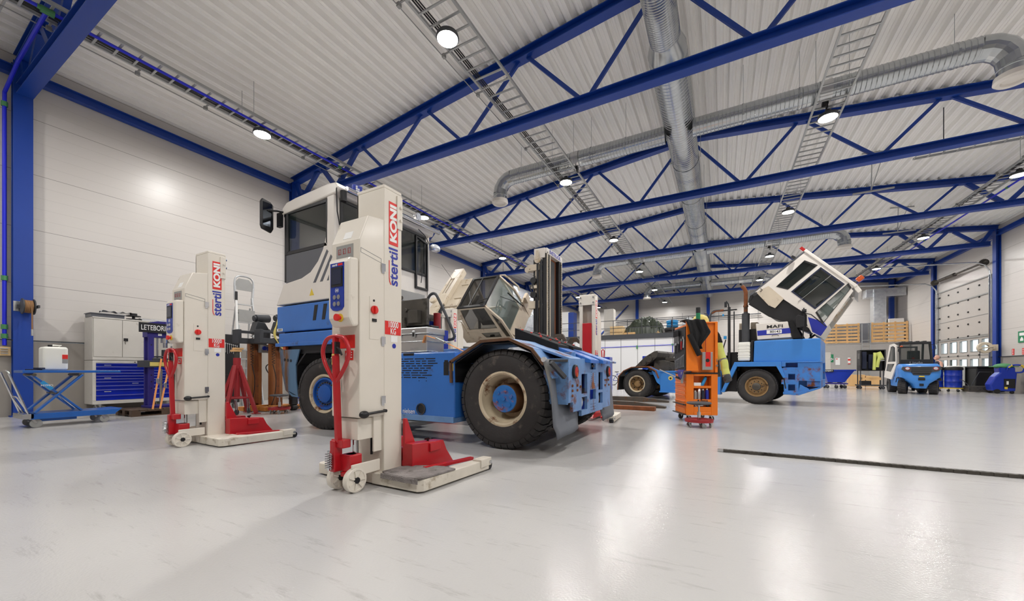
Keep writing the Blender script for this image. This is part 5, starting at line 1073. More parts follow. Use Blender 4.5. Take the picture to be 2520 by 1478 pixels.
for y_ in (11.35, 12.75):
    b = MB(); b.prism([(-4.72,1.2),(-4.72,2.0),(-4.6,2.15),(-4.35,2.15),(-4.25,2.0),(-4.25,1.9),(-4.4,2.0),(-4.5,2.0),(-4.56,1.9),(-4.56,1.2)], 'y', y_-0.06, y_+0.06); b.build('fork_hook', 'fork_steel', FK, 0.008)
b = MB(); b.box(-4.76,-4.7,11.0,13.0,0.5,0.7); b.box(-4.76,-4.7,11.0,13.0,1.1,1.3); b.build('carriage', 'fork_steel', FK, 0.006)
b = MB(); b.box(-9.0,-5.3,10.7,12.9,0.5,1.5); b.box(-9.4,-8.2,10.8,12.8,0.4,1.9); b.box(-7.9,-6.4,10.75,12.85,1.5,1.72); b.build('body', 'black', FK, 0.05)
for x, y, s_ in ((-5.6,10.75,-1),(-5.6,12.85,1),(-8.6,10.9,-1),(-8.6,12.7,1)): make_wheel(FK, (x, y, 0.6), 0.6, 0.45, 0.32, 'old_cream', 'dark_metal', 'dish', 34, s_)
# tilted cab: local frame (a: along the length towards -x, w: width rising away, h: down)
V0 = Vector((-6.25, 9.76, 2.94)); ca_, sa_ = math.cos(math.radians(51)), math.sin(math.radians(51))
eL = Vector((-1,0,0)); eW = Vector((0,ca_,sa_)); eH = Vector((0,sa_,-ca_))*1.0
FR = Matrix(((eL.x,eW.x,eH.x,V0.x),(eL.y,eW.y,eH.y,V0.y),(eL.z,eW.z,eH.z,V0.z),(0,0,0,1)))
def fb(): b = MB(); b.M = FR; return b
LW, WW, HH = 1.35, 1.45, 1.55
# near side (w=0): door frame, in (a,h); slanted windscreen foot pushes forward (negative a)
b = fb()
b.ring([(-0.02,0),(1.05,0),(1.2,1.05),(-0.12,1.05)], [(0.05,0.08),(0.95,0.08),(1.06,0.95),(-0.02,0.95)], 'y', 0, 0.05)
b.ring([(-0.12,1.05),(1.2,1.05),(1.2,HH),(-0.2,HH)], [(0.0,1.12),(0.7,1.12),(0.6,1.35),(0.0,1.35)], 'y', 0, 0.05)
b.prism([(-0.02,0),(-0.32,0.62),(-0.42,HH),(-0.34,HH),(-0.25,0.64),(0.05,0.08)], 'y', 0, 0.06)
b.prism([(1.2,HH),(1.2,0.6),(1.5,0.5),(1.5,HH)], 'y', 0, 0.05)
b.build('cab_side', 'old_cream', FK, 0.006)
b = fb()
b.ring([(-0.02,0),(1.05,0),(1.2,HH),(-0.2,HH)], [(0.05,0.08),(0.95,0.08),(1.06,HH-0.3),(-0.1,HH-0.3)], 'y', WW-0.05, WW); b.prism([(-0.02,0),(-0.32,0.62),(-0.42,HH),(-0.34,HH),(-0.25,0.64),(0.05,0.08)], 'y', WW-0.06, WW); b.build('cab_side', 'old_cream', FK, 0.006)
b = fb(); b.prism([(0.05,0.08),(0.95,0.08),(1.06,0.95),(-0.02,0.95)], 'y', 0.02, 0.03); b.build('door_glass', 'glass_dark', FK)
b = fb(); b.prism([(0.0,1.12),(0.7,1.12),(0.6,1.35),(0.0,1.35)], 'y', 0.02, 0.03); b.prism([(-0.05,0.15),(-0.25,0.65),(-0.32,1.35),(-0.12,1.35),(-0.1,0.9)], 'y', 0.02, 0.03); b.build('lower_glass', 'glass_dark', FK)
# roof (h=0): dark guard glass front, cream rear
b = fb()
def rl(pts_o, pts_i, z0, z1, b): b.ring(pts_o, pts_i, 'z', z0, z1)
rl([(0,0),(1.02,0),(1.02,WW),(0,WW)], [(0.08,0.08),(0.94,0.08),(0.94,WW-0.08),(0.08,WW-0.08)], -0.03, 0.03, b); b.build('roof_frame', 'black', FK, 0.004)
b = fb(); b.box(0.08,0.94,0.08,WW-0.08,-0.012,0.0); b.build('roof_glass', 'glass_dark', FK)
b = fb(); b.box(1.02,1.55,0,WW,-0.04,0.5); b.box(1.0,1.9,0.05,0.35,-0.1,0.4); b.build('cab_rear', 'old_cream', FK, 0.02)
b = fb()
for w_ in (0.45, 1.1): b.cyl((1.02,w_,-0.07),(1.3,w_,-0.07),0.02,8); b.cyl((1.04,w_,-0.07),(1.04,w_,0.0),0.015,6); b.cyl((1.28,w_,-0.07),(1.28,w_,0.0),0.015,6)
b.build('roof_handles', 'old_cream', FK)
# rear plate with two long slots, standing up above the roof
b = fb(); b.ring([(1.5,-0.05),(1.95,-0.05),(1.85,1.85),(1.5,1.85)], [(1.62,0.6),(1.8,0.6),(1.8,1.35),(1.62,1.35)], 'z', -0.2, -0.15)
b.box(1.695,1.725,0.6,1.35,-0.2,-0.15); b.prism([(1.5,-0.05),(1.85,-0.05),(1.85,-0.75),(1.55,-0.65)], 'z', -0.2, -0.15) if False else b.box(1.55,1.95,-0.55,-0.05,-0.2,-0.15); b.box(1.48,1.52,0.1,1.85,-0.2,0.02); b.build('rear_guard', 'old_cream', FK, 0.008)
b = fb(); b.cyl((1.95,0.25,-0.2),(1.95,0.25,-0.28),0.11,18); b.build('round_cap', 'old_cream', FK, 0.01)
b = fb(); b.box(1.5,1.75,-0.05,0.1,-0.16,0.1); b.cyl((1.6,-0.1,0.0),(1.6,-0.02,-0.1),0.08,12); b.tube([(1.55,0.0,0.0),(1.4,-0.1,0.05),(1.45,-0.2,0.1),(1.6,-0.15,0.1)],0.015,6); b.build('rear_lamp', 'dark_grey', FK, 0.01)
b = fb(); b.cyl((1.93,-0.3,-0.2),(2.2,0.0,-0.55),0.006,5); b.cyl((1.7,1.3,-0.2),(1.95,1.5,-0.7),0.006,5); b.build('antenna', 'black', FK)
# windscreen (front face) in two panes
def quad(b, p, q, r, s_, t=0.012):
    P = [Vector(v) for v in (p,q,r,s_)]; n = (P[1]-P[0]).cross(P[3]-P[0]).normalized()*t; b.add([v for v in P]+[v+n for v in P], [(0,1,2,3),(7,6,5,4),(0,4,5,1),(1,5,6,2),(2,6,7,3),(3,7,4,0)])
b = fb(); quad(b, (-0.0,0.04,0.05), (-0.0,WW-0.04,0.05), (-0.3,WW-0.04,0.63), (-0.3,0.04,0.63)); quad(b, (-0.3,0.04,0.63), (-0.3,WW-0.04,0.63), (-0.38,WW-0.04,1.2), (-0.38,0.04,1.2)); b.build('windscreen', 'glass_clear', FK)
b = fb(); quad(b, (-0.38,0,1.15), (-0.38,WW,1.15), (-0.42,WW,1.75), (-0.42,0.3,1.75), 0.04); b.prism([(-0.42,1.1),(-0.36,1.1),(-0.36,1.8),(-0.42,1.8)], 'y', WW-0.1, WW+0.35); b.build('front_panel', 'old_cream', FK)
b = fb(); b.bar((-0.33,0.5,0.1),(-0.4,1.1,0.9),0.015,0.015); b.bar((-0.35,0.9,0.3),(-0.43,1.25,1.2),0.03,0.03); b.bar((-0.02,0.3,-0.05),(0.3,0.2,-0.06),0.015,0.015); b.bar((0.85,0.75,-0.05),(0.5,0.1,-0.05),0.012,0.012); b.bar((0.5,0.1,-0.04),(0.1,WW-0.1,-0.04),0.04,0.02) if False else b.bar((0.6,0.08,-0.02),(0.6,WW-0.08,-0.02),0.035,0.02); b.build('wiper', 'black', FK)
b = fb(); b.tube([(0.0,WW,0.0),(-0.1,WW+0.12,0.1),(-0.4,WW+0.1,0.6),(-0.42,WW,0.7)],0.025,8); b.box(-0.36,-0.3,WW+0.08,WW+0.3,0.35,0.65) if False else b.box(-0.5,-0.42,WW+0.05,WW+0.3,1.05,1.3); b.build('grab_handle', 'old_cream', FK)
b = fb(); b.box(0.3,0.85,0.45,1.0,1.0,1.2); b.box(0.75,0.9,0.45,1.0,0.35,1.0); b.box(-0.2,0.15,0.5,1.3,0.95,1.5); b.cyl((0.0,0.9,0.95),(0.15,0.9,0.7),0.03,8); b.build('seat', 'black', FK, 0.04)
b = fb(); b.tube([(0.14+0.07*math.cos(t_),0.8+0.2*math.sin(t_),0.68+0.15*math.cos(t_)) for t_ in [i*math.pi/10 for i in range(20)]],0.016,8,True); b.build('steering_wheel', 'black', FK, smooth=True)
b = fb(); b.box(-0.3,1.5,0.05,WW-0.02,HH-0.02,HH+0.02); b.build('cab_floor', 'old_cream', FK)
b = MB(); b.cyl((-7.2,11.0,1.5),(-7.4,11.2,3.2),0.05,10); b.bar((-6.6,10.9,1.5),(-6.7,10.95,2.2),0.12,0.12); b.build('tilt_cylinder', 'dark_metal', FK)
# loose forks on the floor
for (p0, p1, z, lb) in (((-4.3,12.9),(-1.45,13.05),0.03,'dark steel fork blade lying on the floor, farthest of the three'), ((-4.3,11.1),(-1.3,11.0),0.03,'dark steel fork blade lying on the floor, middle one of the three'), ((-4.2,10.35),(-1.45,10.15),0.0,'rusty steel beam lying on the floor nearest the blue tractor rear')):
    t = thing('fork_blade', lb, 'fork', (p0[0], p0[1], 0), 0, 'forks lying on the floor')
    b = MB(); d_ = Vector((p1[0]-p0[0], p1[1]-p0[1], 0)).normalized(); n_ = Vector((-d_.y, d_.x, 0))*0.1; P0 = Vector((*p0,0)); P1 = Vector((*p1,0)); Pm = P1-d_*0.8
    if z > 0:
        vs = []
        for P, h0, h1 in ((P0,0.0,0.16),(Pm,0.0,0.15),(P1,0.0,0.05)): vs += [P-n_+Vector((0,0,h0)), P+n_+Vector((0,0,h0)), P+n_+Vector((0,0,h1)), P-n_+Vector((0,0,h1))]
        b.add(vs, [(0,3,2,1),(0,1,5,4),(1,2,6,5),(2,3,7,6),(3,0,4,7),(4,5,9,8),(5,6,10,9),(6,7,11,10),(7,4,8,11),(8,9,10,11)])
    else: b.bar(P0+Vector((0,0,0.05)), P1+Vector((0,0,0.05)), 0.2, 0.1)
    b.build('blade', 'fork_steel' if z > 0 else 'rust', t, 0.008)
# ================================================================ orange tool cabinet (local x along the can rack side)
TC = thing('tool_cabinet', 'orange rolling tool cabinet with wrenches on its side and spray cans in a rack', 'tool cabinet')
b = MB(); b.box(0.0,0.14,0,0.72,0.14,0.94); b.box(0.46,0.58,0,0.72,0.14,0.94); b.box(0.14,0.46,0.18,0.72,0.14,0.94); b.box(0.14,0.46,0,0.18,0.14,0.2); b.box(0.14,0.46,0.0,0.18,0.9,0.94); b.build('lower_body', 'orange', TC, 0.008)
b = MB(); b.box(0.14,0.46,0.005,0.18,0.665,0.675); b.box(0.14,0.46,0.005,0.012,0.67,0.71); b.box(0.14,0.46,0.005,0.18,0.435,0.445); b.box(0.14,0.46,0.003,0.012,0.4,0.45); b.box(0.14,0.46,0.005,0.012,0.2,0.3); sh_ = b.build('can_rack', 'orange', TC, 0.002)
text('Beta', 'brand_text', 'black', sh_, (0.33,0.0,0.425), (R90,0,0), 0.062, 0.0008, 0.0006, 1.25)
b = MB(); b.prism(circ(0.225,0.425,0.018,6), 'y', 0.0, 0.003); b.build('brand_mark', 'black', sh_)
b = MB(); b.box(-0.01,0.6,-0.01,0.73,0.94,0.965); b.build('worktop', 'black', TC, 0.006)
for i, z in enumerate((0.84,0.74,0.66,0.58,0.5,0.36,0.22)):
    b = MB(); h_ = 0.04 if i < 5 else 0.06; b.box(-0.012,0.0,0.03,0.69,z-h_,z+h_-0.012); d_ = b.build('drawer', 'orange', TC, 0.004)
    b = MB(); b.box(-0.03,-0.012,0.05,0.67,z+h_-0.03,z+h_-0.015); b.build('drawer_grip', 'orange', d_, 0.003)
b = MB(); b.box(-0.06,0.0,0.0,0.72,0.14,0.16); b.box(-0.06,0.0,0.0,0.72,0.33,0.35); b.build('side_tray', 'black', TC, 0.004)
for x, y in ((0.08,0.1),(0.5,0.1),(0.08,0.62),(0.5,0.62)): caster(TC, x, y, 0.06, 0.14, 'black', 'caster', 0.03, 0.6)
b = MB(); b.box(0.12,0.58,0.04,0.7,0.965,1.95); b.box(0.53,0.58,0.0,0.04,0.965,1.95); b.box(0.1,0.14,0.02,0.06,0.965,1.95); b.box(0.12,0.58,0.0,0.04,1.92,1.95); u_ = b.build('upper_body', 'orange', TC, 0.006)
b = MB(); b.prism([(-0.02,1.0),(0.2,1.0),(0.05,1.97),(-0.02,1.97)], 'y', -0.09, -0.03); b.box(-0.02,0.0,-0.09,0.7,1.0,1.9); b.build('open_door', 'orange', TC, 0.005)
b = MB(); b.box(-0.035,-0.02,-0.06,0.68,1.02,1.86); tb_ = b.build('tool_board', 'black', TC)
b = MB(); b.cbox((0.56,-0.005,1.2),(0.012,0.012,0.06)); b.cyl((0.56,-0.02,1.1),(0.56,0.0,1.1),0.02,10); b.build('latch', 'chrome', u_)
# tools on the board
def wrench(y, z, L, lb):
    t = thing('wrench', lb, 'wrench', (0,0,0), 0, 'wrenches on the orange cabinet')
    b = MB(); b.box(-0.05,-0.042,y-0.006,y+0.006,z,z+L); b.open_lathe([(0.008,-0.004),(0.014,-0.004),(0.014,0.004),(0.008,0.004)], (-0.046,y,z-0.008), 'x', 12); b.box(-0.05,-0.042,y-0.016,y-0.006,z+L-0.005,z+L+0.02); b.box(-0.05,-0.042,y+0.006,y+0.016,z+L-0.005,z+L+0.02); b.build('wrench_body', 'chrome', t); return t
tools = []
for i in range(11): tools.append(wrench(0.0+i*0.055, 1.1-0.004*i, 0.2-0.006*i, 'chrome combination wrench in the lower row of the tool board'))
for i in range(6):
    t = thing('screwdriver', 'dark handled screwdriver hanging upper left on the tool board', 'screwdriver', (0,0,0), 0, 'screwdrivers on the orange cabinet'); y = 0.3+i*0.06
    b = MB(); b.cyl((-0.06,y,1.7),(-0.06,y,1.82),0.016,10); b.build('handle', 'black', t); b = MB(); b.cyl((-0.06,y,1.55),(-0.06,y,1.7),0.005,6); b.build('blade', 'chrome', t); tools.append(t)
for i, (y, z, m_, nm, lb) in enumerate(((0.12,1.42,'red','pliers','red handled pliers hanging on the tool board'),(0.3,1.38,'black','pliers','black handled pliers hanging on the tool board'),(0.0,1.45,'chrome','ratchet','long chrome ratchet hanging at the near edge of the tool board'),(0.5,1.36,'black','hammer','black hammer hanging at the far edge of the tool board'))):
    t = thing(nm, lb, nm, (0,0,0)); b = MB(); b.bar((-0.055,y,z),(-0.055,y-0.02,z+0.16),0.02,0.014); b.bar((-0.055,y+0.02,z),(-0.055,y+0.03,z+0.16),0.02,0.014) if nm == 'pliers' else None; b.build('grip', m_, t); b = MB(); b.cbox((-0.055,y,z+0.19),(0.02,0.04 if nm != 'hammer' else 0.12,0.05)); b.build('head', 'chrome', t, 0.004); tools.append(t)
def can(x, y, z, m_, h, lb, tilt=0.0, cap='plastic_white'):
    t = thing('spray_can', lb, 'spray can', (0,0,0), 0, 'spray cans in the orange rack')
    b = MB(); b.M = Matrix.Translation((x,y,z)) @ Matrix.Rotation(tilt, 4, 'Y'); b.lathe([(0.0,0),(0.03,0.0),(0.031,0.01),(0.031,h*0.82),(0.02,h*0.88)], (0,0,0), 'z', 20); b.build('can', m_, t, smooth=True)
    b = MB(); b.M = Matrix.Translation((x,y,z)) @ Matrix.Rotation(tilt, 4, 'Y'); b.lathe([(0.02,h*0.88),(0.018,h*0.9),(0.018,h),(0.0,h)], (0,0,0), 'z', 14); b.build('cap', cap, t, smooth=True); tools.append(t)
can(0.185,0.06,0.446,'grey',0.17,'small grey bottle, leftmost in the middle shelf of the rack'); can(0.25,0.05,0.446,'alu',0.24,'silver spray can with red cap on the middle shelf',0.03,'paint_red'); can(0.325,0.05,0.446,'navy',0.2,'dark blue spray can on the middle shelf'); can(0.4,0.05,0.446,'logo_blue',0.21,'blue and white spray can, rightmost on the middle shelf')
can(0.3,0.08,0.68,'bright_blue',0.24,'blue and white spray can leaning on the top shelf',0.42,'black'); can(0.2,0.07,0.205,'grey',0.18,'grey spray can on the bottom shelf'); can(0.42,0.07,0.205,'black',0.16,'black spray can on the bottom shelf')
t = thing('paper_carton', 'small white carton on the top shelf of the orange rack', 'carton', (0,0,0)); b = MB(); b.box(0.15,0.28,0.02,0.12,0.676,0.77); b.build('carton', 'white', t, 0.003); tools.append(t)
t = thing('tin_box', 'silver and red tin holder fixed to the orange cabinet side', 'tin', (0,0,0)); b = MB(); b.box(0.28,0.47,-0.05,0.035,1.02,1.36); k_ = b.build('tin', 'alu', t, 0.004); b = MB(); b.box(0.34,0.43,-0.053,-0.05,1.08,1.36); b.build('red_label', 'paint_red', k_); b = MB(); b.prism(circ(0.375,1.2,0.035,14), 'y', -0.056, -0.052); b.build('black_spot', 'black', k_); tools.append(t)
t = thing('long_rod', 'thin red rod with black head leaning on the orange cabinet', 'rod', (0,0,0)); b = MB(); b.cyl((0.36,0.0,1.36),(0.355,0.0,1.7),0.006,8); b.build('rod', 'dull_red', t); b = MB(); b.cyl((0.355,0.0,1.7),(0.355,0.0,1.73),0.02,10); b.build('head', 'black', t); tools.append(t)
# jacket draped over the upper corner
def cloth(name, m_, rows, parent, thick=0.02):
    n = len(rows[0]); vs = [p for r in rows for p in r]; fs = [(i*n+j, i*n+j+1, (i+1)*n+j+1, (i+1)*n+j) for i in range(len(rows)-1) for j in range(n-1)]
    b = MB(); b.add(vs, fs); o = b.build(name, m_, parent, smooth=True); s_ = o.modifiers.new('thick', 'SOLIDIFY'); s_.thickness = thick; s2 = o.modifiers.new('sub', 'SUBSURF'); s2.levels = 1; s2.render_levels = 2; return o
t = thing('jacket', 'black fleece jacket draped over the top of the orange tool cabinet', 'jacket', (0,0,0))
rows = []; N_ = 13
edge = [(-0.06,1.75,0.13),(-0.06,1.99,0.36),(0.0,1.85,0.38),(0.05,1.62,0.33),(0.12,1.4,0.3),(0.2,1.38,0.27)]
Lf = [(-0.07,1.98),(0.0,1.82),(0.04,1.66),(0.08,1.52),(0.13,1.44),(0.19,1.41)]; Rt = [(0.28,1.99),(0.36,1.82),(0.42,1.74),(0.34,1.62),(0.24,1.5),(0.26,1.42)]
for i in range(11):
    v = i/10; k = v*5; a = int(min(4, k)); f_ = k-a; l = lerp(Lf[a], Lf[a+1], f_); r = lerp(Rt[a], Rt[a+1], f_)
    rows.append([(l[0]+(r[0]-l[0])*j/(N_-1), -0.13-0.025*math.sin(j*1.7+i*0.5)-0.02*math.sin(j*0.8)-0.02*(1-v), l[1]+(r[1]-l[1])*j/(N_-1)) for j in range(N_)])
top_ = [[(p[0], yy, 1.985+0.02*math.sin(j)) for j, p in enumerate(rows[0])] for yy in (0.25, 0.12, 0.0, -0.1)]
cloth('jacket_body', 'black_soft', top_+rows, t); tools.append(t)
b = MB(); b.tube(bez([(0.02,-0.14,1.7),(0.08,-0.15,1.55),(0.14,-0.15,1.42),(0.2,-0.14,1.3)],5), 0.05, 10); b.build('sleeve', 'black_soft', t, smooth=True)
# hard hat, thermos, rag on top
t = thing('hard_hat', 'yellow hard hat on top of the orange tool cabinet', 'helmet', (0,0,0)); b = MB(); b.lathe([(0.17,0.0),(0.155,0.02),(0.15,0.08),(0.12,0.14),(0.06,0.175),(0.0,0.185)], (0.38,0.35,1.955), 'z', 28); b.build('shell', 'pale_yellow', t, smooth=True); b = MB(); b.tube([(0.5,0.3,2.0),(0.53,0.32,2.08),(0.5,0.35,2.15),(0.45,0.36,2.17)],0.008,6); b.build('strap', 'black', t); tools.append(t)
t = thing('spray_bottle', 'black and green bottle standing on top of the orange tool cabinet', 'bottle', (0,0,0)); b = MB(); b.cyl((0.27,0.15,1.955),(0.27,0.15,2.14),0.04,18); bb_ = b.build('bottle', 'green', t, 0.004); b = MB(); b.cyl((0.27,0.15,2.14),(0.27,0.15,2.25),0.042,18); b.build('cap', 'black', t, 0.004); tools.append(t)
t = thing('rag', 'purple blue rags lying on the worktop edge of the orange cabinet', 'rag', (0,0,0))
rows = [[(-0.1+0.03*i, -0.02+0.05*j, 0.985+0.06*abs(math.sin(i*1.3+j*2.1))*(1 if i > 1 else 0.3)-(0.16 if i == 0 and j < 5 else 0)) for j in range(9)] for i in range(8)]
cloth('rag_body', 'purple_cloth', rows, t, 0.012); tools.append(t)
t = thing('gloves', 'grey work glove hanging over the worktop edge', 'glove', (0,0,0)); b = MB(); b.prism([(-0.09,0.76),(-0.05,0.75),(-0.03,0.97),(-0.08,0.98)], 'y', 0.02, 0.07); b.build('glove', 'grey', t, 0.012); tools.append(t)
t = thing('torque_wrench', 'long chrome torque wrench sticking out left of the orange cabinet', 'wrench', (0,0,0)); b = MB(); b.cyl((-0.05,0.1,0.83),(-0.45,0.2,1.03),0.012,8); b.build('bar', 'chrome', t); b = MB(); b.cyl((-0.03,0.1,0.82),(-0.16,0.13,0.885),0.022,8); b.build('grip', 'black', t); tools.append(t)
# hi-vis trousers hanging on the right-hand side
t = thing('work_trousers', 'yellow and grey high-visibility trousers hanging right of the orange cabinet', 'trousers', (0,0,0))
def leg_(x0, x1, zt, zb, m_, y=0.15, nm='leg_fabric'):
    b = MB(); b.tube([(x0+(x1-x0)*i/8, y-0.015*math.sin(i), zt+(zb-zt)*i/8) for i in range(9)], 0.075, 12); b.v = [Vector((v.x, y+(v.y-y)*0.5, v.z)) for v in b.v]; return b.build(nm, m_, t, smooth=True)
leg_(0.64,0.72,1.55,1.24,'hivis'); leg_(0.72,0.745,1.24,1.2,'grey'); leg_(0.745,0.79,1.2,0.93,'hivis'); leg_(0.79,0.8,0.93,0.89,'grey',nm='reflective_band'); leg_(0.8,0.83,0.89,0.8,'dark_grey')
leg_(0.61,0.625,1.56,1.2,'hivis',0.25); leg_(0.625,0.66,1.2,0.88,'dark_grey',0.25)
b = MB(); b.prism([(0.58,1.55),(0.72,1.55),(0.66,1.72),(0.58,1.83)], 'y', 0.1, 0.3); b.build('waistband', 'black_soft', t, 0.02); tools.append(t)
CL = (-0.60, 8.2, 0); CR = math.radians(21)
Rm = Matrix.Rotation(CR, 4, 'Z')
TC.location = CL; TC.rotation_euler = (0,0,CR)
for t in tools: t.location = CL; t.rotation_euler = (0,0,CR)
# ================================================================ rolling stools
def make_stool(lb):
    t = thing('rolling_stool', lb, 'stool', (0,0,0), 0, 'rolling workshop stools')
    b = MB(); b.lathe([(0.0,0.4),(0.15,0.4),(0.2,0.415),(0.205,0.43),(0.19,0.445),(0.0,0.45)], (0,0,0), 'z', 30); b.build('seat', 'dark_grey', t, smooth=True)
    b = MB(); b.cyl((0,0,0.11),(0,0,0.27),0.03,16); b.cyl((0,0,0.27),(0,0,0.4),0.016,12); b.cyl((0,0,0.38),(0,0,0.4),0.07,14); b.build('gas_post', 'chrome', t, smooth=True)
    b = MB(); b.lathe([(0.0,0.115),(0.21,0.115),(0.225,0.145),(0.235,0.145),(0.23,0.095),(0.0,0.09)], (0,0,0), 'z', 30); b.build('tray_base', 'dull_red', t, smooth=True)
    for k in range(5): a = 2*math.pi*k/5+0.2; caster(t, 0.19*math.cos(a), 0.19*math.sin(a), 0.036, 0.092, 'grey', 'caster', 0.02, a+1.0)
    return t
st0 = make_stool('rolling stool with red base in front of the orange tool cabinet'); st1 = dup(st0, None, (-9.15, 5.35, 0), 0.5, 'rolling stool with red base by the front of the raised tractor'); st0.location = (-0.35, 7.62, 0)
# ================================================================ leaf chain on the floor
def chain(y0_, x0_, x1_):
    t = thing('steel_chain', 'long dark leaf chain laid straight across the floor', 'chain', (x0_, y0_, 0))
    b = MB(); p = 0.045; n = int((x1_-x0_)/p)
    for i in range(n):
        x = x0_+i*p; yy = y0_+0.012*math.sin(i*0.11)
        offs = (-0.018, -0.006, 0.006, 0.018) if i % 2 else (-0.024, -0.012, 0.0, 0.012, 0.024)
        for o_ in offs: b.box(x-0.008, x+p+0.008, yy+o_-0.0045, yy+o_+0.0045, 0.002, 0.034)
        b.cyl((x, yy-0.03, 0.018), (x, yy+0.03, 0.018), 0.008, 6)
    b.build('links', 'dark_metal', t)
    b = MB(); b.box(x0_-0.07, x0_-0.01, y0_-0.025, y0_+0.025, 0.002, 0.035); b.build('end_link', 'alu', t, 0.004)
chain(5.42, 0.03, 4.4)
# ================================================================ left side
XT = -10.55
ST = thing('scissor_lift_table', 'blue scissor lift table on wheels with a bent steel push handle', 'lift table', (-10.85, 2.4, 0))
b = MB(); b.box(-11.15, XT, 1.79, 2.75, 0.965, 1.01); b.build('platform', 'table_blue', ST, 0.008)
b = MB(); b.box(-11.14, XT+0.003, 2.72, 3.02, 0.968, 1.008); b.build('platform_extension', 'table_blue', ST, 0.006)
for x in (XT-0.02, -11.1):
    for (p, q) in (((x, 1.92, 0.26), (x, 2.5, 0.93)), ((x-0.05*(1 if x > -10.8 else -1), 1.9, 0.93), (x-0.05*(1 if x > -10.8 else -1), 2.5, 0.26))):
        MB().bar(p, q, 0.03, 0.11, (1,0,0)).build('scissor_arm', 'table_blue', ST, 0.006)
b = MB()
for (y, z) in ((2.2,0.595),(1.92,0.93),(2.47,0.93)): b.cyl((-11.16,y,z),(XT+0.015,y,z),0.025,12)
b.build('pivot_pin', 'dark_metal', ST)
b = MB(); b.cyl((-10.8,2.3,0.5),(-10.8,2.46,0.3),0.03,12); b.cyl((-10.8,2.22,0.62),(-10.8,2.3,0.5),0.018,10); b.build('hydraulic_ram', 'chrome', ST)
b = MB(); b.box(-11.15, XT, 1.88, 2.95, 0.15, 0.25); b.prism([(2.6,0.17),(2.6,0.24),(3.05,0.26),(2.95,0.17)], 'x', -11.15, XT); b.box(-11.05, XT-0.1, 2.0, 2.45, 0.1, 0.17); b.build('base_frame', 'table_blue', ST, 0.006)
b = MB()
for x in (XT-0.03, -11.12):
    b.cyl((x,1.86,0.24),(x,1.66,0.92),0.017,10)
b.tube(bez([(XT-0.03,1.66,0.92),(XT-0.05,1.64,0.985),(-10.75,1.64,1.0),(-10.95,1.64,1.0),(-11.1,1.64,0.985),(-11.12,1.66,0.92)],4),0.017,10); b.tube([(XT-0.1,1.88,0.25),(XT-0.1,1.76,0.52),(XT-0.2,1.75,0.55),(-10.95,1.75,0.55),(-11.02,1.76,0.52),(-11.02,1.88,0.25)],0.013,8); b.build('push_handle', 'chrome', ST, smooth=True)
b = MB(); b.box(-11.14,XT-0.0,1.78,1.92,0.16,0.25); b.build('handle_bracket', 'galv', ST, 0.006)
for x in (XT-0.06, -11.08):
    caster(ST, x, 1.95, 0.075, 0.17, 'grey', 'caster', 0.04, R90); caster(ST, x, 2.8, 0.075, 0.17, 'grey', 'caster', 0.04, R90+0.3)
b = MB(); b.M = Matrix.Translation((XT+0.018,2.06,0.74)) @ Matrix.Rotation(-0.84, 4, 'X'); b.box(-0.002,0.001,-0.09,0.09,-0.03,0.03); lb_ = b.build('maker_label', 'bright_blue', ST)
text('HYMO', 'maker_text', 'white', lb_, (XT+0.021,2.06,0.74), Euler((R90-0.0,0,R90)).to_matrix().to_euler(), 0.05)
t = thing('jerrycan', 'white plastic jerrycan standing on the scissor lift table', 'canister', (-10.85, 2.22, 1.012))
b = MB(); b.box(-11.02,-10.72,2.05,2.36,1.012,1.44); b.build('canister', 'plastic_white', t, 0.04, seg=4)
b = MB(); b.cyl((-10.8,2.15,1.44),(-10.8,2.15,1.475),0.03,14); b.build('cap', 'black', t); b = MB(); b.box(-10.722,-10.717,2.28,2.35,1.22,1.3); b.build('label_red', 'paint_red', t); b = MB(); b.box(-10.722,-10.717,2.28,2.35,1.14,1.22); b.build('label_white', 'grey', t)
b = MB(); b.tube([(-10.87,2.25,1.43),(-10.87,2.3,1.47),(-10.87,2.2,1.475),(-10.87,2.15,1.43)],0.012,8); b.build('grip', 'plastic_white', t)
t = thing('battery_pack', 'flat blister packs lying on the left end of the lift table', 'packaging', (-10.7, 1.95, 1.012)); b = MB(); b.cbox((-10.7,1.94,1.022),(0.12,0.16,0.02),(0,0,0.3)); b.cbox((-10.68,2.0,1.045),(0.1,0.1,0.025),(0,0,0.8)); b.build('pack', 'navy', t, 0.004)
# hose reel on the first column
t = thing('hose_reel', 'brown air hose reel mounted on the first blue column', 'hose reel', (-13.4, 2.25, 2.4))
b = MB(); b.box(-13.49,-13.47,2.16,2.28,2.3,2.52); b.build('mounting_plate', 'galv', t, 0.004)
b = MB(); b.cyl((-13.28,2.24,2.4),(-13.28,2.26,2.4),0.17,26); b.cyl((-13.28,2.4,2.4),(-13.28,2.42,2.4),0.17,26); b.box(-13.48,-13.06,2.43,2.46,2.37,2.43); b.box(-13.48,-13.4,2.2,2.46,2.36,2.44); b.build('reel_disc', 'dark_grey', t, 0.004)
b = MB()
for k in range(7): b.tube([(-13.28+0.13*math.cos(a), 2.275+k*0.018, 2.4+0.13*math.sin(a)) for a in [i*math.pi/12 for i in range(24)]], 0.011, 6, True)
b.tube([(-13.14,2.36,2.4),(-13.13,2.36,2.2),(-13.13,2.36,1.9)],0.012,8); b.build('hose', 'hose_brown', t, smooth=True)
b = MB(); b.cyl((-13.13,2.36,1.76),(-13.13,2.36,1.9),0.016,10); b.build('hose_nozzle', 'chrome', t)
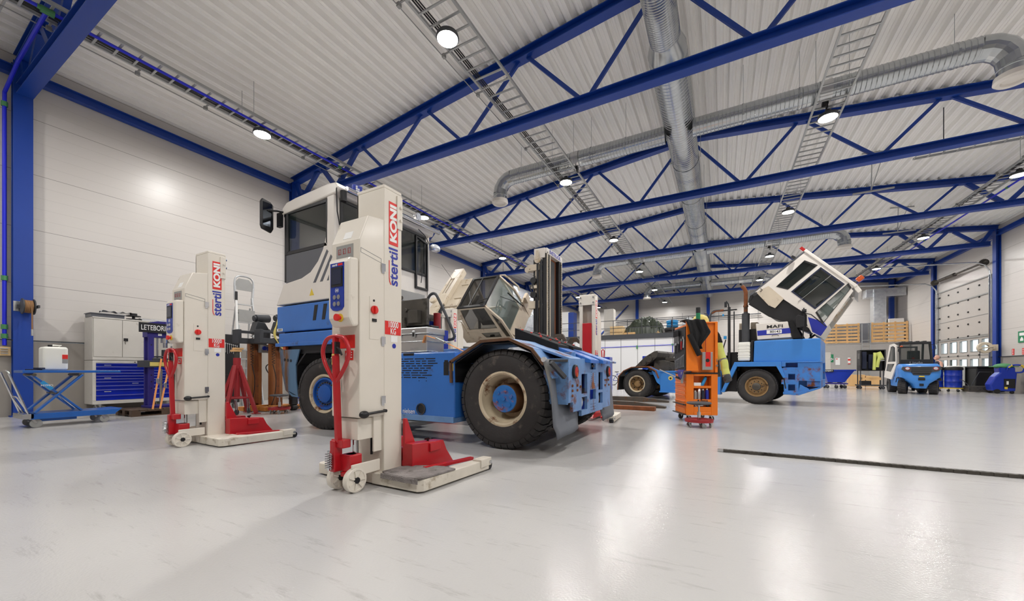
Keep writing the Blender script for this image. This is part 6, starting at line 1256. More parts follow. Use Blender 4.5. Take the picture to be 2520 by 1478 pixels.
# locker over the drawer cabinet
XF = -13.05
t = thing('wall_locker', 'grey steel locker with double doors standing on the drawer cabinet', 'locker', (-13.3, 3.8, 1.26))
b = MB(); b.box(-13.6,XF-0.02,3.25,4.3,1.26,2.29); b.box(-13.6,XF,3.25,4.3,1.26,1.33); b.box(-13.6,XF,3.25,4.3,2.26,2.29); b.build('carcass', 'locker', t, 0.005)
for (a, c) in ((3.27,3.765),(3.775,4.28)):
    b = MB(); b.box(XF-0.02,XF+0.0,a,c,1.34,2.25); d_ = b.build('door', 'locker', t, 0.004)
b = MB(); b.box(XF,XF+0.015,3.79,3.87,1.74,1.81); b.build('lock', 'black', d_, 0.003)
b = MB(); b.tube([(XF+0.02,3.83,1.75),(XF+0.025,3.81,1.71),(XF+0.02,3.82,1.66)],0.006,6); b.build('keys', 'dark_metal', d_)
t = thing('drawer_cabinet', 'wide rolling cabinet with bright blue drawers under the grey locker', 'cabinet', (-13.3, 4.0, 0.2))
b = MB(); b.box(-13.6,XF-0.015,3.25,4.85,0.2,1.25); b.box(XF-0.03,XF+0.0,3.25,3.31,0.2,1.25); b.box(XF-0.03,XF+0.0,4.79,4.85,0.2,1.25); b.box(XF-0.03,XF,3.25,4.85,0.2,0.28); b.box(XF-0.03,XF,3.25,4.85,1.19,1.25); b.build('carcass', 'locker', t, 0.004)
zs_ = [1.185,1.1,1.015,0.945,0.875,0.805,0.735,0.64,0.545,0.41,0.285]
for i in range(10):
    z1_, z0_ = zs_[i], zs_[i+1]
    b = MB(); b.prism([(XF-0.028,z0_+0.006),(XF-0.005,z0_+0.006),(XF-0.005,z1_-0.03),(XF+0.018,z1_-0.022),(XF+0.018,z1_-0.014),(XF-0.028,z1_-0.004)], 'y', 3.315, 4.785); d_ = b.build('drawer', 'drawer_blue', t, 0.002)
    if i in (0,4,5,6,8): b = MB(); yy = 3.45+0.25*((i*3) % 4); b.box(XF-0.004,XF-0.002,yy,yy+0.12,z1_-0.055,z1_-0.04); b.build('drawer_label', 'white', d_)
b = MB(); b.cyl((XF,4.0,1.22),(XF+0.01,4.0,1.22),0.014,10); b.build('lock', 'dark_metal', t)
for x, y in ((-13.2,3.45),(-13.2,4.6),(-13.5,3.45),(-13.5,4.6)): caster(t, x, y, 0.08, 0.2, 'grey', 'caster', 0.04, 0.8)
t = thing('plastic_crate', 'low grey plastic crate on top of the grey locker', 'crate', (-13.3, 3.5, 2.29))
b = MB(); 
for (a0,a1,c0,c1) in ((-13.5,-13.1,3.24,3.26),(-13.5,-13.1,3.8,3.82),(-13.5,-13.48,3.24,3.82),(-13.12,-13.1,3.24,3.82)): b.box(a0,a1,c0,c1,2.292,2.38)
b.box(-13.52,-13.08,3.22,3.84,2.37,2.385); b.box(-13.5,-13.1,3.24,3.82,2.292,2.3)
for k in range(9): b.bar((-13.095,3.3+k*0.055,2.3),(-13.095,3.34+k*0.055,2.37),0.004,0.012) 
b.build('crate', 'grey_panel', t)
t = thing('foil_sheet', 'crumpled silver foil lying on the grey crate', 'foil', (-13.3, 3.75, 2.39)); rows = [[(-13.45+0.06*i, 3.45+0.07*j, 2.4+0.09*abs(math.sin(i*2.1+j*1.3))+0.03*math.sin(j*2.9)) for j in range(9)] for i in range(6)]; cloth('foil_body', 'foil', rows, t, 0.004)
t = thing('cable_spool', 'black empty spool standing on top of the grey locker', 'spool', (-13.25, 4.0, 2.29)); b = MB(); b.lathe([(0.0,0.0),(0.14,0.0),(0.14,0.03),(0.03,0.03),(0.03,0.09),(0.14,0.09),(0.14,0.11),(0.07,0.12),(0.07,0.17),(0.0,0.17)], (-13.2,4.02,2.292), 'z', 26); b.build('spool', 'black', t, smooth=True)
t = thing('foil_roll', 'long silver foil bundle lying along the top behind the press sign', 'foil', (-13.1, 4.6, 2.29)); rows = [[(-13.4+0.07*i, 4.15+0.09*j, 2.3+0.035*abs(math.sin(i*1.9+j*0.4))+0.05*math.sin(i*0.8)) for j in range(8)] for i in range(6)]; cloth('foil_body', 'foil', rows, t, 0.01)
b = MB(); b.box(-13.6,-13.1,4.32,4.9,2.25,2.29); t2 = thing('steel_shelf', 'thin steel shelf carrying the silver foil bundle', 'shelf', (-13.3,4.6,2.2)); b.build('shelf', 'locker', t2); b = MB(); b.box(-13.6,-13.56,4.3,4.9,1.25,2.25); b.build('back', 'locker', t2)
# hydraulic press on a pallet
t = thing('pallet', 'dark dirty wooden pallet under the workshop press', 'pallet', (-11.5, 3.9, 0), 0)
b = MB()
for x in (-12.1,-11.72,-11.34): b.box(x,x+0.14,3.38,4.55,0.0,0.022); b.box(x,x+0.14,3.38,4.55,0.1,0.122)
for y in (3.38,3.89,4.4):
    b.box(-12.1,-11.2,y,y+0.15,0.022,0.03)
    for x in (-12.1,-11.72,-11.34): b.box(x,x+0.14,y,y+0.15,0.022,0.1)
for y in [3.38+0.137*k for k in range(9)]: b.box(-12.1,-11.2,y,y+0.115,0.122,0.144)
b.build('boards', 'pallet_wood', t)
XP = -11.62
t = thing('workshop_press', 'dark purple hydraulic workshop press with a black name board on top', 'press', (XP, 3.9, 0.145))
b = MB()
for y in (3.78, 4.32): b.box(XP-0.22,XP-0.17,y,y+0.1,0.2,2.0); b.box(XP-0.0,XP+0.05,y,y+0.1,0.2,2.0)
b.box(XP-0.3,XP+0.15,3.76,4.44,0.146,0.2); b.prism([(3.76,1.78),(4.44,1.78),(4.44,2.1),(4.3,2.16),(3.95,2.16),(3.76,2.1)], 'x', XP-0.22, XP+0.05); b.build('press_frame', 'press_purple', t, 0.006)
b = MB()
for z in (0.6,0.75,0.9,1.6):
    for y in (3.83,): b.cyl((XP+0.045,y,z),(XP+0.052,y,z),0.014,10)
b.build('pin_holes', 'black', t)
b = MB(); b.box(XP-0.26,XP+0.12,3.68,4.5,1.08,1.24); b.cyl((XP-0.05,4.1,1.24),(XP-0.05,4.1,1.5),0.05,14); b.box(XP-0.2,XP+0.06,3.85,4.3,1.24,1.3); b.cyl((XP-0.1,3.88,1.33),(XP+0.05,4.05,1.33),0.02,8); b.build('press_table', 'dark_grey', t, 0.006)
b = MB(); b.box(XP+0.121,XP+0.124,3.78,4.46,1.11,1.2); b.build('warning_sticker', 'pale_yellow', t)
b = MB(); b.cyl((XP-0.08,3.98,1.3),(XP-0.08,3.98,1.78),0.02,10); b.cyl((XP-0.08,4.13,1.55),(XP-0.08,4.13,1.78),0.045,14); b.cyl((XP-0.08,4.13,1.66),(XP-0.08,4.13,1.78),0.09,14); b.cyl((XP+0.0,4.02,0.25),(XP+0.0,4.02,1.05),0.03,10); b.build('ram', 'chrome', t, smooth=True)
b = MB(); b.cyl((XP+0.06,4.23,1.8),(XP+0.08,4.23,1.8),0.06,20); g_ = b.build('gauge', 'chrome', t); b = MB(); b.cyl((XP+0.081,4.23,1.8),(XP+0.083,4.23,1.8),0.052,20); b.build('dial', 'white', g_)
b = MB(); b.cyl((XP+0.1,4.28,1.72),(XP+0.2,4.1,1.42),0.01,8); b.build('pump_lever', 'chrome', t); b = MB(); b.cyl((XP+0.17,4.17,1.5),(XP+0.22,4.08,1.37),0.016,8); b.build('lever_grip', 'black', t)
b = MB(); b.box(XP+0.08,XP+0.1,3.6,4.52,1.88,2.1); sg = b.build('name_board', 'black', t, label='black sign with white letters')
text('LETEBORING', 'sign_text', 'white', sg, (XP+0.103, 3.63, 1.985), (R90,0,R90), 0.165, 0.001, 0.001, 0.62, 'LEFT')
b = MB(); b.box(XP+0.052,XP+0.054,3.95,4.02,1.82,1.87); b.build('sticker', 'white', t)
for (a, c, lb) in (((XP+0.14,3.98,1.28),(XP+0.42,3.73,0.14),'orange lashing strap hanging from the press table to the pallet, left one'), ((XP+0.14,4.12,1.1),(XP+0.42,3.86,0.14),'orange lashing strap hanging from the press table to the pallet, right one')):
    t = thing('lashing_strap', lb, 'strap', c, 0, 'straps on the workshop press'); b = MB(); b.bar(a, c, 0.035, 0.006, (1,0,0)); b.build('webbing', 'strap_orange', t); b = MB(); m_ = Vector(a)*0.55+Vector(c)*0.45; b.cbox(m_+Vector((0.01,0,0)), (0.04,0.05,0.12), (0.1,0,0)); b.build('buckle', 'alu', t, 0.005)
for y in (3.75, 4.2):
    pass
# red axle stand
SX, SY = -9.88, 4.8
t = thing('axle_stand', 'tall dark red tripod axle stand with wood blocks on top', 'axle stand', (SX, SY, 0))
b = MB(); b.cyl((SX,SY,0.4),(SX,SY,1.28),0.06,16); b.cyl((SX,SY,1.05),(SX,SY,1.3),0.075,16); b.build('post', 'dull_red', t, smooth=True)
for k in range(4):
    a = 0.6+k*math.pi/2; dx, dy = math.cos(a), math.sin(a)
    b = MB(); b.bar((SX+0.05*dx,SY+0.05*dy,1.12),(SX+0.42*dx,SY+0.42*dy,0.02),0.07,0.07); b.box(SX+0.42*dx-0.07,SX+0.42*dx+0.07,SY+0.42*dy-0.07,SY+0.42*dy+0.07,0,0.015); b.build('leg', 'dull_red', t, 0.006)
b = MB(); b.tube([(SX+0.3*math.cos(0.6+k*R90),SY+0.3*math.sin(0.6+k*R90),0.38) for k in range(4)],0.025,6,True); b.build('brace_ring', 'dull_red', t)
b = MB(); b.cyl((SX,SY,1.28),(SX,SY,1.44),0.055,14); b.build('screw', 'dark_metal', t, smooth=True)
for k in range(3): caster(t, SX+0.25*math.cos(1.6+k*2.1), SY+0.25*math.sin(1.6+k*2.1), 0.06, 0.36, 'dark_grey', 'caster', 0.03, k)
for z, y, lb in ((1.44,SY-0.02,'lower pale wood block on the red axle stand'),(1.49,SY+0.02,'upper pale wood block on the red axle stand')):
    w_ = thing('wood_block', lb, 'wood block', (SX,y,z), 0, 'wood blocks'); b = MB(); b.box(SX-0.07,SX+0.07,y-0.09,y+0.09,z+0.002,z+0.045); b.build('block', 'wood', w_, 0.003)
# black tool trolley behind the stand
t = thing('tool_trolley', 'black tool trolley with a wrench board behind the red axle stand', 'tool trolley', (-11.6,5.4,0)); b = MB(); b.box(-11.9,-11.5,5.15,5.65,0.15,0.9); b.box(-11.56,-11.5,5.15,5.66,0.9,1.97); b.build('body', 'black', t, 0.01)
for x, y in ((-11.8,5.25),(-11.6,5.55)): caster(t, x, y, 0.07, 0.15, 'grey')
for i in range(9):
    w_ = thing('wrench', 'chrome wrench hanging on the black trolley board', 'wrench', (0,0,0), 0, 'wrenches on the black trolley'); y = 5.22+i*0.045; b = MB(); b.bar((-11.49,y,1.45+0.02*(i%3)),(-11.49,y,1.75-0.01*i),0.008,0.014); b.cyl((-11.495,y,1.75-0.01*i),(-11.485,y,1.75-0.01*i),0.016,10); b.build('wrench_body', 'chrome', w_)
# truck lifts with brown columns
def hetra(y0, lb, x=-9.7):
    t = thing('truck_lift', lb, 'vehicle lift', (0,0,0), 0, 'brown column lifts by the left wall')
    b = MB(); b.box(-0.05,0.0,-0.12,-0.04,0.12,1.8); b.box(-0.05,0.0,0.04,0.12,0.12,1.8); b.box(-0.2,-0.05,-0.12,0.12,0.12,1.8); b.build('column', 'hetra', t, 0.006)
    b = MB(); b.box(-0.03,0.002,-0.04,0.04,0.2,1.75); b.build('column_slot', 'rust', t)
    b = MB(); b.prism([(-0.15,0.0),(0.95,0.0),(1.0,0.05),(0.85,0.11),(0.1,0.15),(-0.15,0.15)], 'x', 0.0, 0.14) if False else b.prism([(-0.2,0.02),(1.0,0.02),(1.0,0.08),(0.75,0.13),(-0.2,0.16)], 'x', -0.05, 0.1); b.box(-0.3,-0.05,-0.28,0.28,0.02,0.12); bs = b.build('base', 'hetra_base', t, 0.008)
    text('hetra', 'brand_text', 'black', bs, (0.103, 0.42, 0.075), (R90,0,R90), 0.11, 0.001, 0.003, 1.2)
    b = MB(); b.box(-0.1,0.16,-0.5,0.16,1.66,1.78); b.box(-0.1,0.16,-0.5,-0.42,1.66,1.98); b.box(-0.1,0.16,0.1,0.16,1.66,2.0); b.box(-0.12,0.12,-0.42,-0.02,1.78,1.9) if False else b.box(0.1,0.16,-0.45,-0.05,1.9,1.96); b.build('wheel_bracket', 'dark_grey', t, 0.01)
    b = MB(); b.prism([(-0.1,1.95),(0.28,1.78),(0.28,2.0),(0.16,2.2),(-0.02,2.22)], 'x', -0.16, 0.08); b.box(-0.16,0.06,0.16,0.3,1.7,2.05); b.build('gearbox', 'dark_grey', t, 0.012)
    b = MB(); b.cyl((-0.05,0.0,2.3),(-0.05,0.32,2.33),0.1,20); b.cyl((-0.05,-0.05,2.295),(-0.05,0.0,2.3),0.075,16); b.build('motor', 'dark_grey', t, 0.01)
    b = MB(); b.box(0.02,0.14,0.02,0.26,1.45,1.66); cb = b.build('control_box', 'grey', t, 0.008); b = MB(); b.cyl((0.14,0.1,1.56),(0.17,0.1,1.56),0.05,16); b.box(0.14,0.143,0.17,0.24,1.5,1.6); b.build('switch', 'deep_blue', cb)
    b = MB(); b.cyl((0.12,0.32,0.25),(0.14,0.28,1.15),0.016,10); b.bar((0.14,0.34,0.7),(0.14,0.34,1.15),0.03,0.05); b.tube(bez([(0.14,0.34,1.15),(0.14,0.2,1.16),(0.14,0.14,1.08),(0.14,0.2,0.95),(0.14,0.3,0.9)],5),0.013,8); b.build('tiller', 'dark_grey', t, smooth=True)
    b = MB(); b.box(0.05,0.2,0.24,0.4,0.15,0.5); b.cyl((0.12,0.25,0.08),(0.12,0.4,0.08),0.08,16); b.cyl((0.12,0.22,0.3),(0.12,0.42,0.3),0.05,12); b.build('pump', 'black', t, 0.02)
    b = MB(); b.tube([(0.06+0.03*math.cos(i*0.9), -0.14+0.03*math.sin(i*0.9), 1.95-i*0.009) for i in range(90)], 0.006, 5); b.tube(bez([(0.05,-0.14,1.15),(0.1,-0.1,0.8),(0.08,-0.12,0.4),(0.0,-0.16,0.15)],5),0.01,6); b.build('coiled_cable', 'black', t)
    t.location = (x, y0, 0); return t
hetra(5.36, 'brown column lift with a charcoal motor head, left of the pair by the wall', -10.12)
h2 = hetra(5.6, 'brown column lift with yellow hoses over its motor, right of the pair', -9.65)
b = MB()
for k in range(3): b.tube(bez([(-9.75,5.75+0.01*k,2.4),(-9.55,5.6-0.02*k,2.42),(-9.5,5.5+0.01*k,2.2),(-9.48,5.45-0.02*k,1.85),(-9.46,5.6+0.05*k,1.55-0.03*k),(-9.46,5.95,1.45-0.04*k),(-9.5,6.1,1.6)],5),0.011,6)
t = thing('yellow_hose', 'yellow hose looped over the right brown column lift', 'hose', (-9.55,5.7,1.5)); b.build('hose', 'pale_yellow', t, smooth=True)
t = thing('truck_lift', 'third brown column lift mostly hidden behind the tractor front', 'vehicle lift', (-9.8,6.45,0), 0, 'brown column lifts by the left wall'); b = MB(); b.box(-9.95,-9.75,6.68,6.93,0.1,1.7); b.build('column', 'hetra', t, 0.006); b = MB(); b.box(-9.95,-9.65,6.65,7.3,0.02,0.14); b.build('base', 'hetra_base', t, 0.006)
# step ladders by the wall
def ladder(x, y, w, H, lean, lb, rear=True, loc=None, mn='step_ladder'):
    t = thing(mn, lb, 'ladder', (x,y,0), 0, 'aluminium ladders by the left wall')
    for s_ in (0, 1):
        MB().bar((x+lean, y+s_*w, 0.01), (x, y+0.06+s_*(w-0.12), H), 0.03, 0.07, (1,0,0)).build('stile', 'ladder_alu', t)
        if rear: MB().bar((x-0.55, y+s_*w, 0.01), (x-0.05, y+0.08+s_*(w-0.16), H-0.3), 0.025, 0.05, (1,0,0)).build('rear_leg', 'ladder_alu', t)
    n = int(H/0.27)+1
    for i in range(1, n):
        f_ = i*0.27/H; MB().box(x+lean*(1-f_)-0.05, x+lean*(1-f_)+0.04, y+0.06*f_, y+w-0.06*f_, i*0.27-0.012, i*0.27+0.012).build('step', 'ladder_alu', t)
    return t
l1 = ladder(-12.55, 6.0, 0.56, 3.2, 0.5, 'tall aluminium platform step ladder with a rounded top rail')
b = MB(); b.tube(bez([(-12.55,6.04,3.1),(-12.55,6.03,3.6),(-12.55,6.1,3.78),(-12.55,6.29,3.82),(-12.55,6.48,3.78),(-12.55,6.55,3.6),(-12.55,6.52,3.1)],5),0.025,8); b.build('top_hoop', 'ladder_alu', l1, smooth=True); b = MB(); b.prism([(6.04,3.4),(6.53,3.4),(6.52,3.62),(6.42,3.74),(6.15,3.74),(6.05,3.62)], 'x', -12.57, -12.55); b.build('top_plate', 'grey', l1)
b = MB(); b.box(-12.4,-12.37,6.06,6.5,2.45,2.8); b.build('platform', 'grey', l1); MB().bar((-12.55,6.06,3.0),(-12.55,6.04,3.5),0.03,0.06,(1,0,0)).build('upper_rail', 'ladder_alu', l1); MB().bar((-12.55,6.5,3.0),(-12.55,6.53,3.5),0.03,0.06,(1,0,0)).build('upper_rail', 'ladder_alu', l1)
ladder(-12.9, 6.25, 0.5, 2.4, 0.3, 'shorter aluminium ladder behind the brown column lifts', False)
l3 = thing('telescopic_pole', 'white tube with black end leaning beside the ladder', 'pole', (-12.3,5.95,0)); b = MB(); b.cyl((-12.2,5.95,0.0),(-12.35,5.98,3.05),0.03,10); b.build('tube', 'white', l3, smooth=True); b = MB(); b.cyl((-12.35,5.98,3.05),(-12.36,5.985,3.3),0.034,10); b.build('cap', 'black', l3)
# ================================================================ mezzanine
MY, MX0, MX1, MZ = 29.0, -13.6, -1.0, 3.55
b = MB(); b.box(MX0, MX1, MY+0.1, MY+0.25, 0, MZ-0.15); w_ = struct(b.build('wall_back', 'room_panel'))
b = MB(); b.box(MX1-0.15, MX1, MY+0.1, YB-0.05, 0, MZ-0.15); struct(b.build('wall_right', 'room_panel'))
b = MB(); b.box(MX0, MX1, MY, YB-0.05, MZ-0.05, MZ+0.02); b.box(MX0, MX1+0.05, MY-0.02, MY+0.06, MZ-0.2, MZ+0.05); b.box(MX1, MX1+0.06, MY, YB-0.05, MZ-0.2, MZ+0.05); fl = struct(b.build('floor', 'dark_grey'))
t = thing('railing', 'dark grey pipe railing along the front edge of the mezzanine', 'railing', (-7, MY, MZ))
for x in [MX0+0.3+1.03*k for k in range(13)]: MB().bar((x,MY,MZ-0.1),(x,MY,MZ+1.2),0.04,0.04).build('post', 'dark_grey', t)
for z in (0.62, 1.2): MB().bar((MX0,MY,MZ+z),(MX1,MY,MZ+z),0.04,0.04).build('rail', 'dark_grey', t)
MB().box(MX0,MX1,MY-0.01,MY+0.01,MZ+0.02,MZ+0.14).build('kick_board', 'dark_grey', t)
t = thing('railing', 'short side railing at the right end of the mezzanine', 'railing', (MX1, 33, MZ))
for y in (MY+1.2, MY+2.4, MY+3.6, MY+6): MB().bar((MX1,y,MZ-0.1),(MX1,y,MZ+1.2),0.04,0.04).build('post', 'dark_grey', t)
for z in (0.62, 1.2): MB().bar((MX1,MY,MZ+z),(MX1,YB-0.4,MZ+z),0.04,0.04).build('rail', 'dark_grey', t)
t = thing('air_pipe', 'thin blue air pipe along the white wall under the mezzanine', 'pipe', (-6,MY,3))
b = MB(); b.tube([(-12,MY+0.05,2.7),(-2.1,MY+0.05,2.85),(MX1-0.1,MY+0.05,2.88)],0.022,6); b.tube([(-3.0,MY+0.05,2.85),(-3.0,MY+0.05,1.2)],0.022,6); b.build('pipe', 'pipe_blue', t)
b = MB()
for x in (-11,-8.4,-5.4,-2.2): b.box(x-0.05,x+0.05,MY+0.02,MY+0.1,2.6,2.85); 
b.box(-3.05,-2.95,MY,MY+0.1,1.1,1.5); b.box(-3.06,-2.94,MY,MY+0.09,2.8,2.9); b.build('clips', 'dull_green', t)
z0 = MZ+0.022
def simple(nm, lb, cat, m_, box_, bev=0.01, grp=None):
    t = thing(nm, lb, cat, ((box_[0]+box_[1])/2,(box_[2]+box_[3])/2,box_[4]), 0, grp); MB().box(*box_).build('body', m_, t, bev); return t
t = simple('wooden_crate','pale plywood crate on the mezzanine left of the tarpaulin','crate','crate_wood',(-7.45,-6.5,MY+0.35,MY+1.2,z0,z0+0.8))
b = MB()
for z in (0.02,0.36,0.7): b.box(-7.47,-6.48,MY+0.33,MY+0.35,z0+z,z0+z+0.08)
b.build('battens','crate_wood',t)
simple('wooden_box','low brown wooden box on the mezzanine edge','box','wood',(-6.4,-5.6,MY+0.2,MY+0.6,z0,z0+0.28))
simple('wardrobe','tall white and pale blue cabinet on the left of the mezzanine','cabinet','locker',(-8.1,-7.35,MY+1.0,MY+1.7,z0,z0+2.25))
b = simple('wardrobe','white cabinet with a dark blue side on the far left of the mezzanine','cabinet','white',(-11.7,-10.9,MY+0.6,MY+1.4,z0,z0+2.2)); q = MB(); q.box(-10.9,-10.45,MY+0.6,MY+1.4,z0,z0+2.15); q.build('side_panel','steel_blue',b,0.01)
t = thing('tarpaulin_pile', 'big heap covered with dark green tarpaulin on the mezzanine', 'tarpaulin', (-5.1,MY+1.6,z0))
import mathutils
random.seed(11)
rows = []
for i in range(52):
    r_ = []
    for j in range(88):
        u, v = j/87*2-1, i/51*2-1; x = -5.1+u*1.4; y = MY+1.65+v*0.98
        e = max(0, 1-abs(u)**2.6)*max(0, 1-abs(v)**3); nz_ = mathutils.noise.noise(Vector((x*2.2,y*2.2,3)))*0.16-abs(mathutils.noise.noise(Vector((x*3.5,y*3.5,9))))*0.42+abs(mathutils.noise.noise(Vector((x*8,y*8,4))))*0.16+0.1
        lump = 0.25*math.exp(-((u-0.15)/0.5)**2)+0.1*math.exp(-((u+0.5)/0.25)**2)
        r_.append((x, y, z0+0.01+max(0, e**0.4*(1.12+lump)+nz_*(1 if e > 0.05 else 0))))
    rows.append(r_)
vs = [p for r in rows for p in r]; n_ = 88; fs = [(i*n_+j,i*n_+j+1,(i+1)*n_+j+1,(i+1)*n_+j) for i in range(51) for j in range(87)]
b = MB(); b.add(vs, fs); b.build('tarp', 'tarp', t, smooth=True)
for k in range(2):
    t = thing('tyre', '%s black tyre of the stack right of the tarpaulin on the mezzanine' % ('lower','upper')[k], 'tyre', (-3.1,MY+0.9,z0+k*0.27), 0, 'tyres on the mezzanine'); b = MB(); b.open_lathe([(0.3,0.02),(0.5,0.0),(0.55,0.06),(0.55,0.2),(0.5,0.26),(0.3,0.24)], (-3.1+0.02*k,MY+0.9,z0+0.002+k*0.27), 'z', 30); b.build('tyre_body', 'rubber', t, smooth=True)
for k in range(2):
    t = thing('hose_bundle', '%s bright blue strapped roll lying on the tyre stack' % ('lower','upper')[k], 'roll', (-3.1,MY+0.9,z0+0.56+k*0.26), 0, 'blue rolls on the mezzanine'); b = MB(); b.lathe([(0.0,0.0),(0.35,0.0),(0.4,0.06),(0.4,0.2),(0.36,0.25),(0.0,0.25)], (-3.1,MY+0.9,z0+0.552+k*0.26), 'z', 24); b.build('roll', 'bright_blue', t, smooth=True); b = MB(); b.box(-3.15,-3.05,MY+0.49,MY+1.31,z0+0.55+k*0.26,z0+0.81+k*0.26); b.build('band', 'navy', t)
t = thing('paint_can', 'small pale tin standing at the mezzanine edge right of the tarpaulin', 'tin', (-4.0,MY+0.3,z0)); b = MB(); b.cyl((-4.0,MY+0.35,z0+0.002),(-4.0,MY+0.35,z0+0.2),0.14,16); b.cyl((-4.0,MY+0.35,z0+0.2),(-4.0,MY+0.35,z0+0.3),0.05,10); b.build('tin', 'crate_wood', t)
t = thing('wrapped_bundle', 'bundle wrapped in clear plastic at the right end of the mezzanine', 'bundle', (-1.35,MY+1.6,z0)); b = MB(); b.ball((-2.0,MY+1.4,z0+0.65),(0.5,0.5,0.62),18,12); b.build('wrap', 'plastic_wrap', t, smooth=True)
def bike(x, y, z, lb, fm, R=0.33, ang=0.0, handle=True):
    t = thing('bicycle', lb, 'bicycle', (0,0,0), 0, 'bicycles')
    for wx in (0.0, 1.05):
        b = MB(); b.tube([(wx+R*math.cos(a),0,R+R*math.sin(a)) for a in [i*math.pi/16 for i in range(32)]],0.025,8,True); w_ = b.build('wheel', 'rubber', t, smooth=True)
        b = MB()
        for k in range(10): a = k*math.pi/5; b.cyl((wx,0,R),(wx+R*math.cos(a),0,R+R*math.sin(a)),0.003,4)
        b.cyl((wx,-0.03,R),(wx,0.03,R),0.025,8); b.build('spokes', 'chrome', w_)
    b = MB()
    for p, q in (((0,0,R),(0.42,0,0.3)),((0,0,R),(0.3,0,0.8)),((0.42,0,0.3),(0.28,0,0.85)),((0.42,0,0.3),(0.88,0,0.75)),((0.3,0,0.78),(0.86,0,0.85)),((0.85,0,0.88),(1.05,0,R))): b.cyl(p, q, 0.018, 8)
    b.build('frame', fm, t)
    b = MB(); b.cbox((0.26,0,0.93),(0.26,0.14,0.05)); b.cyl((0.28,0,0.85),(0.27,0,0.93),0.014,8); b.build('saddle', 'black', t, 0.02)
    b = MB(); b.cyl((0.84,0,0.88),(0.82,0,1.02),0.014,8); b.cyl((0.82,-0.3,1.03),(0.82,0.3,1.03),0.014,8); b.build('handlebar', 'black', t)
    t.location = (x,y,z); t.rotation_euler = (0,0,ang); return t
bike(-6.75, 27.4, 0, 'bicycle leaning by the white wall left of the second tractor', 'deep_blue', ang=0.35)
bike(-7.4, MY+3.1, z0, 'bicycle on the mezzanine behind the plywood crate', 'black', ang=0.1)
# blue workbench cart by the mezzanine wall
t = thing('steel_bin', 'blue steel container behind the second tractor rear frame', 'container', (-2.6,20.5,0)); b = MB(); b.box(-3.5,-2.3,20.2,21.0,0.15,1.75); b.box(-2.3,-2.22,20.2,21.0,1.2,1.85); b.build('body', 'deep_blue', t, 0.02); b = MB(); b.box(-3.5,-2.3,20.2,21.0,0,0.15); b.build('base','black',t)
t = thing('steel_bin', 'small bright blue box with a red handle behind the tractor rear light', 'container', (-5.4,20.3,0)); b = MB(); b.box(-5.75,-5.1,20.0,20.6,0.0,1.72); b.build('body', 'deep_blue', t, 0.02); b = MB(); b.tube([(-5.5,20.0,1.72),(-5.52,20.0,2.05),(-5.45,20.0,2.12),(-5.38,20.0,2.05),(-5.4,20.0,1.72)],0.03,8); b.build('handle', 'red', t)
# foil insulated duct block on the left wall
t = thing('insulated_duct', 'big silver foil wrapped duct standing along the left wall behind the forklift', 'duct', (-13.1,26,0)); b = MB(); b.box(-13.42,-12.5,23.2,28.7,0.0,6.9); b.build('foil_casing', 'foil', t, 0.05)
b = MB()
for z in (1.5,3,4.2,5.2,6.2): b.box(-12.5,-12.49,23.2,28.7,z,z+0.03); b.box(-13.42,-12.5,23.19,23.2,z,z+0.03)
b.build('tape_seams', 'alu', t)
# ================================================================ far right: small room with crate railings
RY, RX0, RZ = 37.0, 6.7, 3.0
b = MB(); b.box(RX0, XR-0.03, RY, RY+0.12, 0, RZ); b.box(RX0, RX0+0.12, RY, YB-0.05, 0, RZ); b.box(RX0-0.05, XR-0.03, RY-0.05, YB-0.05, RZ-0.02, RZ+0.04); struct(b.build('wall_back', 'room_grey'))
b = MB(); b.box(RX0+0.1,RX0+0.55,RY-0.03,RY,0,2.4); struct(b.build('door_2', 'locker'))
def slats(x0, x1, lb):
    t = thing('slatted_screen', lb, 'wooden screen', ((x0+x1)/2,RY,RZ), 0, 'wooden slatted screens')
    for k in range(6): MB().box(x0,x1,RY-0.1,RY-0.06,RZ+0.07+k*0.245,RZ+0.22+k*0.245).build('slat', 'wood', t, 0.004)
    for f_ in (0.03, 0.35, 0.66, 0.97): MB().box(x0+(x1-x0)*f_-0.05,x0+(x1-x0)*f_+0.05,RY-0.06,RY-0.03,RZ+0.05,RZ+1.5).build('upright', 'wood', t)
    for k in range(6 if x0 < 8 else 0): MB().box(x0,x0+0.04,RY-0.06,RY+0.9,RZ+0.07+k*0.245,RZ+0.22+k*0.245).build('side_slat', 'wood', t)
slats(6.85, 8.9, 'left wooden slatted screen on the roof of the small grey room'); slats(9.55, 11.5, 'right wooden slatted screen on the roof of the small grey room')
t = thing('wall_ladder', 'grey steel ladder between the two wooden screens', 'ladder', (9.2,RY-0.1,1.6)); b = MB()
for x in (9.0,9.45): b.bar((x,RY-0.2,0.3),(x,RY-0.2,4.4),0.04,0.05)
k = 0.5
while k < 3.2: b.box(9.0,9.45,RY-0.22,RY-0.18,k,k+0.03); k += 0.3
b.bar((9.0,RY-0.2,3.1),(9.0,RY,3.1),0.03,0.03); b.bar((9.45,RY-0.2,3.1),(9.45,RY,3.1),0.03,0.03); b.build('ladder', 'tray', t)
t = thing('insulated_duct', 'silver foil wrapped duct rising behind the right wooden screen', 'duct', (10.2,RY+0.6,RZ)); b = MB(); b.box(9.8,10.5,RY+0.4,RY+1.2,RZ+0.06,7.0); b.box(9.4,11.6,RY+0.5,RY+1.3,6.4,7.0); b.build('foil_casing', 'foil', t, 0.03)
t = thing('ventilation_unit', 'grey ventilation unit behind the wooden screens', 'ventilation unit', (9,RY+1.2,RZ)); b = MB(); b.box(7.5,10.9,RY+1.3,RY+2.2,RZ+0.06,4.6); b.build('casing', 'grey_panel', t, 0.02); b = MB()
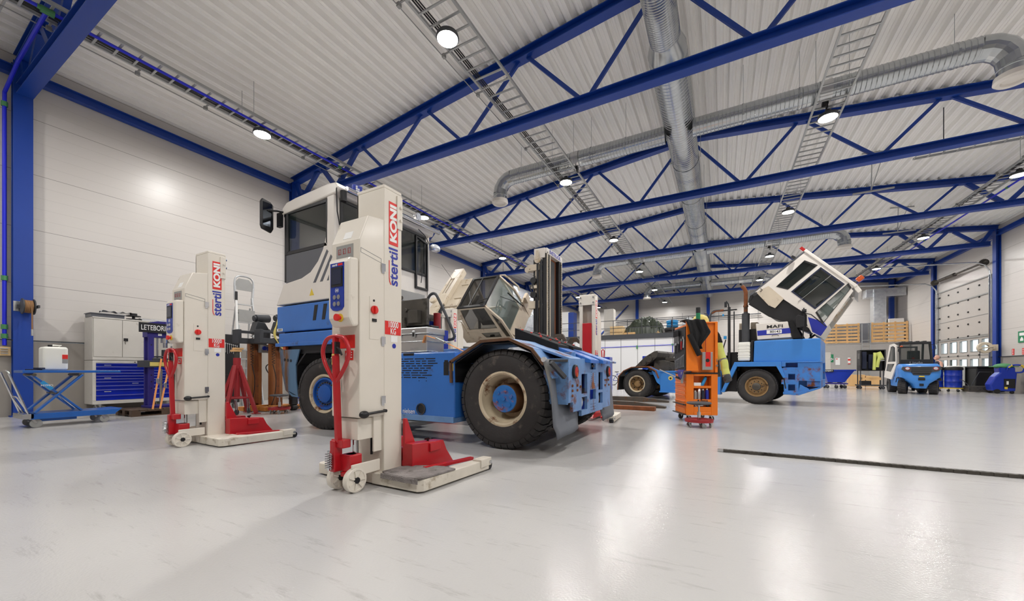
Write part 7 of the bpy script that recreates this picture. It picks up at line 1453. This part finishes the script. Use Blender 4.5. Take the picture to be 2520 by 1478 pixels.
for x in (7.6,8.7,9.2,9.7): b.box(x,x+0.06,RY+1.27,RY+1.3,RZ+0.1,4.55)
b.build('trim', 'galv', t)
simple('white_box','white box on the room roof behind the right wooden screen','box','white',(10.6,11.4,RY+0.3,RY+0.9,RZ+0.042,4.75))
t = thing('first_aid_sign', 'green first aid sign on the small grey room', 'sign', (7.3,RY-0.01,1.9)); b = MB(); b.box(7.18,7.42,RY-0.012,RY-0.002,1.64,2.24); b.build('plate','green',t); b = MB(); b.box(7.27,7.33,RY-0.016,RY-0.012,1.78,1.98); b.box(7.2,7.4,RY-0.016,RY-0.012,1.85,1.91); b.box(7.22,7.25,RY-0.016,RY-0.012,2.06,2.18); b.box(7.25,7.29,RY-0.016,RY-0.012,2.1,2.13); b.build('cross','white',t)
t = thing('notice', 'white framed notice beside the first aid sign', 'notice', (7.65,RY-0.01,1.7)); b = MB(); b.box(7.5,7.82,RY-0.015,RY-0.002,1.42,2.0); b.build('frame','grey',t); b = MB(); b.box(7.52,7.8,RY-0.018,RY-0.015,1.44,1.98); b.build('paper','white',t); b = MB(); b.box(7.56,7.66,RY-0.02,RY-0.018,1.86,1.92); b.build('heading','paint_red',t)
t = thing('dispenser', 'white and red eye wash holder on the small grey room', 'dispenser', (8.3,RY,1.7)); b = MB(); b.box(8.24,8.38,RY-0.08,RY-0.002,1.5,1.98); b.build('holder','white',t,0.01); b = MB(); b.box(8.235,8.385,RY-0.083,RY-0.08,1.75,1.88); b.box(8.235,8.385,RY-0.083,RY-0.08,1.5,1.56); b.build('band','paint_red',t)
for x_, lb in ((8.0,'stacked brown cartons by the wall right of the blue tipping bin'),):
    t = thing('carton_stack', lb, 'carton', (x_,33,0)); b = MB(); b.box(7.35,8.1,32.5,33.2,0,0.75); b.box(8.15,8.8,32.5,33.1,0,0.65); b.build('cartons','wood',t,0.01)
simple('fire_extinguisher','red fire extinguisher by the door of the small room','extinguisher','paint_red',(6.53,6.695,RY+0.1,RY+0.3,0.9,1.6),0.04)
# blue tipping bin
t = TB = thing('tipping_bin', 'blue tipping waste bin on castors with a black PROSJEKT sign', 'waste bin', (6.1,28.5,0))
b = MB(); yb, yc = 28.1, 29.0
o_ = [(5.45,1.05),(6.8,1.05),(6.35,0.35),(5.6,0.35)]
b.prism([(5.45,1.05),(5.6,0.35),(5.62,0.35),(5.49,1.05)], 'y', yb, yc); b.prism([(6.8,1.05),(6.35,0.35),(6.31,0.35),(6.74,1.05)], 'y', yb, yc); b.prism(o_, 'y', yb, yb+0.03); b.prism(o_, 'y', yc-0.03, yc); b.box(5.6,6.35,yb,yc,0.35,0.39); b.box(5.42,6.85,yb-0.03,yb+0.01,1.0,1.07); b.build('tub', 'deep_blue', t, 0.006)
b = MB(); b.box(5.45,6.5,yb,yc,0.24,0.3); b.box(5.75,5.82,yb+0.02,yc-0.02,0.3,0.36); b.box(6.2,6.27,yb+0.02,yc-0.02,0.3,0.36); b.build('chassis', 'press_purple', t)
for x, y in ((5.6,yb+0.1),(6.38,yb+0.1),(5.6,yc-0.1),(6.38,yc-0.1),(6.0,yb+0.1)): caster(t, x, y, 0.09, 0.24, 'dark_grey', 'caster', 0.05, 0.4)
b = MB(); b.box(5.35,5.85,yb-0.06,yb-0.035,0.93,1.08); s_ = b.build('name_board', 'black', t); text('PROSJEKT', 'sign_text', 'white', s_, (5.6,yb-0.063,1.005), (R90,0,0), 0.1, 0.001, 0.001, 0.95)
TB.location.x -= 0.22
# black open workshop cabinet with a hi-vis jacket
t = thing('workshop_cabinet', 'tall black open tool cabinet on a wheeled frame left of the forklift', 'cabinet', (7.1,28.0,0))
b = MB(); b.box(6.75,7.75,27.9,28.4,1.0,2.15) if False else b.box(6.75,7.75,28.3,28.4,1.0,2.15); b.box(6.8,7.2,28.0,28.38,1.05,1.5); b.box(7.35,7.7,28.0,28.38,1.05,2.0); b.box(6.72,6.78,27.8,28.4,1.0,2.15); b.box(7.72,7.78,27.8,28.4,1.0,2.15); b.box(6.72,7.78,27.8,28.4,2.1,2.15); b.box(6.72,7.78,27.8,28.4,1.0,1.05); b.box(6.6,6.66,27.3,27.8,1.3,2.1); b.build('body','black',t,0.006)
b = MB(); b.box(6.8,7.0,27.79,28.2,1.1,2.05); b.box(7.1,7.3,27.9,28.2,1.1,1.9); b.build('hanging_gear','navy',t,0.03)
b = MB()
for x in (6.75,7.7): 
    for y in (27.85,28.35): b.bar((x,y,0.12),(x,y,1.0),0.04,0.04)
b.box(6.65,7.8,27.8,28.4,0.18,0.24); b.build('frame','dark_grey',t)
b = MB(); b.box(6.8,7.2,27.85,28.3,0.24,0.45); b.build('bottles_tray','black',t)
for x, y in ((6.75,27.9),(7.7,27.9),(6.75,28.3),(7.7,28.3)): caster(t, x, y, 0.08, 0.19, 'dark_grey')
b = MB(); b.box(6.82,7.2,27.82,28.2,0.7,0.74); b.box(6.82,7.6,27.84,28.3,0.5,0.64); b.build('boxes','wood',t)
b = MB()
for k in range(6): b.box(6.59,6.6,27.35+k*0.06,27.37+k*0.06,1.65,1.95)
b.build('hung_tools','chrome',t)
t = thing('work_jacket', 'yellow high-visibility jacket hanging on the black tool cabinet', 'jacket', (7.4,27.7,1.5)); b = MB(); b.add([],[])
b.tube(bez([(7.42,27.7,2.0),(7.5,27.68,1.8),(7.55,27.66,1.6)],4),0.13,12); b.tube(bez([(7.3,27.66,1.98),(7.28,27.64,1.6),(7.25,27.62,1.05)],4),0.07,10); b.tube(bez([(7.5,27.62,1.9),(7.42,27.6,1.5),(7.38,27.62,1.2)],4),0.07,10); b.build('jacket_body','hivis',t,smooth=True)
b = MB(); b.tube([(7.545,27.67,1.66),(7.555,27.66,1.62)],0.137,12); b.tube([(7.56,27.66,1.57),(7.565,27.655,1.53)],0.13,12); b.build('reflective_band','grey',t)
# ================================================================ blue forklift, rear towards the camera
t = None
L = thing('forklift_truck', 'blue and black counterbalance forklift seen from behind', 'forklift', (0,0,0))
# local: x across, y forward, origin on the floor under the counterweight rear
for x, s_ in ((-0.5, -1), (0.5, 1)):
    w_ = MB(); 
def fwheel(x, y, R, w, st):
    b = MB(); M_ = Matrix.Translation((x,y,R)) @ Matrix.Rotation(st, 4, 'Z'); b.M = M_
    b.open_lathe([(R*0.5,-w/2),(R*0.9,-w/2),(R,-w*0.36),(R,w*0.36),(R*0.9,w/2),(R*0.5,w/2)], (0,0,0), 'x', 36)
    for k in range(22):
        a = k*2*math.pi/22
        for s2, off in ((-1,0),(1,math.pi/22)):
            a2 = a+off; c_ = Vector((s2*w*0.25, math.cos(a2)*R, math.sin(a2)*R)); b.cbox(c_, (w*0.42,0.05,0.03), (a2-R90,0,0))
    t = b.build('wheel', 'rubber', L, smooth=True); b = MB(); b.M = M_
    for s2 in (-1,1): b.open_lathe([(R*0.52,s2*w*0.45),(R*0.45,s2*w*0.3),(R*0.25,s2*w*0.25),(R*0.2,s2*w*0.4),(0.01,s2*w*0.42)], (0,0,0), 'x', 24)
    b.build('rim', 'dark_grey', t, smooth=True)
fwheel(-0.47, 0.45, 0.29, 0.26, -0.35); fwheel(0.47, 0.45, 0.29, 0.26, -0.35); fwheel(-0.5, 2.2, 0.34, 0.28, 0); fwheel(0.5, 2.2, 0.34, 0.28, 0)
# counterweight as a loft of horizontal outlines
def loft(sections, m_, parent, nm, n=28, bev=0):
    b = MB(); vs = []
    for (z, hw, y0_, y1_, pw) in sections:
        for i in range(n):
            a = 2*math.pi*i/n; c_, s_ = math.cos(a), math.sin(a)
            x = hw*(abs(c_)**pw)*(1 if c_ >= 0 else -1); y = (y0_+y1_)/2+(y1_-y0_)/2*(abs(s_)**pw)*(1 if s_ >= 0 else -1); vs.append((x, y, z))
    k = len(sections); fs = [(i*n+j,i*n+(j+1)%n,(i+1)*n+(j+1)%n,(i+1)*n+j) for i in range(k-1) for j in range(n)]+[tuple(range(n-1,-1,-1)), tuple((k-1)*n+j for j in range(n))]
    b.add(vs, fs); return b.build(nm, m_, parent, smooth=True)
loft([(0.26,0.2,-0.02,0.9,0.5),(0.45,0.28,-0.04,0.9,0.45),(0.6,0.45,-0.06,0.9,0.4),(0.72,0.6,-0.04,0.8,0.4),(0.9,0.63,-0.02,0.8,0.4),(1.1,0.63,0.0,0.8,0.4),(1.22,0.62,0.04,0.9,0.4),(1.3,0.56,0.14,0.9,0.45)], 'mafi_blue', L, 'counterweight')
b = MB(); b.box(-0.6,0.6,0.7,2.3,0.3,0.75); b.prism([(0.7,0.7),(1.6,0.7),(1.6,0.95),(1.0,1.25),(0.7,1.28)], 'x', -0.58, 0.58); b.build('body', 'mafi_blue', L, 0.05)
b = MB(); b.prism([(-0.56,1.18),(0.56,1.18),(0.6,1.08),(0.5,0.98),(0.3,0.95),(0.24,0.82),(-0.24,0.82),(-0.3,0.95),(-0.5,0.98),(-0.6,1.08)], 'y', -0.06, 0.06); gr = b.build('rear_grille', 'dark_grey', L, 0.01)
b = MB()
for z in (1.12,1.05,0.98): b.box(-0.3,0.3,-0.075,-0.06,z-0.012,z+0.012)
b.box(-0.24,0.24,-0.075,-0.06,0.86,0.92); b.build('grille_bars', 'black', gr)
for x in (-0.42,0.42): b = MB(); b.ball((x,-0.06,1.1),(0.07,0.03,0.055),16,10); l_ = b.build('headlight', 'headlamp', L, smooth=True); b = MB(); b.tube([(x+0.075*math.cos(a),-0.065,1.1+0.062*math.sin(a)) for a in [i*math.pi/8 for i in range(16)]],0.01,6,True); b.build('light_ring','lens_red',l_)
b = MB(); b.box(-0.08,0.08,-0.1,-0.05,0.74,0.79); b.build('plate_light','yellow',L); b = MB(); b.box(-0.1,0.1,-0.09,-0.04,0.6,0.7); b.box(-0.06,0.06,-0.09,-0.04,0.36,0.46); b.build('tow_pocket','black',L)
for s_ in (-1,1):
    b = MB(); b.strip([(0.05,0.6),(0.15,0.68),(0.45,0.72),(0.75,0.68),(0.85,0.5)] , 0.03, 'x', s_*0.6-0.12 if s_ > 0 else -0.62, s_*0.6+0.02 if s_ > 0 else -0.48); b.build('wheel_arch','black',L)
# cabin
b = MB()
for s_ in (-1,1):
    b.bar((s_*0.5,0.75,1.25),(s_*0.47,0.95,2.22),0.07,0.09); b.bar((s_*0.48,2.1,0.9),(s_*0.46,1.85,2.22),0.07,0.07); b.bar((s_*0.47,0.95,2.25),(s_*0.46,1.9,2.25),0.08,0.07)
b.box(-0.5,0.5,0.72,0.82,1.25,1.5); b.box(-0.48,0.48,0.9,1.9,2.22,2.27); b.box(-0.5,0.5,0.85,0.97,2.17,2.28)
for k in range(4): b.box(-0.4+k*0.22,-0.28+k*0.22,0.95,1.9,2.27,2.32)
b.build('overhead_guard','black',L,0.01)
b = MB(); b.box(-0.46,0.46,0.83,0.84,1.48,2.18); b.build('rear_glass','glass',L)
dp = [(1.0,1.28),(0.92,1.5),(0.96,2.05),(1.1,2.2),(1.3,2.22),(1.75,1.7),(1.9,0.75),(1.4,0.62),(1.15,0.9)]
b = MB(); O_ = [(0.95,1.3),(0.98,2.15),(1.2,2.24),(1.5,2.2),(1.95,0.7),(1.35,0.6)]; I_ = [(1.02,1.42),(1.06,2.05),(1.22,2.14),(1.4,2.1),(1.78,1.0),(1.4,0.95)]
b.M = Matrix.Translation((-0.54,0.95,0)) @ Matrix.Rotation(0.25,4,'Z') @ Matrix.Translation((0.54,-0.95,0)); b.ring(O_, I_, 'x', -0.58, -0.53); b.box(-0.58,-0.53,1.02,1.72,1.32,1.42); dr = b.build('cab_door','cab_white',L,0.006)
b = MB(); b.M = Matrix.Translation((-0.54,0.95,0)) @ Matrix.Rotation(0.25,4,'Z') @ Matrix.Translation((0.54,-0.95,0)); b.prism(I_, 'x', -0.56, -0.555); b.build('door_glass','glass',dr)
b = MB(); b.box(-0.22,0.22,1.1,1.6,1.1,1.3); b.box(-0.2,0.2,1.05,1.2,1.3,1.9); b.box(-0.05,0.05,2.3,2.4,0.4,2.2) if False else b.box(-0.4,0.4,1.95,2.1,0.8,1.35); b.build('seat','black',L,0.04)
b = MB(); b.box(-0.42,-0.35,2.45,2.6,0.1,2.15); b.box(0.35,0.42,2.45,2.6,0.1,2.15); b.box(-0.42,0.42,2.45,2.55,2.08,2.15); b.box(-0.42,0.42,2.45,2.55,0.4,0.5); b.build('mast','dark_grey',L,0.006)
b = MB(); b.box(-0.35,-0.24,2.6,3.7,0.05,0.09); b.box(0.24,0.35,2.6,3.7,0.05,0.09); b.box(-0.35,-0.24,2.58,2.64,0.05,0.6); b.box(0.24,0.35,2.58,2.64,0.05,0.6); b.build('fork','black',L)
b = MB(); b.box(-0.49,-0.41,0.72,0.82,2.06,2.12); b.build('turn_signal','amber',L,0.01)
b = MB(); b.tube([(0.5,0.9,2.15),(0.62,0.88,2.1),(0.64,0.88,1.95),(0.52,0.86,1.9)],0.012,6); b.tube([(-0.46,0.85,1.95),(-0.52,0.8,1.9),(-0.5,0.8,1.7)],0.012,6); b.box(-0.56,-0.48,0.75,0.8,1.85,1.98); b.build('mirror','black',L)
b = MB(); b.ball((0.12,1.1,1.56),(0.05,0.03,0.04)); b.ball((-0.02,1.05,1.56),(0.05,0.03,0.04)); b.build('tail_lamps','lens_red',L)
text('Linde','brand_text','grey',L,(0.0,0.715,1.35),(R90,0,0),0.16,0.001,0.0,1.2)
L.location = (7.42,22.55,0); L.rotation_euler = (0,0,math.radians(-6))
# ================================================================ drums, person, bins and scrubber by the gate
def drum(x, y, lb):
    t = thing('oil_drum', lb, 'drum', (x,y,0), 0, 'blue drums by the gate')
    b = MB(); b.lathe([(0.0,0.2),(0.29,0.2),(0.3,0.215),(0.29,0.23),(0.29,0.48),(0.302,0.5),(0.29,0.52),(0.29,0.76),(0.302,0.78),(0.29,0.8),(0.29,1.07),(0.3,1.085),(0.29,1.1),(0.0,1.09)], (x,y,0), 'z', 40); b.build('barrel', 'deep_blue', t, smooth=True)
    b = MB(); b.lathe([(0.31,1.03),(0.33,1.06),(0.32,1.16),(0.26,1.2),(0.2,1.17),(0.16,1.12),(0.0,1.12)], (x,y,0), 'z', 32); b.build('bag_rim', 'black', t, smooth=True)
    b = MB(); b.lathe([(0.0,0.15),(0.34,0.15),(0.34,0.195),(0.0,0.195)], (x,y,0), 'z', 28); b.build('dolly', 'yellow', t)
    for k in range(4): a = k*R90+0.5; caster(t, x+0.22*math.cos(a), y+0.22*math.sin(a), 0.05, 0.15, 'dark_grey', 'caster', 0.03, a)
drum(9.78, 26.35, 'blue oil drum on a yellow dolly, right one of the pair'); drum(9.25, 26.65, 'blue oil drum on a dolly, left one partly behind the forklift')
simple('drum_pump_tank','white ribbed tank behind the blue drum','tank','plastic_white',(10.15,10.6,27.4,28.1,0.1,1.25),0.04)
t = thing('waste_container', 'big black wheeled waste container in front of the gate', 'waste container', (11.0,27.6,0))
b = MB(); b.prism([(26.7,0.2),(28.3,0.2),(28.45,1.15),(26.55,1.15)], 'x', 10.65, 11.4); b.build('tub','black',t,0.04); b = MB(); b.box(10.6,11.43,26.45,28.5,1.15,1.22); b.build('lid','black',t,0.02)
for x, y in ((10.8,26.9),(11.3,26.9),(10.8,28.1),(11.3,28.1)): caster(t, x, y, 0.1, 0.2, 'grey', 'caster', 0.05)
t = thing('floor_sweeper', 'low dark push sweeper with a thin bent handle beside the drums', 'sweeper', (10.3,26.0,0)); b = MB(); b.box(10.05,10.75,25.75,26.25,0.03,0.3); b.cyl((10.8,25.7,0.16),(10.8,26.3,0.16),0.15,16); b.build('body','dark_metal',t,0.03); b = MB(); b.tube([(10.15,25.8,0.3),(10.4,25.75,0.95),(10.8,25.75,0.95),(10.75,25.8,0.3)],0.015,8); b.tube([(10.1,25.75,0.28),(9.9,25.8,0.55),(9.86,26.0,0.6)],0.015,6); b.build('handle','dark_grey',t)
t = thing('floor_scrubber', 'blue walk-behind floor scrubber with yellow grips under a green lid', 'scrubber', (10.95,25.3,0))
b = MB(); b.prism([(10.5,0.12),(11.2,0.1),(11.25,0.9),(11.15,1.05),(10.8,1.0),(10.6,0.75),(10.45,0.4)], 'y', 25.05, 25.5); b.prism([(10.75,0.85),(11.2,0.85),(11.2,1.16),(10.72,1.16)], 'y', 25.05, 25.5); b.build('body','deep_blue',t,0.05,seg=3)
b = MB(); b.box(10.85,11.18,25.03,25.06,0.25,0.65); b.build('battery_bay','black',t); b = MB(); b.box(10.92,10.98,25.02,25.03,0.4,0.55); b.build('label','white',t); b = MB(); b.box(10.86,10.95,25.02,25.03,0.2,0.3); b.build('sticker','yellow',t)
b = MB(); b.cyl((10.65,25.03,0.1),(10.65,25.12,0.1),0.1,18); b.cyl((11.1,25.05,0.06),(11.1,25.12,0.06),0.06,14); b.build('wheel','black',t)
b = MB(); b.tube(bez([(10.95,25.1,0.95),(10.95,25.0,1.15),(11.05,24.98,1.24),(11.3,24.98,1.24),(11.42,25.0,1.1),(11.38,25.05,0.95),(11.2,25.1,0.92)],4),0.035,10); b.build('handle','deep_blue',t,smooth=True)
b = MB(); b.tube([(10.96,24.99,1.14),(10.99,24.985,1.2),(11.06,24.98,1.24)],0.04,10); b.tube([(11.3,24.98,1.24),(11.37,24.985,1.2),(11.41,24.99,1.13)],0.04,10); b.build('grip','yellow',t,smooth=True)
b = MB(); b.ball((10.95,25.3,1.2),(0.3,0.3,0.13),20,12); b.box(10.62,11.28,25.0,25.6,1.17,1.2); b.build('green_lid','dull_green',t,0.01,smooth=True)
t = thing('hose_reel', 'pale hose reel swivelled out from the blue column by the gate', 'hose reel', (11.2,26.9,2.2))
b = MB(); b.box(11.2,11.5,26.95,27.05,1.95,2.25); b.open_lathe([(0.14,-0.06),(0.25,-0.06),(0.27,-0.04),(0.27,0.04),(0.25,0.06),(0.14,0.06)], (11.0,26.8,2.1), 'y', 28); b.bar((10.78,26.72,2.05),(11.25,26.72,2.15),0.05,0.05); b.bar((11.25,26.72,2.1),(11.4,26.95,2.1),0.06,0.12); b.build('reel','old_cream',t,0.005,smooth=False)
b = MB(); b.tube([(10.82,26.75,2.0),(10.82,26.75,1.6)],0.012,6); b.build('hose','dark_grey',t)
# wall signs on the right
t = thing('exit_sign', 'green exit sign on the right wall, cut by the photo edge', 'sign', (XR,25.6,2.45)); b = MB(); b.box(XR-0.03,XR-0.005,25.3,25.85,2.25,2.75); b.build('plate','green',t); b = MB(); b.box(XR-0.035,XR-0.03,25.4,25.75,2.55,2.68); b.prism([(25.5,2.32),(25.7,2.32),(25.7,2.4),(25.6,2.5),(25.5,2.4)], 'x', XR-0.035, XR-0.03); b.build('pictogram','white',t)
for y, lb in ((26.22,'small red fire label on the right wall, left one'),(25.55,'small red fire label on the right wall, right one')):
    t = thing('fire_label', lb, 'sign', (XR,y,1.9), 0, 'red wall labels'); b = MB(); b.box(XR-0.015,XR-0.003,y-0.07,y+0.07,1.72,2.0); b.build('plate','paint_red',t); b = MB()
    for k in range(3): b.box(XR-0.018,XR-0.015,y-0.03,y+0.03,1.76+k*0.08,1.8+k*0.08)
    b.build('pictogram','white',t)
# person behind the drums
PX, PY = 10.05, 28.6
PX += 0.06; P = thing('person', 'bald person in a dark sleeveless work vest standing behind the blue drums', 'person', (PX,PY,0), 0)
me = bpy.data.meshes.new('body'); V_ = []; E_ = []; Rr = []
def jv(p, r, par=None):
    V_.append(tuple(p)); Rr.append(r)
    if par is not None: E_.append((par, len(V_)-1))
    return len(V_)-1
pel = jv((0,0,0.98),(0.17,0.13)); ab = jv((0,0.0,1.15),(0.16,0.12),pel); ch = jv((-0.02,0.0,1.35),(0.19,0.13),ab); nk = jv((-0.05,0,1.5),(0.075,0.075),ch); nk2 = jv((-0.09,0,1.58),(0.06,0.062),nk)
for s_ in (-1,1):
    sh = jv((-0.02,s_*0.19,1.43),(0.07,0.07),ch); el = jv((-0.0,s_*0.26,1.16),(0.048,0.048),sh); wr = jv((-0.2,s_*0.22,1.0),(0.034,0.034),el); hd = jv((-0.27,s_*0.2,0.98),(0.03,0.04),wr)
    for k in range(4): f1 = jv((-0.32,s_*0.2+(k-1.5)*0.02,0.975),(0.009,0.009),hd); jv((-0.355-0.004*k,s_*0.2+(k-1.5)*0.021,0.96),(0.008,0.008),f1)
    th = jv((-0.285,s_*0.2-s_*0.04,0.985),(0.01,0.01),hd); jv((-0.31,s_*0.2-s_*0.055,0.98),(0.009,0.009),th)
    hp = jv((0,s_*0.1,0.9),(0.1,0.1),pel); kn = jv((-0.02,s_*0.11,0.5),(0.065,0.065),hp); an = jv((0.02,s_*0.11,0.09),(0.045,0.045),kn); jv((-0.14,s_*0.12,0.04),(0.045,0.035),an)
me.from_pydata(V_, E_, []); body = bpy.data.objects.new('body', me); COL.objects.link(body); body.parent = P; me.materials.append(M['skin'])
sk = body.modifiers.new('skin', 'SKIN'); sk.use_smooth_shade = True
for i, r in enumerate(Rr): me.skin_vertices[0].data[i].radius = r
me.skin_vertices[0].data[0].use_root = True
sb = body.modifiers.new('sub', 'SUBSURF'); sb.levels = 1; sb.render_levels = 2
b = MB(); hx, hz = PX-0.11, 1.7
b.ball((hx+0.02,PY,hz+0.02),(0.1,0.078,0.11),24,16); b.ball((hx-0.03,PY,hz-0.05),(0.065,0.06,0.075),20,12); b.ball((hx-0.1,PY,hz-0.02),(0.022,0.014,0.022),12,8); b.ball((hx-0.085,PY,hz-0.07),(0.02,0.026,0.009),12,6)
for s_ in (-1,1): b.ball((hx+0.02,PY+s_*0.078,hz-0.01),(0.022,0.01,0.032),12,8)
b.build('head','skin',P,smooth=True)
b = MB()
for s_ in (-1,1): b.ball((hx-0.078,PY+s_*0.03,hz+0.015),(0.012,0.012,0.008),10,6)
b.build('eyes','dark_grey',P,smooth=True)
b = MB(); b.M = Matrix.Translation((PX,PY,0)); n = 24; vs = []
secs = [(0.93,0,0.19,0.16),(1.1,0,0.185,0.15),(1.3,-0.02,0.215,0.16),(1.42,-0.03,0.2,0.14),(1.5,-0.04,0.12,0.1)]
for (z, ox, hw, dp_) in secs:
    for i in range(n): a = 2*math.pi*i/n; vs.append((ox+dp_*math.cos(a), hw*math.sin(a), z))
b.add(vs, [(i*n+j,i*n+(j+1)%n,(i+1)*n+(j+1)%n,(i+1)*n+j) for i in range(len(secs)-1) for j in range(n)]); b.build('vest','navy',P,smooth=True)
b = MB()
for s_ in (-1,1): b.tube([(PX,PY+s_*0.1,0.98),(PX-0.02,PY+s_*0.11,0.52),(PX+0.02,PY+s_*0.11,0.1)],0.1,14)
b.build('trousers','black',P,smooth=True)
P.rotation_euler = (0,0,0)
